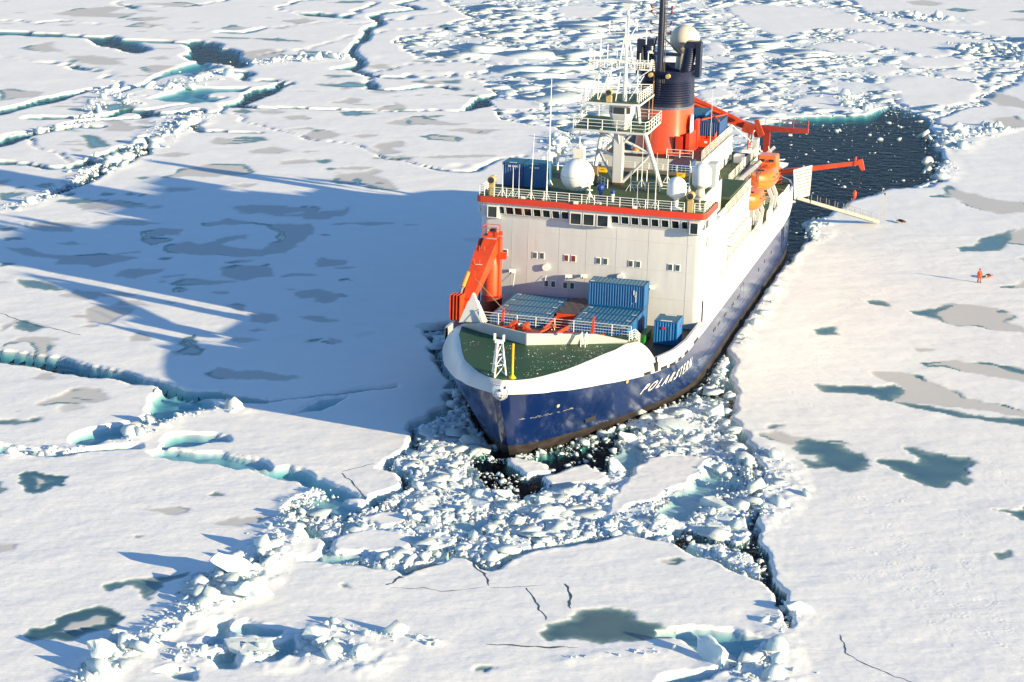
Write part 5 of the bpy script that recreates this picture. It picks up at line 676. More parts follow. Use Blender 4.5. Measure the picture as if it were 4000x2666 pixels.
# ship's name, ten separate letters following the plating
tcu = bpy.data.curves.new('name_text','FONT'); tcu.size = 1.0; tcu.shear = 0.12; tcu.offset = 0.02; tcu.space_character = 1.0
tob = bpy.data.objects.new('name_text', tcu); COL.objects.link(tob)
yy = 0.0; W_ = {}
letters = []
dg = bpy.context.evaluated_depsgraph_get()
for ch in 'POLARSTERN':
    tcu.body = ch; bpy.context.view_layer.update(); dg = bpy.context.evaluated_depsgraph_get()
    me = bpy.data.meshes.new_from_object(tob.evaluated_get(dg)); me.name = 'letter'
    xs = [v.co.x for v in me.vertices]; letters.append((ch, me, min(xs), max(xs)-min(xs)))
bpy.data.objects.remove(tob)
tot = sum(w for *_,w in letters) + 0.30*9
Y0, Y1 = 20.6, 33.2; kx = (Y1-Y0)/tot; cur = Y0; HT = 1.55
for ch, me, x0, w in letters:
    bm = bmesh.new(); bm.from_mesh(me)
    bmesh.ops.triangulate(bm, faces=bm.faces[:])
    bmesh.ops.subdivide_edges(bm, edges=[e for e in bm.edges if e.calc_length() > 0.25], cuts=1)
    for v in bm.verts:
        y = cur+(v.co.x-x0)*kx; z = 3.30-0.015*(y-Y0)+v.co.y*HT
        v.co = (hull_at(y,z)+0.035, y, z)
    bm.to_mesh(me); bm.free(); me.materials.append(WHITE2)
    o = bpy.data.objects.new('name_letter', me); COL.objects.link(o); o.parent = hull; o['label'] = 'white letter %s of the ship name' % ch
    cur += (w+0.30)*kx
# crest on the stem
cr = []
def crest_xy(a, b_):   # a across, b up -> point on a plate on the stem
    return (a, 2.62+abs(a)*0.62+(7.9-b_)*-0.16+0.0, b_)
prof = [(-0.78,8.05),(0.78,8.05),(0.8,7.4),(0.66,6.95),(0.36,6.68),(0,6.58),(-0.36,6.68),(-0.66,6.95),(-0.8,7.4)]
def stem_y(a, z): return (2.95+(7.25-z)*0.59 if z < 7.25 else 2.95+(z-7.25)*0.55)+0.30*abs(a)**1.2
mb = MB(); n_ = len(prof)
outl = []
for i in range(n_):
    a, b_ = prof[i], prof[(i+1)%n_]
    for q in range(4): outl.append((a[0]+(b_[0]-a[0])*q/4, a[1]+(b_[1]-a[1])*q/4))
rows = []
for q in (1.0,0.66,0.33,0.02): rows.append([(a*q, stem_y(a*q, 7.35+(b_-7.35)*q)-0.07, 7.35+(b_-7.35)*q) for a,b_ in outl])
rows.insert(0, [(a, stem_y(a,b_)+0.12, b_) for a,b_ in outl])
crest = mb.grid(rows, closed=True).build('bow_crest', WHITE2, hull)
def cp(a, z): return (a, stem_y(a,z)-0.10, z)
mb = MB()
mb.path([cp(a*.93, 7.35+(b_-7.35)*.93) for a,b_ in outl+outl[:1]], 0.016, 4)
for rx in (0.5,0.25): mb.path([cp(rx*math.cos(2*PI*i/18), 7.2+0.40*math.sin(2*PI*i/18)) for i in range(19)], 0.013, 4)
mb.path([cp(-0.5,7.2),cp(-.2,7.25),cp(.2,7.25),cp(0.5,7.2)], 0.013, 4)
for (a,b_) in ((0.45,7.85),(0.0,7.62),(0.08,6.86)):
    for k in range(3): t_ = PI*k/3; mb.tube(cp(a-0.12*math.cos(t_), b_-0.12*math.sin(t_)), cp(a+0.12*math.cos(t_), b_+0.12*math.sin(t_)), 0.04, 5)
mb.build('crest_lines', INK, crest)

# ------------------------------------------------------------------ superstructure
def rails(name, pts, h=1.05, n=4, r=0.035, step=1.6, parent=ship, m_=WHITE2, close=False):
    mb = MB(); 
    if close: pts = pts+[pts[0]]
    for a,b_ in zip(pts,pts[1:]):
        a=Vector(a); b_=Vector(b_); L_=(b_-a).length; k=max(1,round(L_/step))
        for i in range(n): z=h*(i+1)/n; mb.tube(a+Vector((0,0,z)),b_+Vector((0,0,z)),r if i==n-1 else r*0.75,4,cap=False)
        for i in range(k+1): p=a+(b_-a)*(i/k); mb.tube(p,p+Vector((0,0,h)),r,4,cap=False)
    return mb.build(name, m_, parent, fix=False)
def rr(x0,x1,y0,y1,r,n=5):   # rectangle rounded at the two forward corners (small y)
    p=[(x1,y1),(x0,y1)]
    for i in range(n+1): a=PI+PI/2*i/n; p.append((x0+r+r*math.cos(a), y0+r+r*math.sin(a)))
    for i in range(n+1): a=1.5*PI+PI/2*i/n; p.append((x1-r+r*math.cos(a), y0+r+r*math.sin(a)))
    return p[::-1]
house = MB().prism(rr(-12.42,12.42,37.7,47.6,1.0), 5.88, 16.45).build('front_house', WHITE, ship, smooth=0.5)
MB().prism([(11.75,47.5),(11.75,72.2),(-11.75,72.2),(-11.75,47.5)], 8.8, 15.1).build('side_house', WHITE, ship)
MB().prism([(11.7,47.65),(11.7,72.15),(-11.7,72.15),(-11.7,47.65)], 15.1, 15.16).build('side_deck', GREEN, ship)
# bridge storey: windows lean outward under the red band
NB = 12.42
mb = MB()
low = rr(-12.42,12.42,37.68,44.0,0.7); top = rr(-12.42,12.42,36.98,44.0,0.5)
nn = len(low); mb.add([(x,y,16.45) for x,y in low]+[(x,y,18.06) for x,y in top], [(i,(i+1)%nn,nn+(i+1)%nn,nn+i) for i in range(nn)]+[tuple(range(nn,2*nn))])
bridge = mb.build('bridge', WHITE, ship)
MB().prism(rr(-12.62,12.62,36.72,43.9,0.6), 18.08, 18.74).build('bridge_band', RED, ship, smooth=0.5)
MB().prism(rr(-12.5,12.5,36.82,43.8,0.5), 18.72, 18.765).build('bridge_roof', GREEN, ship)
part('bridge_house', WHITE, ship, (-10.6,10.6,43.95,57.6,15.1,18.69))
part('bridge_house_roof', GREEN, ship, (-10.5,10.5,43.82,57.5,18.68,18.73))
part('roof_sill', mat('weathered_grey_sill',(0.16,0.15,0.14),0.7,var=0.3,scale=1.2), ship, (-6.0,10.4,57.3,57.65,18.72,19.1))
def facade(x, z): # point on the leaning bridge front
    u=(z-16.45)/(18.06-16.45); return 37.68+(36.98-37.68)*u
def bridge_window(xc, w, z0, z1, tall=False):
    t=0.055; y0,y1=facade(xc,z0),facade(xc,z1); o_=-0.16 if tall else -0.02
    if tall:
        o_=-0.12; y0=y1=facade(xc,17.9)
        MB().add([(xc-w/2-.18,37.75,z0-.28),(xc+w/2+.18,37.75,z0-.28),(xc+w/2+.18,y0-.05,z0-.1),(xc-w/2-.18,y0-.05,z0-.1),(xc-w/2-.18,37.75,z1+.15),(xc+w/2+.18,37.75,z1+.15),(xc+w/2+.18,y1-.08,z1+.13),(xc-w/2-.18,y1-.08,z1+.13)],
            [(0,3,2,1),(4,5,6,7),(0,1,5,4),(1,2,6,5),(2,3,7,6),(3,0,4,7)]).build('window_bay', WHITE, bridge)
    f=MB()
    y0+=o_; y1+=o_
    for (a,b_,c,d) in ((xc-w/2-t,xc-w/2,z0-t,z1+t),(xc+w/2,xc+w/2+t,z0-t,z1+t),(xc-w/2,xc+w/2,z0-t,z0),(xc-w/2,xc+w/2,z1,z1+t)):
        Y=lambda z: y0+(y1-y0)*(z-z0)/(z1-z0)
        f.add([(a,Y(c)-.07,c),(b_,Y(c)-.07,c),(b_,Y(d)-.07,d),(a,Y(d)-.07,d),(a,Y(c)+.2,c),(b_,Y(c)+.2,c),(b_,Y(d)+.2,d),(a,Y(d)+.2,d)],[(0,1,2,3),(4,7,6,5),(0,4,5,1),(1,5,6,2),(2,6,7,3),(3,7,4,0)])
    wo=f.build('bridge_window', WHITE2, bridge)
    MB().add([(xc-w/2,y0-.015,z0),(xc+w/2,y0-.015,z0),(xc+w/2,y1-.015,z1),(xc-w/2,y1-.015,z1)],[(0,1,2,3)]).build('pane', GLASS, wo, fix=False)
    return wo
for px,w,k in [(150,1.0,1),(217,.66,0),(288,.82,0),(362,.82,0),(441,.78,0),(520,.78,0),(598,.78,0),(677,.78,0),(755,.74,0),(850,1.14,1),(957,1.14,1),(1073,1.14,1),(1167,.76,0),(1250,.76,0),(1332,.76,0),(1412,.76,0),(1496,.74,0),(1578,.74,0),(1662,.74,0),(1738,.58,0),(1818,.8,1)]:
    bridge_window((px-962.5)*0.01325, w, 16.48 if k else 16.84, 17.64 if k else 17.66, bool(k))
for d in (0.0,):   # wing side windows, port and starboard
    for sg in (1,-1):
        for y0,y1 in ((37.5,39.2),):
            wo=MB().box(12.40 if sg>0 else -12.47,12.47 if sg>0 else -12.40,y0,y1,16.85,17.9).build('wing_window', WHITE2, bridge)
            part('pane', GLASS, wo, (12.46 if sg>0 else -12.49,12.49 if sg>0 else -12.46,y0+.1,y1-.1,16.95,17.8))
rails('wing_rail', [(12.5,40.8,16.6),(12.5,43.6,16.6)], 1.1, 5, 0.04, 0.7)
SEAM = mat('plate_seam', (0.50,0.49,0.47), 0.6)
for z in (8.95,12.0,15.05): part('plate_seam', SEAM, house, (-11.3,11.3,37.690,37.72,z,z+0.035))
for x in (-8.7,-6.9,-3.4,-0.4,2.9,6.4,10.6): part('plate_seam', SEAM, house, (x,x+0.03,37.688,37.72,6.0,16.3))
# square windows of the front
def sq_window(x, z, w=0.42, h=0.62, y=37.69, m_=GLASS2, name='cabin_window'):
    wo=MB().box(x-w/2-.08,x+w/2+.08,y-.05,y+.02,z-h/2-.08,z+h/2+.08).build(name, WHITE2, house, bevel=0.03)
    MB().box(x-w/2,x+w/2,y-.062,y-.04,z-h/2,z+h/2).build('pane', m_, wo); return wo
RUSTRED = mat('red_curtain',(0.22,0.03,0.025),0.3)
for i,x in enumerate((-10.1,-9.41,-6.05,-5.27,-2.55,-1.75,0.99,1.78,4.57,5.38,8.88,9.68)): sq_window(x,12.5,m_=RUSTRED if i in (4,5) else GLASS2)
for x in (-4.69,-3.91,-2.57,-1.79): sq_window(x,9.48)
# port side windows (set in the flush side and the upper wall)
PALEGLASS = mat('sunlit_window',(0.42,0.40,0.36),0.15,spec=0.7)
def side_window(x, y, z, w=0.34, h=0.95, p=None, m_=PALEGLASS):
    wo=MB().box(x-.02,x+.035,y-w/2-.05,y+w/2+.05,z-h/2-.05,z+h/2+.05).build('side_window', WHITE2, p or ship); MB().box(x+.03,x+.045,y-w/2,y+w/2,z-h/2,z+h/2).build('pane', m_, wo)
for y in (39.3,42.4,46.2,49.1,52.8,55.9,59.3,62.6,66.2,69.6,75.9,81.3,87.0,92.2):
    for d in (-.5,.5): side_window(12.54,y+d,7.05,0.34,0.8)
for y,z in ((39.4,10.05),(41.9,10.05),(44.4,10.05),(39.4,13.25),(41.6,13.3),(43.6,13.35)):
    for d in (-.45,.45): side_window(12.42,y+d,z,0.34,0.95)
for y in (51.0,54.0,58.2,61.5,64.8,68.5):
    for d in (-.45,.45): side_window(11.75,y+d,13.4,0.34,0.9)
for y,w,m_ in ((38.9,.55,BLACK),(40.0,.5,PALEGLASS),(40.8,.5,PALEGLASS),(41.7,.8,PALEGLASS)): side_window(12.42,y,15.35,w,1.0,None,m_)
# forward floodlights, vents and stays on the front wall
for x,z in ((-8.4,10.6),(-2.1,10.55),(7.0,10.2),(-0.4,10.75)):
    b_=MB().cbox((x,37.2,z+.05),(0.75,0.5,0.22),0.3,0.25).cbox((x,37.55,z),(0.12,0.35,0.12)).build('wall_floodlight', WHITE2, ship); MB().cbox((x-.2,36.95,z-.08),(0.3,0.1,0.18)).build('lens', BLACK, b_)
for x,z in ((-4.75,11.3),(3.55,11.0)):
    MB().lathe([(0.05,0.0),(0.36,-.02),(0.38,-.35),(0.38,-.42),(0.05,-.42)],(x,37.75,z),14,'Y').build('wall_vent', WHITE2, ship, smooth=0.6)
for x in (-8.2,-4.7,-2.0,): MB().tube((x,37.55,10.4),(x-0.05,36.9,8.6),0.02,4).build('stay_wire', STEEL, ship)
# side deck rails, lower deck rails
rails('upper_side_rail', [(11.7,54.3,15.1),(11.7,72.1,15.1)], 1.15, 4, 0.028, 0.9)
MB().box(11.55,11.76,47.6,54.2,15.1,16.1).build('upper_bulwark', WHITE, ship)
rails('lower_side_rail', [(12.42,47.8,8.9),(12.42,74.5,8.9)], 1.1, 4, 0.028, 0.8)
rails('aft_side_rail', [(12.42,97,8.9),(12.3,103,8.9)], 1.1, 5, 0.045, 0.8)
rails('foredeck_rail', [(-7.2,20.7,9.05),(8.5,20.6,9.05)], 1.15, 4, 0.035, 1.9)
rails('side_platform_rail', [(8.6,19.3,9.0),(8.9,20.8,8.9),(8.9,23.0,7.9)], 1.0, 4, 0.035, 0.8)
rails('bridge_roof_rail', [(-12.3,43.5,18.72),(-12.3,37.0,18.72),(-11.7,36.9,18.72)], 1.05, 4, 0.035, 1.5)
rails('bridge_roof_rail', [(-10.6,36.85,18.72),(10.2,36.85,18.72)], 1.05, 4, 0.035, 1.35)
rails('bridge_roof_rail', [(11.3,36.9,18.72),(12.3,37.0,18.72),(12.35,43.6,18.72)], 1.05, 4, 0.035, 0.8)
rails('bridge_roof_rail', [(-10.4,44.2,18.72),(-10.4,57.3,18.72)], 1.05, 4, 0.035, 1.4)
rails('bridge_roof_rail', [(-8.0,58.0,18.72),(10.2,57.9,18.72)], 1.05, 4, 0.035, 1.6)
rails('bridge_roof_rail', [(2.4,46.2,18.72),(8.6,47.9,18.72)], 1.0, 3, 0.04, 1.5)
rails('bridge_roof_rail', [(-2.0,49.0,18.72),(-0.3,46.5,18.72)], 1.0, 3, 0.04, 0.9)
# middle deck, funnel deck and the aft house
part('middle_deck', GREEN, ship, (-11.6,11.6,57.7,69.0,16.3,16.55))
part('middle_house', WHITE, ship, (-6.2,6.2,68.9,90.5,15.1,18.45))
part('funnel_deck', DARKDECK, ship, (-6.15,6.15,68.95,90.4,18.44,18.5))
part('aft_side_deck', GREEN, ship, (-8.9,8.9,70.0,96.0,14.9,15.1))
part('aft_house', WHITE, ship, (-8.85,8.85,72.3,95.9,8.85,14.9))
part('aft_wall_column', WHITE, ship, (8.3,8.95,94.0,95.95,15.05,17.3)); part('aft_wall_column', WHITE, ship, (8.6,8.95,84.0,84.9,15.05,16.6))
rails('funnel_deck_rail', [(6.1,69.0,18.5),(6.1,90.3,18.5)], 1.2, 4, 0.028, 0.9)
rails('funnel_deck_rail', [(-6.1,69.0,18.5),(-6.1,90.3,18.5)], 1.1, 4, 0.04, 1.4)
rails('funnel_deck_rail', [(1.8,69.05,18.5),(5.0,69.05,18.5)], 1.1, 3, 0.04, 1.6)
rails('aft_deck_rail', [(8.8,73.5,15.1),(8.8,83.6,15.1)], 1.15, 4, 0.028, 0.9)
rails('aft_deck_rail', [(8.8,85,15.1),(8.8,94,15.1)], 1.15, 4, 0.028, 0.9)
rails('aft_deck_rail', [(4.0,104.5,13.0),(8.2,104,13.0)], 1.2, 3, 0.045, 1.4)
part('hangar_deck', GREEN, ship, (-8.5,8.6,96,104.6,12.7,13.0)); part('hangar_wall', WHITE, ship, (-8.4,8.5,96,104.4,8.85,12.7))
for y in (71.5,75.0,79.0,83.0,87.0):   # doors along the passage
    part('passage_door', mat('door_white',(0.66,0.64,0.60),0.5), ship, (6.19,6.26,y,y+0.9,15.2,17.2))
part('vent_box', WHITE2, ship, (6.9,8.1,88.0,89.6,15.1,16.1)); part('radar_cabinet', mat('pale_grey_cabinet',(0.55,0.60,0.62),0.5), ship, (9.9,10.9,51.6,53.6,18.7,21.4))
# stairs aft
mb=MB()
for i in range(10): mb.box(8.95,10.1,97.0-0.1+i*0.42,97.35+i*0.42,14.9-i*0.38,14.98-i*0.38)
for x in (8.95,10.1): mb.beam((x,96.6,15.1),(x,101.2,11.0),0.08,0.3); mb.path([(x,96.6,16.1),(x,101.2,12.0)],0.05,5)
mb.build('stairway', WHITE2, ship)
MB().path([(6.1,90.3,19.6),(8.7,95.5,16.2)],0.07,6).path([(8.7,95.5,16.4),(9.6,99.5,13.6),(11.5,103,13.4)],0.06,6).build('stair_handrail', WHITE2, ship)

# ------------------------------------------------------------------ radomes, searchlights, antennas on the bridge roof
def radome(name, c, r, base, m_=WHITE2, pr=None, neck=0.0, lab=None):
    R_=MB().lathe(pr,(c[0],c[1],0),28) if pr else MB().sphere(c,r,28,-0.93,1)
    o=R_.build(name, mat('radome_white',(0.83,0.83,0.82),0.45) if m_ is WHITE2 else m_, ship, smooth=0.6)
    if lab: o['label']=lab
    return o
sz=un_z=20.72
rad=radome('radome',(-2.75,42.2,20.75),1.86,18.72,lab='largest white spherical radome on the bridge roof')
MB().lathe([(0.98,18.73),(0.95,19.2)],(-2.75,42.2,0),20).build('radome_base', mat('green_base',(0.03,0.12,0.08),0.5), rad)
mb=MB(); 
for a in (0.35,2.0): mb.path([(-2.75+1.868*math.cos(t)*math.cos(a),42.2+1.868*math.cos(t)*math.sin(a),20.75+1.868*math.sin(t)) for t in np.linspace(-1.0,PI+1.0,24)],0.013,4)
mb.path([(-2.75+1.868*math.cos(t),42.2+1.868*math.sin(t),20.75) for t in np.linspace(0,2*PI,33)],0.013,4)
mb.build('seam', GREY, rad)
def domed(c, r, z0, h, zt, lab, ped=0.28):
    pr=[(0.05,z0),(r*0.45,z0+0.02),(r*0.98,z0+0.45),(r,z0+0.55)]+[(r*math.cos(a)*1.0,zt-r+r*math.sin(a)) for a in np.linspace(0,PI/2-0.02,9)]
    o=MB().lathe(pr,(c[0],c[1],0),26).build('radome', MATS['radome_white'], ship, smooth=0.7); o['label']=lab
    MB().lathe([(0.75,18.73),(0.6,18.85),(ped,18.95),(ped,z0+0.05)],(c[0],c[1],0),14).build('radome_pedestal', WHITE2, o); return o
domed((9.05,38.2),1.03,19.85,2,22.2,'white domed radome at the port front of the bridge roof',0.24)
domed((10.55,44.6),1.05,19.9,2,22.7,'taller white radome behind the port searchlight',0.35)
o=MB().sphere((11.5,38.6,20.55),0.52,18).tube((11.5,38.6,18.72),(11.5,38.6,20.1),0.1,8).tube((11.5,38.6,18.72),(11.5,38.6,19.2),0.28,8,0.1).build('radome', CREAM, ship, smooth=0.6); o['label']='small cream ball radome beside the port searchlight'
def searchlight(x, y, z):
    o=MB().box(x-.3,x+.3,y-.25,y+.25,z,z+1.35).build('searchlight_post', TAN, ship, bevel=0.03)
    MB().lathe([(0.3,0.55),(0.42,0.45),(0.44,-0.35),(0.40,-0.4),(0.05,-0.4)],(x,y,z+1.78),16,'Y').build('lamp_housing', TAN, o, smooth=0.6)
    MB().lathe([(0.02,-0.42),(0.34,-0.41),(0.34,-0.3),(0.02,-0.3)],(x,y,z+1.78),16,'Y').build('lamp_glass', GLASS, o)
searchlight(-11.0,37.3,18.72); searchlight(10.8,37.1,18.72)
def whip(x, y, z0, z1, r=0.04, lean=(0,0)):
    MB().tube((x,y,z0),(x+lean[0]*.3,y,z0+(z1-z0)*.3),r*1.8,6,r*1.4).tube((x+lean[0]*.3,y,z0+(z1-z0)*.3),(x+lean[0],y+lean[1],z1),r,5,r*.4).tube((x-.5,y-.1,z0),(x,y,z0+.9),r*.7,4).tube((x+.5,y-.1,z0),(x,y,z0+.9),r*.7,4).build('whip_antenna', WHITE2, ship)
for a in ((-9.85,37.4,18.72,22.2,.06),(-8.7,37.5,18.72,22.0,.07),(-7.98,37.3,18.72,22.4,.03),(-6.6,37.15,18.72,25.8,.045,(0.15,0.2)),(-4.85,37.15,18.72,24.0,.06),(5.05,37.2,18.72,21.2,.03),(7.0,37.2,18.72,24.8,.04),(6.2,37.2,18.72,21.5,.04),(8.95,46.0,18.72,22.6,.07),(-6.95,46.0,18.72,30.5,.09),(2.4,46.0,18.72,21.0,.04),(3.0,49.0,18.72,25.0,.035),(5.3,52.1,18.72,22.0,.05),(9.8,53,18.72,29.5,.03)): whip(*a)
MB().tube((-6.2,58.0,18.72),(-6.2,58.0,21.0),0.3,8).build('antenna_box', WHITE2, ship); part('antenna_box', WHITE2, ship, (-7.0,-5.8,57.6,58.6,18.7,20.9)); whip(-6.4,58,20.9,28.6,.05)
MB().sphere((-8.2,55,21.0),0.42,14).tube((-8.2,55,18.7),(-8.2,55,20.7),0.12,7).build('small_dome', WHITE2, ship, smooth=0.6)
# light stand with rings before the radome, covered instruments
mb=MB().tube((-0.2,37.45,18.72),(-0.2,37.45,21.6),0.06,6)
for z,r in ((19.6,.3),(20.2,.34),(20.85,.38),(21.3,.2)): mb.lathe([(0.05,z-.05),(r,z-.04),(r,z+.04),(0.05,z+.06)],(-0.2,37.45,0),10)
for a in (0.3,2.3,4.4): mb.tube((-0.2,37.45,20.0),(-0.2+.75*math.cos(a),37.45+.5*math.sin(a),18.72),0.04,5)
mb.build('signal_stand', WHITE2, ship)
for x,y,r,z in ((0.45,39.9,0.42,19.9),(2.0,39.0,0.27,19.7)):
    o=MB().sphere((x,y,z+.15),r,10,-0.8,1,0.95).build('instrument_cover', TARPBLUE, ship); MB().tube((x,y,18.72),(x,y,z),0.14,7,0.2).build('instrument_post', TARPBLUE if r>.3 else WHITE2, o)
part('tan_locker', mat('brown_locker',(0.28,0.19,0.11),0.7,var=0.3), ship, (-2.85,-2.05,48.7,49.4,18.72,20.6))
for x,y in ((-7.4,37.0),(-1.5,36.7),(4.9,36.8),(0.9,37.3)): MB().cbox((x,y,18.85),(0.5,0.3,0.28),0,0.3).build('deck_floodlight', WHITE2, ship, bevel=0.04)
mb=MB(); mb.path([(1.8,52.3,18.72),(1.8,52.3,20.0),(2.9,52.3,20.0),(2.9,52.3,18.72)],0.06,6).build('deck_hoop', WHITE2, ship)
# ------------------------------------------------------------------ main mast
mast=MB().box(-0.42,0.72,49.0,50.0,18.72,24.75).build('mast_column', WHITE, ship, bevel=0.08)
part('mast_foot', mat('brown_foot',(0.12,0.05,0.03),0.7), mast, (-0.5,0.8,48.93,50.07,18.70,18.95))
mb=MB()
mb.tube((5.0,50.0,18.72),(3.05,49.3,24.75),0.24,8).tube((-3.3,52.4,18.72),(-2.9,54.7,24.75),0.24,8)
mb.tube((0.6,49.5,23.7),(3.75,49.55,22.4),0.17,7).tube((0.75,49.5,19.0),(3.75,49.55,22.3),0.17,7).tube((0.5,49.5,22.45),(3.75,49.55,22.45),0.15,7)
mb.tube((-0.4,49.6,23.7),(-2.2,53,21.9),0.16,7).tube((-0.4,49.6,21.9),(-3.0,53.4,21.75),0.15,7).tube((-0.4,49.3,19.3),(-3.0,53.4,21.7),0.15,7)
mb.tube((0.1,49.3,23.5),(-2.0,48.9,24.8),0.16,7).tube((0.3,49.1,23.2),(0.1,48.8,24.8),0.1,6).tube((0.6,49.3,23.3),(1.9,48.9,24.8),0.12,6)
mb.build('mast_bracing', WHITE, mast, smooth=0.7)
lowp=[(-5.0,48.75),(0.0,48.6),(3.2,48.7),(3.45,49.6),(3.15,57.8),(-5.8,58.4)]
MB().prism(lowp,24.55,24.8).build('mast_platform', WHITE, mast); MB().prism([(x*.985,y*.9999+.02) for x,y in lowp],24.79,24.83).build('platform_deck', GREEN2, mast)
rails('platform_rail', [(x,y,24.82) for x,y in lowp], 1.15, 3, 0.045, 1.5, mast, close=True)
cab=MB(); hx=[(-1.05,49.9),(-0.55,49.0),(0.75,49.0),(1.15,49.9),(1.15,51.8),(-1.05,51.8)]
cab.add([(x*0.72+0.05,y*0.5+25.2,24.82) for x,y in hx]+[(x*1.15,y-.1,26.6) for x,y in hx]+[(x*1.15,y-.05,27.7) for x,y in hx],[(i,(i+1)%6,6+(i+1)%6,6+i) for i in range(6)]+[(6+i,6+(i+1)%6,12+(i+1)%6,12+i) for i in range(6)]+[tuple(range(12,18))])
crow=cab.build('crows_nest', WHITE, mast)
for a,b_ in (((-0.5,48.88),(0.75,48.88)),((0.98,49.0),(1.28,49.6)),((-0.75,48.95),(-1.15,49.6))):
    wv_=MB(); wv_.add([(a[0],a[1]-.01,26.7),(b_[0],b_[1]-.01,26.7),(b_[0],b_[1]-.01,27.4),(a[0],a[1]-.01,27.4)],[(0,1,2,3)]).build('nest_window', GLASS, crow, fix=False)
upp=[(-3.4,48.0),(1.9,48.3),(2.6,48.5),(2.4,56.9),(-3.9,54.4)]
MB().prism(upp,27.75,27.98).build('mast_platform', WHITE, mast); MB().prism([(x*.98,y+.02) for x,y in upp],27.97,28.01).build('platform_deck', GREEN2, mast)
rails('platform_rail', [(2.3,49.0,28.0),(2.2,56.5,28.0),(-3.8,54.3,28.0),(-3.3,48.4,28.0)], 1.1, 4, 0.045, 1.2, mast)
mb=MB().tube((1.2,55.0,24.82),(0.8,55.0,27.8),0.24,8).build('mast_strut', WHITE, mast)
searchpost=MB().box(-1.25,-0.65,48.2,48.7,28.0,28.75).build('searchlight_post', TAN, mast, bevel=0.03); MB().lathe([(0.25,0.45),(0.36,0.35),(0.38,-0.3),(0.05,-0.34)],(-0.95,48.4,29.1),14,'Y').build('lamp_housing', TAN, searchpost); MB().lathe([(0.02,-0.36),(0.3,-0.35),(0.3,-0.25),(0.02,-0.25)],(-0.95,48.4,29.1),14,'Y').build('lamp_glass', GLASS, searchpost)
# topmast, yards and radar scanners
mb=MB().tube((0.42,50.2,28.0),(0.42,50.2,32.0),0.26,8,0.22).tube((0.42,50.2,32.0),(0.40,50.2,38.3),0.2,8,0.11)
mb.tube((0.55,50.1,33.0),(0.55,50.1,37.5),0.07,5).tube((0.25,50.1,33.0),(0.25,50.1,37.2),0.06,5)
mb.tube((-0.25,50.0,32.3),(0.25,50.2,36.0),0.09,6).tube((1.2,50.0,32.3),(0.55,50.2,35.5),0.09,6)
mb.build('topmast', WHITE2, mast)
mb=MB()
for z,x0,x1 in ((32.3,-3.9,3.4),(31.6,-2.6,3.3),(31.9,-3.9,-2.2)): mb.beam((x0,50.1,z),(x1,50.1,z),0.18,0.14)
for (a,b_) in (((-3.7,50.1,32.3),(-0.4,50.1,30.0)),((3.2,50.1,31.6),(0.5,50.1,29.7)),((-2.6,50.1,31.4),(-2.6,50,28.0)),((-1.2,50.1,31.4),(-1.5,50,28.0)),((1.8,50.1,31.5),(1.9,50,28.0)),((-2.4,50,31.3),(-3.4,50,29.4)),((2.9,50.1,31.9),(2.9,50.1,33.6)),((3.3,50.1,31.6),(3.3,50.1,32.8)),((-2.4,49.6,28.0),(-1.2,49.6,31.4)),((-0.5,49.7,28),(-0.1,49.9,31.2)),((1.0,49.8,28.2),(2.6,49.8,31.0)),((0.5,50.1,36.6),(1.8,50.1,36.3)),((0.5,50.1,35.2),(2.6,50.1,35.0)),((0.5,50.1,34.6),(1.6,50.1,36.6)),((0.4,50.1,35.6),(-1.6,50.1,35.4)),((-1.6,50.1,35.4),(-1.6,50.1,36.8)),((2.6,50.1,34.4),(2.6,50.1,36.2)),((1.5,50.1,35.8),(1.5,50.1,37.0))): mb.tube(a,b_,0.055,5)
for x,z in ((-3.7,33.5),(-3.2,33.4),(-2.5,35.6),(-1.7,34.2),(-0.6,33.8),(1.0,33.0),(2.0,33.4)): mb.tube((x,50.1,31.6),(x,50.1,z),0.05,5)
for x,z in ((-3.7,33.5),(3.05,33.6),(1.35,37.0)): mb.lathe([(0.05,z-.15),(0.24,z-.1),(0.24,z+.1),(0.05,z+.16)],(x,50.1,0),10)
mb.build('yards', WHITE2, mast)
rails('yard_platform', [(-3.6,49.6,31.6),(3.2,49.6,31.6),(3.2,51.0,31.6),(-3.6,51.0,31.6)], 0.9, 3, 0.035, 0.9, mast, close=True)
MB().cbox((0.3,50.2,39.0),(3.4,0.3,0.28),-0.25,0,0.06).cbox((0.35,50.2,38.45),(0.75,0.6,0.7)).build('radar_scanner', mat('pale_radar_bar',(0.62,0.64,0.66),0.4), mast)
MB().cbox((-3.6,48.2,29.55),(1.9,0.25,0.22),0.05).tube((-3.6,48.2,28.0),(-3.6,48.2,29.45),0.17,7).build('radar_scanner', WHITE2, mast)
# ------------------------------------------------------------------ funnel
def oval(cx, cy, a, b_, n=28, p=2.6):
    o=[]
    for i in range(n):
        t=2*PI*i/n; c,s=math.cos(t),math.sin(t); o.append((cx+a*math.copysign(abs(c)**(2/p),c), cy+b_*math.copysign(abs(s)**(2/p),s)))
    return o
FC=(0.0,76.6)
def ovl(name, m_, parent, lv, cap=True, n=28):
    mb=MB(); rows=[]
    for (z,a,b_,dy) in lv:
        o=oval(FC[0],FC[1]+dy,a,b_,n); rows.append([(x,y,z+(zz(x,y) if False else 0)) for x,y in o])
    mb.grid(rows,closed=True)
    if cap: mb.add(rows[-1],[tuple(range(n))])
    return mb.build(name, m_, parent, smooth=0.6)
fun=ovl('funnel', FUNNEL, ship, [(18.48,4.0,5.2,0),(18.8,3.55,4.7,0),(20,3.4,4.5,0.05),(22,3.3,4.3,0.1),(24.3,3.22,4.15,0.15)])
top=ovl('funnel_top', NAVY, fun, [(23.9,3.27,4.2,0.14),(27.3,3.15,4.05,0.2),(28.4,3.75,4.7,0.3),(28.45,3.6,4.5,0.3)],False)
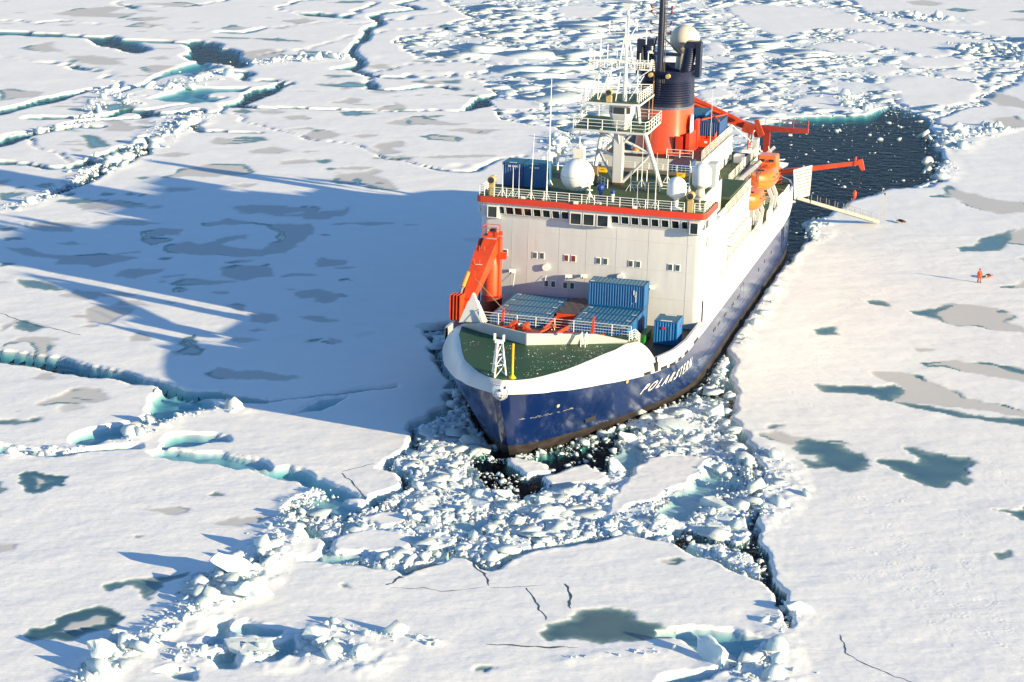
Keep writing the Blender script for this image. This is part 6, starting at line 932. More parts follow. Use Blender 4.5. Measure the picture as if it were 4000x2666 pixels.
ovl('funnel_floor', BLACK, top, [(27.4,3.1,4.0,0.2),(27.6,3.1,4.0,0.2)])
for k in range(9):   # louvres on the navy part
    z=24.5+k*0.3; mb=MB(); o=oval(FC[0],FC[1]+0.18,3.29,4.2,36)
    sel=[(x,y) for x,y in o if y<FC[1]-1.5]; sel.sort()
    mb.grid([[(x*1.005,y-0.03,z),(x*1.03,y-0.12,z+0.05),(x*1.005,y-0.03,z+0.1)] for x,y in sel]).build('louvre', NAVY, top, fix=False)
ring_=oval(FC[0],FC[1]+0.14,3.30,4.24,40); MB().grid([[(x,y,23.75) for x,y in ring_],[(x,y,24.05) for x,y in ring_]],closed=True).build('funnel_stripe', mat('grey_blue_stripe',(0.10,0.11,0.15),0.5), fun, fix=False)
for x in (-1.85,2.35):   # ribbed exhaust pipes with open tops
    lean=0.15 if x>0 else -0.2; y=75.6
    o=MB().tube((x,y,27.5),(x+lean*3,y+0.6,31.2),0.75,14,0.75,cap=False).build('exhaust_pipe', NAVY, top, smooth=0.7)
    mb=MB(); 
    for i in range(13): q=i/13; mb.lathe([(0.76,-.05),(0.82,0),(0.76,.05)],(x+lean*3*q,y+0.6*q,27.7+3.4*q),14)
    mb.build('pipe_rib', NAVY, o)
    mb=MB(); c=(x+lean*3,y+0.6); dx=0.35 if x>0 else -0.35
    prof=[(c[0]-0.8,31.1),(c[0]+0.8,31.1),(c[0]+0.95+dx*.6,31.9),(c[0]-0.65+dx*.6,31.9)]
    mb.extr([(a,c[1]-.75,b_) for a,b_ in prof],(0,1.7,0)).build('pipe_hood', NAVY, o)
    MB().box(c[0]+(0.75 if x>0 else -1.35),c[0]+(1.35 if x>0 else -0.75),y-.2,y+1.3,27.6,31.8).build('pipe_casing', NAVY, o)
for x,z in ((-1.25,28.0),(0.9,27.95)): MB().lathe([(0.05,-.5),(0.28,-.48),(0.28,.6),(0.05,.6)],(x,72.4,z),12,'Y').build('vent_stub', TAN, top, smooth=0.6)
o=MB().sphere((1.35,79.5,31.6),1.85,26,-0.9,1).lathe([(1.1,28.0),(0.9,30.2)],(1.35,79.5,0),18).build('funnel_dome', CREAM, fun, smooth=0.6); o['label']='cream satellite dome rising behind the exhaust pipes'
MB().beam((-1.5,74.6,30.3),(1.9,74.6,30.3),0.3,0.35).build('pipe_bridge', NAVY, top)
# tall dark pole mast before the funnel
mb=MB().tube((-0.35,73.0,19.0),(-0.35,73.0,33.0),0.42,10,0.4).tube((-0.35,73.0,33.0),(-0.45,73.2,46.0),0.38,10,0.22)
pole=mb.build('pole_mast', NAVY, fun, smooth=0.7)
MB().path([(-0.9,73.2,32.5),(-1.6,74.8,30.5)],0.09,6).path([(0.1,73.2,32.3),(1.9,74.8,30.4)],0.09,6).build('pole_stay', NAVY, pole)
for z in (33.0,34.1,35.4,36.0,37.6,38.6,40.0):
    for sg in (-1,1):
        b0=MB().tube((-0.4+sg*0.2,73,z-.1),(-0.4+sg*1.25,73,z),0.045,5).tube((-0.4+sg*0.2,73,z-.6),(-0.4+sg*1.25,73,z-.05),0.03,4).build('lamp_arm', BLACK, pole)
        MB().tube((-0.4+sg*1.25,73,z),(-0.4+sg*1.25,73,z+.38),0.12,7).build('lamp', mat('dark_red_lamp',(0.16,0.01,0.015),0.3), b0)
mb=MB().tube((0.12,72.7,27),(0.05,73.0,45),0.05,4).tube((0.32,72.7,27),(0.2,73.0,45),0.05,4)
mb.build('pole_ladder', BLACK, pole)
MB().tube((-0.95,72.2,18.6),(-0.9,72.6,28.3),0.07,5).tube((-1.3,72.1,18.6),(-1.3,72.3,26.3),0.05,5).build('funnel_pipe', mat('copper_pipe',(0.35,0.2,0.1),0.5), fun)
# round badge on the port side of the funnel
bx=3.52
disc=MB(); ringp=[(bx-0.02+0.0*i,75.2+1.1*math.cos(2*PI*i/28),21.5+1.62*math.sin(2*PI*i/28)) for i in range(28)]
bad=disc.extr(ringp,(0.10,-0.02,0)).build('funnel_badge', WHITE2, fun); bad['label']='white oval badge with blue marks on the funnel side'
mb=MB()
for z in (22.55,20.45):
    for k in range(3): t_=PI*k/3+PI/2; mb.beam((bx+.1,75.2-.24*math.cos(t_),z-.3*math.sin(t_)),(bx+.1,75.2+.24*math.cos(t_),z+.3*math.sin(t_)),0.07,0.06,up=(1,0,0))
mb.beam((bx+.1,74.3,21.2),(bx+.1,76.1,21.75),0.03,0.05)
mb.build('badge_marks', mat('badge_blue',(0.03,0.08,0.35),0.5), bad)
part('funnel_door', mat('orange_door',(0.60,0.05,0.02),0.4), fun, (2.2,3.05,72.15,72.35,18.8,20.7)); part('funnel_door', BLACK, fun, (2.02,2.2,72.2,72.35,18.8,20.7)); part('funnel_locker', MATS['orange_door'], fun, (3.3,3.75,73.0,77.5,18.5,20.9),(3.5,3.9,77.5,79.0,18.5,22.0))
MB().sphere((-1.5,66.5,19.6),0.45,12).build('orange_buoy', mat('bright_orange',(0.85,0.20,0.01),0.4), ship, smooth=0.6)
# ------------------------------------------------------------------ shipping containers
CBLUE = {k: mat('container_blue_%s' % k, c, 0.45, col2=c2, scale=1.4, thr=(0.5,0.8)) for k,c,c2 in (('a',(0.006,0.10,0.29),(0.012,0.07,0.18)),('b',(0.010,0.065,0.22),(0.012,0.05,0.15)),('c',(0.006,0.12,0.30),(0.01,0.08,0.2)),('d',(0.004,0.135,0.38),(0.008,0.11,0.28)))}
CTOP = mat('weathered_container_roof', (0.035,0.15,0.27), 0.45, col2=(0.16,0.14,0.11), scale=0.55, thr=(0.52,0.72))
CTOPC = mat('clean_container_roof', (0.03,0.15,0.24), 0.45, var=0.25, scale=0.8)
CTOPD = mat('dark_container_roof', (0.05,0.05,0.085), 0.4, var=0.3, scale=0.8)
PLATE = mat('white_plate', (0.75,0.75,0.73), 0.5)
def corr(p0, p1, z0, z1, nrm, per=0.28, dep=0.04, flip=False):
    """corrugated sheet between two plan points; ribs vertical"""
    a=Vector(p0); b_=Vector(p1); L_=(b_-a).length; d=(b_-a)/L_; n_=Vector(nrm); k=max(2,round(L_/per)); cols=[]
    for i in range(k):
        for q,o in ((0.0,0),(0.3,0),(0.5,-1),(0.8,-1)):
            cols.append(a+d*(L_*(i+q)/k)+n_*(o*dep))
    cols.append(b_); return MB().grid([[(p.x,p.y,z0) for p in cols],[(p.x,p.y,z1) for p in cols]])
CDATA = {}
def make_container(L_, W_, H_, col, roof, loc, rz, label, group, doors=(), plates=(), marks=()):
    """long side along local x; -y is the near side"""
    t = empty('shipping_container', loc, rz, label, 'container', group)
    key=(L_,W_,H_,col,roof); m_=CBLUE[col]; x=L_/2; y=W_/2
    def put(name, fn, mm):
        kk=key+(name,)
        if kk not in CDATA: o=fn().build(name.split('#')[0], mm, t); CDATA[kk]=o.data
        else: o=bpy.data.objects.new(name.split('#')[0], CDATA[kk]); COL.objects.link(o); o.parent=t
        return o
    put('side_panel#0', lambda: corr((-x+.08,-y+.03,0),(x-.08,-y+.03,0),.14,H_-.1,(0,-1,0)), m_)
    put('side_panel#1', lambda: corr((-x+.08,y-.03,0),(x-.08,y-.03,0),.14,H_-.1,(0,1,0)), m_)
    def end(sg): return lambda: corr((sg*(x-.03),-y+.08,0),(sg*(x-.03),y-.08,0),.14,H_-.1,(sg,0,0))
    for sg in (1,-1):
        if sg in doors:
            for q in (0,1):
                d=put('door#%d%d'%(sg,q), lambda: MB().box(sg*x-.05 if sg>0 else -x+.0,sg*x if sg>0 else -x+.05,-y+.1+q*(y-.1),q*(y-.1)-.01,.16,H_-.12), m_)
                mb=MB()
                for yy in (-y*.66+q*(y-.1),-y*.3+q*(y-.1)): mb.tube((sg*(x+.03),yy,.2),(sg*(x+.03),yy,H_-.15),.03,6)
                put('lock_rod#%d%d'%(sg,q), lambda: mb, STEEL).parent=d
        else: put('end_panel#%d'%sg, end(sg), m_)
    def roofm():
        k=max(4,round(L_/.42)); pr=[]
        for i in range(k):
            for q,z in ((0,0),(.35,0),(.5,-.03),(.85,-.03)): pr.append((-x+.1+(L_-.2)*(i+q)/k,z))
        pr.append((x-.1,0))
        return MB().grid([[(a,-y+.06,H_-.02+z) for a,z in pr],[(a,y-.06,H_-.02+z) for a,z in pr]])
    put('roof', roofm, CTOP if roof=='w' else (CTOPD if roof=='d' else CTOPC))
    def frame():
        mb=MB()
        for sx in (-1,1):
            for sy in (-1,1): mb.box(min(sx*x,sx*(x-.12)),max(sx*x,sx*(x-.12)),min(sy*y,sy*(y-.12)),max(sy*y,sy*(y-.12)),0,H_)
        for sy in (-1,1):
            for z0,z1 in ((0,.15),(H_-.11,H_-.004)): mb.box(-x+.12,x-.12,min(sy*y,sy*(y-.07)),max(sy*y,sy*(y-.07)),z0,z1)
        for sx in (-1,1):
            for z0,z1 in ((0,.15),(H_-.11,H_-.004)): mb.box(min(sx*x,sx*(x-.07)),max(sx*x,sx*(x-.07)),-y+.12,y-.12,z0,z1)
        return mb
    put('corner_frame', frame, m_)
    def cast():
        mb=MB()
        for sx in (-1,1):
            for sy in (-1,1):
                for z0 in (-.006,H_-.115): mb.box(min(sx*(x+.006),sx*(x-.17)),max(sx*(x+.006),sx*(x-.17)),min(sy*(y+.006),sy*(y-.15)),max(sy*(y+.006),sy*(y-.15)),z0,z0+.12)
        return mb
    put('corner_castings', cast, mat('rusty_castings',(0.10,0.055,0.035),0.7,col2=(0.03,0.09,0.15),scale=6)).__setitem__('kind','stuff')
    for (a,b_,c,d) in plates: MB().box(a,b_,c,d,H_-.02,H_+.012).build('roof_label', PLATE, t)
    for (a,b_,z0,z1,mm) in marks: MB().box(a,b_,-y-.02,-y+.0,z0,z1).build('side_mark', mm, t)
    return t
GA='blue containers stowed on the working deck'
rowname=['nearest the bow','second from the bow','third from the bow','against the white house front']
for i in range(4):
    y=25.9+1.22+i*2.56
    make_container(6.06,2.44,2.59,'a','w',(-4.6,y,5.94),0,'weathered blue container of the left deck block, row '+rowname[i],GA,plates=((2.3,2.75,-.9,-.8),(-2.75,-2.3,.8,.9)))
    make_container(6.06,2.44,2.59,'a','w',(3.95,y,5.94),0,'weathered blue container of the right deck block, row '+rowname[i],GA,plates=((2.3,2.75,-.9,-.8),(-2.75,-2.3,.8,.9)))
WM=PLATE
make_container(6.06,2.44,2.59,'a','w',(3.95,35.02,8.56),0,'rib sided blue container stacked alone on top of the deck block',GA,plates=((-2.9,-2.5,-1.0,-.8),),marks=((1.85,1.97,1.5,2.0,WM),(2.1,2.18,.7,1.9,WM),(2.0,2.08,1.3,1.45,YELLOW),(1.7,1.75,.5,.62,WM)))
REDDOT=mat('red_dot',(0.7,0.02,0.03),0.5)
c2=make_container(3.0,2.44,2.5,'d','c',(10.05,32.0,5.92),PI/2,'short bright blue container with a red dot by the port bulwark',GA,plates=((-1.35,-1.1,-.6,.6),(1.1,1.35,-.6,.6)))
MB().lathe([(0.01,-.02),(0.16,-.02),(0.16,.02),(0.01,.02)],(-1.53,.25,1.75),14,'X').build('side_mark', REDDOT, c2); MB().lathe([(0.01,-.02),(0.14,-.02),(0.14,.02),(0.01,.02)],(0.5,-1.25,1.65),12,'Y').build('side_mark', REDDOT, c2)
MB().box(-1.55,-1.52,-.55,-.5,.5,2.0).build('side_mark', mat('faded_lettering',(0.08,0.25,0.42),0.6), c2)
GB='blue containers on the bridge roof'
for x,lb in ((-10.35,'blue container at the starboard corner of the bridge roof'),(-7.88,'blue container next to the big white radome')):
    cc=make_container(3.0,2.4,2.6,'b' if x<-9 else 'c','c',(x,44.75,18.80),PI/2,lb,GB)
    mb=MB()
    for k in range(9): mb.box(-1.545,-1.515,.45-k*.12,.45-k*.12+.07,2.12,2.3) if k not in (3,) else None
    o_=mb.build('lettering', PLATE, cc); o_['kind']='stuff'
    MB().box(-1.45,-1.3,-.4,.4,2.55,2.62).build('roof_label', PLATE, cc)
make_container(4.0,2.44,2.59,'b','d',(4.7,64.0,16.62),-PI/2,'blue container with dark roof and white door bars below the funnel deck',None,doors=(1,))
k2=make_container(6.06,2.44,2.6,'b','c',(4.55,85.6,18.55),PI/2,'blue container behind the funnel under an orange lifting beam',None)
MB().beam((-3.1,1.15,2.75),(3.1,-1.15,2.75),.18,.16).beam((-3.1,-1.15,2.75),(3.1,1.15,2.75),.18,.16).build('lifting_beam', ORANGE, k2)
make_container(6.06,2.44,2.6,'c','c',(1.6,90.5,18.55),PI/2,'blue container half hidden beside the funnel badge',None,doors=(1,))
# sea chest between the two blocks
well=MB().box(-1.45,-1.3,21.6,36.3,6.0,8.2).box(0.72,0.87,21.6,36.3,6.0,8.2).box(-1.3,0.72,29.2,29.4,6.0,8.45).box(-1.3,0.72,21.6,21.75,6.0,7.9).build('hatch_coaming', ORANGE, ship)
part('hatch_floor', mat('dark_red_hold',(0.10,0.015,0.01),0.6), ship, (-1.3,0.72,21.75,29.2,5.9,6.2))
tp=MB().grid([[(x,y,8.5+0.05*math.sin(x*7+y*3)+0.04*math.sin(y*5)) for x in np.linspace(-1.5,0.9,9)] for y in np.linspace(29.3,36.4,18)]).build('tarpaulin', GREY, ship, smooth=True, fix=False)
MB().tube((-1.4,29.35,8.42),(0.8,29.35,8.42),0.09,6).build('hatch_edge', ORANGE, ship)
part('green_trolley', mat('bright_green',(0.01,0.16,0.02),0.5), ship, (7.3,8.0,29.5,33.5,6.0,6.7))

# ------------------------------------------------------------------ foredeck gear
fm=MB(); legs=[(-0.85,4.25),(-0.05,5.35),(-1.5,5.75)]; topc=(-0.72,5.1)
for x,y in legs: fm.tube((x,y,8.42),(topc[0]+(x-topc[0])*.42,topc[1]+(y-topc[1])*.42,11.6),0.085,7)
fm.build('foremast_legs', WHITE2, ship)
mb=MB(); lv=[8.4,9.5,10.5,11.6]
for z0,z1 in zip(lv,lv[1:]):
    def at(i,z): x,y=legs[i]; q=1-.58*(z-8.4)/3.2; return (topc[0]+(x-topc[0])*q,topc[1]+(y-topc[1])*q,z)
    for i in range(3): j=(i+1)%3; mb.tube(at(i,z0),at(j,z1),0.045,5); mb.tube(at(i,z1),at(j,z1),0.045,5)
mb.build('foremast_bracing', WHITE2, ship)
MB().cbox((-0.72,5.05,11.75),(0.75,0.5,0.32)).cbox((-1.15,5.0,12.15),(0.2,0.22,0.7)).cbox((-0.3,5.05,12.1),(0.2,0.22,0.65)).build('foremast_head', WHITE2, ship, bevel=0.03)
MB().tube((0.72,4.75,8.4),(0.72,4.75,11.75),0.11,8).lathe([(0.36,8.41),(0.32,8.5),(0.12,8.75)],(0.72,4.75,0),12).build('bow_post', YELLOW, ship, smooth=0.7)
mb=MB()
for x in (4.5,4.95): mb.path([(x,15.95,8.4),(x,15.9,10.2),(x,16.5,10.25),(x,16.7,9.0)],0.06,6)
for z in (8.8,9.2,9.6): mb.tube((4.5,15.93,z),(4.95,15.93,z),0.04,5)
mb.build('boarding_ladder', WHITE2, ship)
x_=rng.uniform(-7,7,1500); y_=rng.uniform(4.5,17,1500); k_=(np.abs(x_)<np.interp(y_,[a for a,_ in DK],[b_ for _,b_ in DK])-.15)&(y_<14.2+np.abs(x_+.6)*.5)&(pn(x_/1.6,y_/1.6,81)+x_*.05>.12)
o=scatter('snow_crumbs',np.stack([x_[k_],y_[k_],np.interp(y_[k_],[3.8,5,8,14,18.5],[8.40,8.44,8.70,8.90,8.92])+.01],1),np.clip(.02*(1-rng.random(k_.sum()))**-.5,.018,.09),.3,ICE_BLOCK,.3,.6); o.parent=ship; o['kind']='stuff'
# windlass, drums and red fittings behind the breakwater
wl=MB()
for x0,x1,y0,y1,z0,z1 in ((-3.4,-2.9,18.4,19.6,9.05,9.95),(-2.0,-1.6,18.2,19.4,9.05,10.0),(-2.9,-2.0,18.6,19.2,9.4,9.6)): wl.box(x0,x1,y0,y1,z0,z1)
wl.beam((-4.6,18.4,9.4),(-3.2,18.2,9.75),.16,.16).beam((-2.6,18.0,9.0),(-1.2,18.3,9.6),.2,.2).beam((1.0,18.6,9.0),(2.4,19.4,9.9),.25,.3).beam((-0.4,19.0,9.1),(0.8,20.3,9.6),.25,.3).beam((4.2,18.6,9.0),(6.0,19.6,9.3),.2,.25)
wl.build('windlass', ORANGE, ship)
MB().lathe([(0.1,8.86),(0.95,8.88),(0.95,9.5),(0.85,9.62),(0.1,9.62)],(-0.75,17.2,0),18).build('winch_drum', mat('dark_red_drum',(0.30,0.04,0.025),0.5), ship, smooth=0.6)
MB().box(0.4,5.4,18.7,19.6,8.86,9.3).build('winch_bed', MATS['dark_red_drum'], ship)
for x in (-4.55,4.75):
    MB().beam((x,19.6,8.85),(x+.12,19.7,11.1),.28,.35,w2=.1,h2=.15).beam((x-.9,19.2,8.9),(x,19.5,9.3),.18,.25).build('stopper_horn', ORANGE, ship)
for x in (0.4,2.2,-3.0): MB().tube((x,20.4,8.85),(x,20.4,9.5),.08,6).tube((x-.25,20.4,9.3),(x+.25,20.4,9.5),.07,6).build('bollard', WHITE2, ship)
# trestle that carries the crane head, and the derrick rope
tr_=MB(); bz=[(-9.35,20.5),(-6.75,20.5),(-6.75,22.1),(-9.35,22.1)]; tz=[(-8.55,21.0),(-7.65,21.0),(-7.65,21.7),(-8.55,21.7)]
tr_.add([(x,y,8.9) for x,y in bz]+[(x,y,11.1) for x,y in tz],[(0,3,2,1),(4,5,6,7),(0,1,5,4),(1,2,6,5),(2,3,7,6),(3,0,4,7)])
tr_.extr([(-8.5,21.1,11.05),(-7.7,21.1,11.05),(-7.95,21.1,11.75),(-8.15,21.1,11.9)],(0,.5,0))
tr_.build('crane_trestle', WHITE, ship)
MB().tube((-9.3,26.0,12.2),(-4.45,19.7,10.9),0.045,5).tube((-4.45,19.7,10.9),(-0.75,17.4,9.6),0.035,5).build('mooring_rope', ROPE, ship)
# ------------------------------------------------------------------ forward crane, starboard
cr_=MB().lathe([(1.15,5.88),(1.15,8.4),(0.95,8.5)],(-9.9,34.4,0),18).build('crane_pedestal', mat('deep_red_pedestal',(0.22,0.02,0.012),0.45,var=0.3), ship, smooth=0.5); cr_['label']='orange red folded deck crane beside the starboard house corner'
MB().lathe([(0.85,8.45),(0.95,8.6),(0.95,11.8),(0.75,12.8),(0.5,12.9)],(-10.0,34.3,0),16).build('crane_tower', ORANGE, cr_, smooth=0.5)
mb=MB()
for z in np.arange(8.9,12.2,.4): mb.box(-10.15,-9.75,33.22,33.36,z,z+.08)
mb.build('tower_rungs', ORANGE, cr_)['kind']='stuff'
MB().box(-9.35,-8.95,33.9,34.9,8.3,14.9).build('crane_post', ORANGE, cr_, bevel=.04)
for x in (-9.75,-9.5): MB().tube((x,33.8,8.6),(x-.05,33.8,13.6),.13,8).build('lift_cylinder', ORANGE, cr_, smooth=.7)
MB().box(-8.95,-8.3,34.0,34.5,12.6,13.3).build('crane_bracket', ORANGE, cr_)
# main boom folds down from the tower head to the trestle at the rail
b0=Vector((-10.2,34.0,14.2)); b1=Vector((-10.3,26.6,9.6))
MB().beam(b0,b0+(b1-b0)*.3,2.0,1.4,w2=1.9,h2=1.55).beam(b0+(b1-b0)*.3,b1,1.9,1.55,w2=1.2,h2=.8).build('crane_boom', ORANGE, cr_)
mb=MB(); dd=(b1-b0); n_=Vector((0,-dd.z,dd.y)).normalized()
if n_.z<0: n_=-n_
for q in (.22,.45,.66):
    p=b0+dd*q+n_*.72
    for sx in (-.5,.1): mb.tube(p+Vector((sx,0,0)),p+Vector((sx,0,.55)),.03,4)
mb.build('boom_rungs', ORANGE, cr_)
for q in (.2,.45): p=b0+dd*q+n_*.70; MB().cbox(p,(.75,.12,.05),0,0,0).build('boom_mark', PLATE, cr_)
MB().beam(b0+n_*.8+Vector((-.55,0,0)),b1+n_*.4+Vector((-.55,0,0)),.1,.1).beam(b0+n_*.8+Vector((-.7,0,0)),b1+n_*.4+Vector((-.7,0,0)),.06,.06).build('boom_hoses', BLACK, cr_)
MB().tube(b0+dd*.62+n_*.9+Vector((-.7,0,0)),b0+dd*.86+n_*.75+Vector((-.75,0,0)),.24,10).build('boom_cylinder', mat('pale_orange_cylinder',(0.80,0.28,0.08),0.35), cr_, smooth=.7)
MB().tube(b0+dd*.86+n_*.75+Vector((-.75,0,0)),b0+dd*1.02+n_*.5+Vector((-.78,0,0)),.14,8).build('cylinder_rod', STEEL, cr_, smooth=.7)
hd=MB()
for x in (-11.75,-11.4,-11.05,-10.7): hd.extr([(x,25.0,10.5),(x,26.9,10.4),(x,27.3,8.7),(x,26.2,7.4),(x,25.0,7.9)],(.12,0,0))
hd.build('boom_head_plates', ORANGE, cr_)
MB().lathe([(.7,-.45),(.75,-.4),(.75,.35),(.7,.4)],(-11.1,26.2,9.0),16,'X').build('winch_drum', MATS['deep_red_pedestal'], cr_, smooth=.6)
MB().lathe([(.35,-.9),(.45,-.8),(.45,.8),(.35,.9)],(-9.9,26.6,9.2),14,'X').build('boom_knuckle', ORANGE, cr_, smooth=.6)
MB().beam((-9.6,26.8,9.3),(-9.0,26.4,8.3),.6,.9).build('hook_block', ORANGE, cr_)
MB().box(-10.9,-9.3,33.6,35.0,14.9,15.1).build('crane_top_platform', ORANGE, cr_); MB().box(-10.2,-9.6,34.0,34.8,15.1,15.75).build('crane_motor', BLACK, cr_); MB().box(-10.3,-9.2,33.7,34.0,15.1,15.5).box(-9.2,-8.8,34,34.4,15.2,15.6).build('crane_gear', ORANGE, cr_)
rails('crane_rail', [(-10.85,33.6,15.1),(-9.3,33.6,15.1),(-9.3,35,15.1),(-10.85,35,15.1)],1.0,2,.035,1.2,cr_,ORANGE,True)

# ------------------------------------------------------------------ lifeboats on the port side
LB = mat('lifeboat_orange', (0.86,0.16,0.012), 0.33, var=0.12, scale=1.2, coat=0.3)
LBW = mat('lifeboat_hatch', (0.03,0.03,0.035), 0.2)
def lifeboat(loc, L_, B_, H_, rz, label, cabin):
    t=empty('lifeboat', loc, rz, label, 'lifeboat', 'orange enclosed lifeboats on the port side')
    st=[]; N=15
    for i in range(N):
        u=i/(N-1)*2-1; f_=(1-abs(u)**3.2)**.7 if abs(u)<1 else 0.0; f_=max(f_,.02); sheer=.28*u*u
        row=[]
        for q in range(13):
            a=q/12*PI-PI/2; c,s=math.cos(a),math.sin(a)
            if s<0: x=B_/2*f_*c**.75*(1.0); z=H_*.42*(1+s*(1-.28*abs(u)**4))+sheer*(1+s*.2)
            else: x=B_/2*f_*(c**.55)*.97; z=H_*.42+sheer+(H_*.50)*s*(1-.45*u*u)
            row.append((x,u*L_/2,z))
        st.append(row+[(-x,y,z) for x,y,z in row[::-1]][1:-1])
    mb=MB().grid(st,closed=True); mb.add(st[0],[tuple(range(len(st[0])))]); mb.add(st[-1],[tuple(range(len(st[0])))])
    hl=mb.build('boat_hull', LB, t, smooth=0.9)
    mb=MB(); rim=[(B_/2*max(.03,(1-abs(u)**3.2))**.7*1.02,u*L_/2,H_*.42+.28*u*u) for u in np.linspace(-.97,.97,17)]
    mb.path(rim,.06,6).path([(-x,y,z) for x,y,z in rim],.06,6).build('rubbing_strake', LB, t)
    if cabin:
        c0=[(-B_*.36,L_*.10),(B_*.36,L_*.10),(B_*.40,L_*.40),(-B_*.40,L_*.40)]
        mb=MB(); k=4; lo=[(x,y,H_*.62) for x,y in c0]; hi=[(x*.86,y+(.35 if y<L_*.2 else 0),H_*1.28) for x,y in c0]
        mb.add(lo+hi,[(0,1,5,4),(1,2,6,5),(2,3,7,6),(3,0,4,7),(4,5,6,7)])
        cb=mb.build('wheelhouse', LB, t, bevel=.08)
        for x in (-.5,.5): MB().cbox((x*B_*.34,L_*.10+.12,H_*1.08),(.62,.06,.34),0,-.33).build('wheelhouse_window', LBW, cb)
        MB().cbox((0,-L_*.08,H_*.97),(1.5,.9,.05),0,.12).build('boat_name_plate', mat('orange_plate',(0.75,0.10,0.02),.4), t)
        for x in (-.62,.62): MB().beam((x,-L_*.16,H_*1.0),(x,L_*.08,H_*1.05),.05,.05).build('grab_bar', mat('orange_bar',(0.78,0.2,0.05),.4), t)
    MB().cbox((-.1,-L_*.32,H_*.84),(.85,.75,.08),0,.5).build('hatch', LBW, t)
    for y in (-L_*.24,-L_*.02,L_*.2): MB().cbox((B_*.485,y,H_*.62),(.05,.35,.22)).build('side_port', LBW, t)
    return t
lb1=lifeboat((11.55,84.6,12.9),9.6,3.4,3.0,0,'larger orange lifeboat with raised wheelhouse hanging from the aft davits',True)
lb2=lifeboat((11.75,74.6,12.1),6.4,2.7,2.6,0,'smaller orange lifeboat beside the upper side rail',False)
def davit(y):
    mb=MB().beam((11.9,y,8.9),(12.15,y,10.8),.5,.45).beam((12.15,y,10.7),(11.0,y,13.2),.4,.5).build('davit', WHITE, ship, bevel=.03)
    MB().beam((9.3,y,14.6),(11.6,y,16.9),.35,.4).build('davit_arm', WHITE, mb); MB().tube((11.6,y,16.9),(11.65,y,14.9),.04,5).build('fall_wire', BLACK, mb)
for y in (77.3,80.4,88.6,91.8): davit(y)
part('davit_beam', WHITE, ship, (9.0,9.6,76.5,92.5,14.3,14.8))
part('winch_house', WHITE, ship, (9.2,11.2,79.5,82.5,8.9,10.9))
rails('boat_deck_rail', [(12.3,76.0,8.9),(12.3,79.5,8.9)],1.1,5,.045,.8); rails('boat_deck_rail', [(12.3,83.5,8.9),(12.3,88,8.9)],1.1,5,.045,.8); rails('boat_deck_rail', [(10.5,93,8.9),(12.2,93,8.9),(12.3,97,8.9)],1.1,4,.045,.8)
for x,y,z in ((11.9,88.9,9.6),(11.9,79.0,9.3)): MB().sphere((x,y,z),.45,8,-.9,1,1.4).build('net_bundle', GREENNET, ship)
# life raft canisters on their racks
RAFT=mat('raft_canister',(0.80,0.77,0.70),0.5,col2=(0.45,0.30,0.16),scale=1.2,thr=(.62,.85))
GR='life raft canisters on the port rack'
rn=['first','second','third','fourth','fifth','sixth']
for i in range(6):
    y=57.6+i*2.35; t=empty('life_raft_canister',(12.02,y,11.0),0,'white barrel shaped life raft, %s from the front of the port rack'%rn[i],'life raft',GR)
    MB().lathe([(.05,-.85),(.36,-.83),(.46,-.65),(.47,.65),(.36,.83),(.05,.85)],(0,0,.5),14,'Y').build('canister', RAFT, t, smooth=.6)
    for q in (-.4,.4): MB().lathe([(.47,q-.04),(.50,q-.03),(.50,q+.03),(.47,q+.04)],(0,0,.5),14,'Y').build('strap', STEEL, t)
mb=MB().box(11.75,12.35,56.5,71.0,10.85,10.98)
for y in np.arange(57,71,2.3): mb.box(11.8,12.3,y,y+.12,8.9,10.85)
mb.build('raft_rack', WHITE, ship)
# ------------------------------------------------------------------ aft cranes and stern
ac=MB().beam((-3.6,104.0,20.4),(6.4,104.0,17.3),1.0,1.35,w2=.8,h2=.9).build('aft_crane_boom', ORANGE, ship); ac['label']='long orange red crane boom reaching aft behind the funnel'
MB().extr([(-4.2,103.4,21.6),(-3.2,103.4,22.2),(-1.5,103.4,21.0),(-1.2,103.4,19.6),(-4.2,103.4,18.4)],(0,1.2,0)).build('boom_root', ORANGE, ac)
MB().beam((-3.4,103.2,21.6),(5.0,103.2,18.3),.35,.4).tube((-2.6,103.2,20.4),(2.4,103.2,19.0),.25,8).build('boom_stays', ORANGE, ac)
MB().lathe([(1.3,12.0),(1.2,19.5)],(-3.8,104.0,0),16).build('crane_column', ORANGE, ac, smooth=.6)
MB().cbox((6.2,103.8,17.2),(1.5,1.1,1.3),0,0,.3).lathe([(.1,-.3),(.6,-.28),(.6,.28),(.1,.3)],(7.5,104,16.4),14,'Y').extr([(6.9,103.6,18.3),(7.5,103.6,18.4),(8.4,103.6,16.4),(7.6,103.6,15.9)],(0,.5,0)).build('boom_winch', mat('dark_orange_gear',(0.50,0.06,0.02),.5,var=.4,scale=2), ac)
MB().tube((6.3,104,16.8),(6.2,104,14.2),.12,6).tube((6.7,104,16.4),(6.5,104,14.6),.08,6).build('hanging_chain', MATS['dark_orange_gear'], ac)
gf=MB().box(8.1,8.9,105.4,106.2,8.9,17.4).build('gantry_post', mat('dark_red_gantry',(0.33,0.03,0.02),.45,var=.25), ship)
MB().box(5.2,14.1,105.3,106.3,16.7,17.35).build('gantry_beam', MATS['dark_red_gantry'], gf)
rails('gantry_rail',[(8.2,105.4,17.35),(14.0,105.4,17.35),(14.0,106.2,17.35)],1.0,2,.05,1.9,gf,MATS['dark_red_gantry'])
MB().cbox((11.7,105.8,16.35),(.45,.3,.35)).build('gantry_lamp', WHITE2, gf)
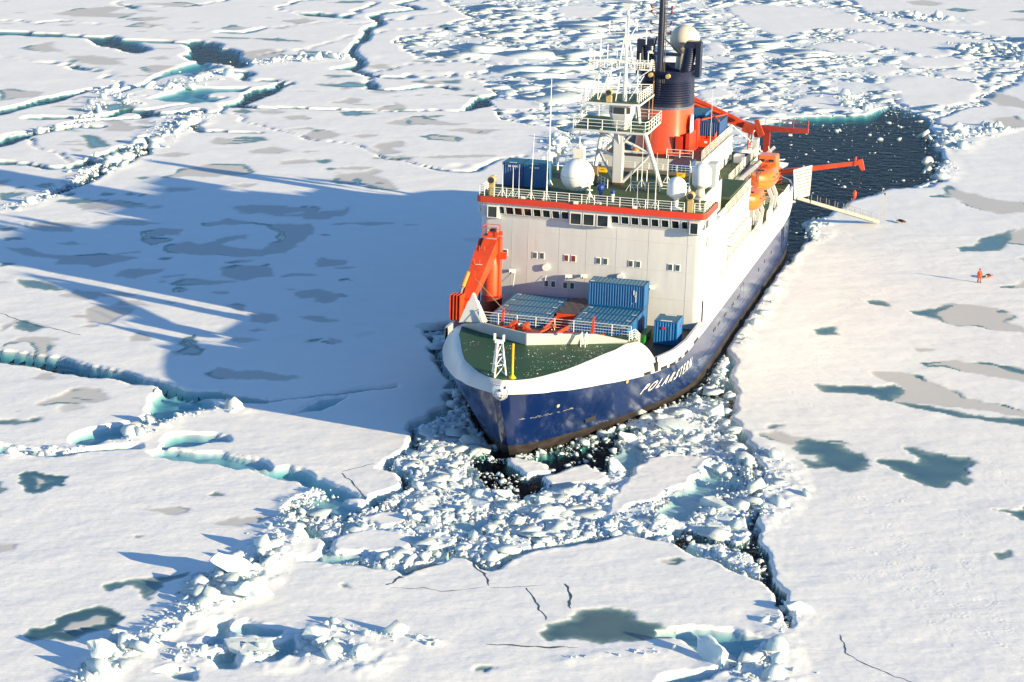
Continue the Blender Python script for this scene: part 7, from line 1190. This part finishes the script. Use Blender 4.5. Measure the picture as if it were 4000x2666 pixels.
jb=MB().beam((9.6,109.5,10.3),(20.9,109.5,12.55),.75,.7,w2=.6,h2=.55).build('side_crane_jib', ORANGE, ship); jb['label']='orange crane jib swung out over the gangway'
MB().lathe([(.8,8.9),(.7,11.0)],(9.6,109.5,0),14).build('jib_pedestal', ORANGE, jb, smooth=.6)
MB().extr([(20.7,109.2,12.9),(21.3,109.2,13.1),(21.7,109.2,11.6),(21.3,109.2,11.5),(20.9,109.2,12.1)],(0,.6,0)).box(20.3,20.5,109.1,109.9,12.1,13.3).build('jib_head', ORANGE, jb)
MB().tube((21.35,109.4,11.7),(20.6,109.5,8.6),.02,4).tube((21.5,109.6,11.6),(20.7,109.5,8.6),.02,4).build('hoist_wire', BLACK, jb)
MB().lathe([(.05,8.7),(.24,8.4),(.26,7.9),(.1,7.5),(.05,7.4)],(20.6,109.5,0),10).path([(20.55,109.5,7.5),(20.4,109.5,7.2),(20.25,109.5,7.2),(20.2,109.5,7.5)],.06,6).build('lifting_hook', ORANGE, jb)
MB().tube((20.3,109.5,7.2),(19.7,110.2,6.4),.03,4).tube((19.7,110.2,6.4),(19.2,111,5.2),.025,4).tube((19.7,110.2,6.4),(19.9,112.5,5.0),.025,4).cbox((19.7,110.2,6.4),(.3,.2,.5)).build('sling', STEEL, jb)
# tilted steel screen at the stern quarter
sl=[(12.3,106.8,11.3),(14.6,108.2,11.9),(14.3,109.8,7.4),(12.5,108.3,7.0)]
scr=MB(); 
for i in range(9):
    q0,q1=i/9,(i+.82)/9
    A_=[Vector(sl[0]).lerp(Vector(sl[3]),q) for q in (q0,q1)]; B2_=[Vector(sl[1]).lerp(Vector(sl[2]),q) for q in (q0,q1)]
    so=MB().extr([tuple(A_[0]),tuple(B2_[0]),tuple(B2_[1]),tuple(A_[1])],(.03,.05,0)).build('screen_slat', MESHPLATE, ship)
mb=MB()
for a,b_ in zip(sl,sl[1:]+sl[:1]): mb.tube(a,b_,.05,5)
mb.tube(Vector(sl[0]).lerp(Vector(sl[1]),.5),Vector(sl[3]).lerp(Vector(sl[2]),.5),.04,5).build('screen_frame', WHITE2, ship)
MB().box(4.0,9.5,113.5,115.2,8.9,9.4).build('stern_hatch', WHITE, ship)
for y in (100.5,104,108): MB().path([(11.5+.3*math.sin(y),y,8.93),(10.2,y+1.0,8.95),(9.0,y+.6,8.95),(8.0,y+1.6,8.95)],.05,5).build('deck_hose', ROPE, ship)
# cargo basket
bk=empty('cargo_basket',(4.75,79.6,18.52),0.06,'open orange red cargo basket on the deck behind the funnel','basket')
MB().box(-1.1,1.1,-1.0,1.0,0,.15).build('basket_floor', ORANGE, bk)
for nm,q in (('basket_wall',(-1.1,1.1,-1.0,-.95,.15,1.05)),('basket_wall',(-1.1,1.1,.95,1.0,.15,1.05)),('basket_wall',(-1.1,-1.05,-.95,.95,.15,.9)),('basket_wall',(1.05,1.1,-.95,.95,.15,.9))): part(nm, ORANGE, bk, q)
for sx in (-1.08,1.08):
    mb=MB().path([(sx,-.95,.9),(sx,-.95,1.5),(sx,.95,1.7),(sx,.95,.9)],.05,5)
    for y in (-.5,0,.5): mb.tube((sx,y,.9),(sx,y,1.6),.035,4)
    mb.build('basket_rail', ORANGE, bk)
MB().box(-.18,.18,-1.03,-1.0,.5,.75).build('basket_plate', PLATE, bk)
for x,y,lb in ((6.1,55.9,'yellow box on the deck before the dark roofed container'),(-2.9,55.4,'yellow box on the deck left of the mast column')):
    t=empty('yellow_case',(x,y,18.73),0.05,lb,'box','yellow cases on the bridge roof'); MB().cbox((0,0,.28),(.95,.5,.42)).build('case_body', YELLOW, t, bevel=.05); MB().cbox((0,0,.53),(1.0,.54,.08)).build('case_lid', YELLOW, t, bevel=.02); MB().tube((-.15,-.3,.4),(.15,-.3,.4),.03,5).build('case_handle', BLACK, t)

# ------------------------------------------------------------------ gangway to the ice
A_=Vector((12.4,108.6,7.2)); B_=Vector((22.1,128.9,0.55)); gd=(B_-A_); gl_=gd.length; gn=Vector((gd.y,-gd.x,0)).normalized()
gw=empty('gangway',(B_.x,B_.y,B_.z),0,'long pale aluminium gangway sloping from the stern to the ice','gangway')
ALU=mat('dull_aluminium',(0.42,0.39,0.33),.5,metal=.2,var=.25,scale=2)
def G(u,w,h): return tuple(A_-B_+gd*u+gn*w+Vector((0,0,h)))
MB().add([G(0,-.45,0),G(0,.45,0),G(1,.45,0),G(1,-.45,0),G(0,-.45,-.1),G(0,.45,-.1),G(1,.45,-.1),G(1,-.45,-.1)],[(0,1,2,3),(4,7,6,5),(0,4,5,1),(1,5,6,2),(2,6,7,3),(3,7,4,0)]).build('walkway', ALU, gw)
for w in (-.5,.5): MB().beam(G(0,w,.0),G(1,w,.0),.08,.45).build('side_beam', ALU, gw)
for i in range(10):
    u=.02+i*.105
    for w in (-.5,.5): MB().tube(G(u,w,.0),G(u,w,1.15),.035,5).build('stanchion', ALU, gw)
for w in (-.5,.5): MB().path([G(.6,w,1.1),G(.98,w,1.12)],.015,4).path([G(.6,w,.6),G(.98,w,.62)],.012,4).build('guard_rope', STEEL, gw)

# ------------------------------------------------------------------ things on the ice
for i,(x,y,h,lb) in enumerate(((22.75,131.6,4.6,'thin black flag pole nearer the open water beside the gangway foot'),(23.5,128.8,4.6,'thin black flag pole farther right of the gangway foot'))):
    t=empty('marker_flag',(x,y,.35),0,lb,'flag pole','black flag markers at the gangway'); MB().tube((0,0,0),(-.35,.1,h),.03,5).build('pole', mat('bamboo_pole',(0.5,0.42,0.3),.6), t); MB().extr([(-.35,.1,h),(-.62,.12,h-.1),(-.5,.12,h-.3),(-.33,.1,h-.45)],(0,.03,0)).build('flag', BLACK, t)
def sledge(loc, rz, label):
    t=empty('sledge', loc, rz, label, 'sledge', 'small sledges on the ice')
    MB().grid([[(x,y,.08+.25*max(0,abs(x)/.9-.75)**1.2+.14*abs(y)/.35) for y in (-.35,-.3,0,.3,.35)] for x in np.linspace(-.95,.95,11)]).build('sledge_pan', mat('black_plastic',(0.02,0.02,0.022),.4), t)
    MB().cbox((.1,0,.25),(.95,.45,.28),.06).build('bundle', mat('dark_bundle',(0.045,0.035,0.04),.8), t, bevel=.06)
    MB().cbox((-.55,0,.25),(.4,.4,.22)).build('bag', mat('pale_bag',(0.42,0.40,0.36),.8), t, bevel=.06)
    MB().box(-.9,.9,-.37,-.34,.1,.2).build('red_edge', mat('red_edge',(0.6,0.05,0.03),.5), t); return t
sledge((25.6,130.9,.33),-.9,'loaded dark sledge left on the snow near the gangway foot')
sledge((39.75,99.3,.33),1.15,'dark sledge pulled over the snow behind the walking person')
# person in an orange survival suit, walking towards the camera and pulling the sledge
def skin_chain(verts, edges, radii, sub=2):
    me=bpy.data.meshes.new('body'); me.from_pydata(verts,edges,[]); ob=bpy.data.objects.new('body',me); COL.objects.link(ob)
    md=ob.modifiers.new('skin','SKIN'); md.use_smooth_shade=True
    for i,rd in enumerate(radii): me.skin_vertices[0].data[i].radius=rd if isinstance(rd,tuple) else (rd,rd)
    me.skin_vertices[0].data[0].use_root=True
    ob.modifiers.new('sub','SUBSURF').levels=sub
    bpy.context.view_layer.update(); dg=bpy.context.evaluated_depsgraph_get(); m2=bpy.data.meshes.new_from_object(ob.evaluated_get(dg)); bpy.data.objects.remove(ob); return m2
SUIT=mat('orange_survival_suit',(0.85,0.09,0.012),.6,var=.2,scale=5); DARKC=mat('dark_gloves_boots',(0.015,0.015,0.02),.6); SKIN=mat('face_skin',(0.45,0.26,0.18),.5)
pe=empty('person',(38.87,95.9,.34),0.25,'person in a bright orange survival suit walking on the snow pulling a sledge','person')
V_=[(0,0,.98),(0,0,1.2),(0,-.02,1.42),(0,-.02,1.54), (.11,0,.9),(.13,-.16,.52),(.13,-.10,.14), (-.11,0,.9),(-.13,.06,.50),(-.13,.20,.16), (.19,-.01,1.44),(.29,.06,1.16),(.33,.0,.93), (-.19,-.01,1.44),(-.28,.03,1.16),(-.31,-.12,.95)]
E_=[(0,1),(1,2),(2,3),(0,4),(4,5),(5,6),(0,7),(7,8),(8,9),(2,10),(10,11),(11,12),(2,13),(13,14),(14,15)]
R_=[(.18,.14),(.19,.15),(.20,.14),.075,.12,.095,.085,.12,.095,.085,.09,.075,.06,.09,.075,.06]
me=skin_chain(V_,E_,R_); me.materials.append(SUIT); ob=bpy.data.objects.new('body',me); COL.objects.link(ob); ob.parent=pe
MB().sphere((0,-.04,1.68),.105,14,-1,1,1.22).build('head', SKIN, pe, smooth=True)
hood=MB().sphere((0,.0,1.70),.135,14,-.5,1,1.15); hood.build('cap', DARKC, pe, smooth=True)
face=MB().cbox((0,-.15,1.66),(.03,.05,.05)).build('nose', SKIN, pe)
for x in (-.04,.04): MB().sphere((x,-.135,1.70),.016,8).build('eye', BLACK, pe)
MB().cbox((0,-.138,1.61),(.06,.02,.015)).build('mouth', mat('lips',(0.3,0.1,0.08),.5), pe)
def hand(c, sg, name='hand'):
    mb=MB().cbox((c[0],c[1],c[2]-.05),(.05,.09,.10))
    for k,(dy,l) in enumerate(((-.034,.075),(-.012,.085),(.012,.08),(.034,.065))): mb.tube((c[0],c[1]+dy,c[2]-.09),(c[0]-sg*.012,c[1]+dy,c[2]-.09-l*.6),.013,6).tube((c[0]-sg*.012,c[1]+dy,c[2]-.09-l*.6),(c[0]-sg*.035,c[1]+dy,c[2]-.09-l),.012,6)
    mb.tube((c[0],c[1]-.045,c[2]-.03),(c[0]-sg*.02,c[1]-.075,c[2]-.085),.014,6); return mb.build(name, DARKC, pe)
hand((.335,.0,.92),1); hand((-.315,-.14,.94),-1)
for (x,y,z) in ((.13,-.15,.06),(-.13,.17,.07)): MB().cbox((x,y,z),(.13,.32,.13)).tube((x,y+.05,z),(x,y+.04,z+.24),.085,8).build('boot', DARKC, pe, bevel=.0)
MB().lathe([(.19,1.03),(.2,1.06),(.2,1.10),(.19,1.12)],(0,0,0),14).build('belt', BLACK, pe)
MB().tube((.1,.13,1.05),(.55,1.9,.35),.012,4).tube((-.1,.13,1.05),(.5,1.9,.35),.012,4).build('tow_rope', ROPE, pe)
# large single ice blocks
def block(loc, size, kind, seed, rot, label, m_=None):
    V,F=rock(seed,kind); bm=bmesh.new()
    vs=[bm.verts.new(Vector((p[0]*size[0],p[1]*size[1],p[2]*size[2]))) for p in V]
    for f_ in F: bm.faces.new([vs[i] for i in f_])
    bmesh.ops.subdivide_edges(bm,edges=bm.edges[:],cuts=3,use_grid_fill=True)
    r_=random.Random(seed)
    for v in bm.verts: v.co+=v.co.normalized()*0.05*min(size)*(math.sin(v.co.x*5+seed)+math.sin(v.co.y*6+seed*2)+math.sin(v.co.z*7+seed*3))+Vector((r_.uniform(-1,1),r_.uniform(-1,1),r_.uniform(-1,1)))*.03*min(size)
    bmesh.ops.recalc_face_normals(bm,faces=bm.faces[:]); me=bpy.data.meshes.new('ice_block'); bm.to_mesh(me); bm.free(); me.materials.append(m_ or ICE_BLOCK); me.shade_smooth(); me.set_sharp_from_angle(angle=.5)
    o=bpy.data.objects.new('ice_block',me); COL.objects.link(o); o.location=loc; o.rotation_euler=rot; tag(o,label,'ice block','large single ice blocks'); return o
for a in (
 ((-12.1,-30.9,1.5),(1.9,1.0,2.6),'slab',3,(1.2,0.3,0.5),'tall upended bluish ice slab standing in the lower left ridge',ICE_BLUE),
 ((-9.4,-34.0,.9),(1.9,1.5,1.0),'chunk',5,(.1,.1,.4),'rounded white ice block below the upended slab in the ridge',None),
 ((-14.7,-48.6,.9),(1.4,1.2,1.5),'chunk',9,(.2,.3,.2),'lone bulky ice block in the bottom left corner of the ridge',None),
 ((26.8,-33.6,.7),(2.0,1.3,1.6),'slab',11,(.9,.25,-.7),'sharp triangular ice slab standing in turquoise water, lower right',None),
 ((21.3,-.5,.35),(2.0,1.7,.9),'chunk',13,(.1,.05,.2),'big white ice block at the right end of the turquoise pool',None),
 ((31.7,-22.0,.5),(1.5,1.3,.8),'chunk',17,(0,.1,.9),'white ice lump on the snow right of the dark lead',None),
 ((-4.2,9.0,.35),(1.5,1.5,1.0),'chunk',19,(.1,.1,.3),'shaded flat topped ice block at the starboard side of the bow',None),
 ((10.5,6.2,.3),(.9,1.7,1.0),'slab',21,(.35,.35,.3),'tilted ice slab between the black water and the largest slab',None),
 ((13.6,20.6,.45),(2.3,1.7,.9),'chunk',23,(.05,.1,.5),'large snowy ice block close to the port bow below the ship name',None),
 ((9.7,15.4,.3),(1.2,.8,.8),'chunk',25,(.1,.3,.5),'white ice block at the edge of the black water under the hull',None),
 ((3.0,-4.6,.4),(1.1,.5,1.1),'slab',27,(1.2,.2,.3),'pointed ice fin standing before the black water',None),
 ((6.7,-5.0,.5),(.95,.8,.85),'chunk',29,(.1,.1,.2),'cube shaped ice block in the rubble before the bow',None),
 ((-2.7,-13.2,.4),(.8,.6,1.2),'slab',31,(1.0,.4,.9),'upright ice block beside the small tilted slab',None),
 ((-5.6,-43.2,.45),(2.0,1.5,1.0),'slab',33,(.15,.1,.2),'flat ice slab between dark water pockets near the bottom edge',None),
 ((-1.6,-40.0,.6),(1.2,1.0,1.0),'chunk',35,(.2,.1,.4),'round ice block at the bottom edge right of the ridge',None),
 ((16.4,27.2,.4),(1.6,1.3,.8),'chunk',37,(.1,0,.6),'rounded ice block squeezed between hull and floe edge',None)): block(*a)
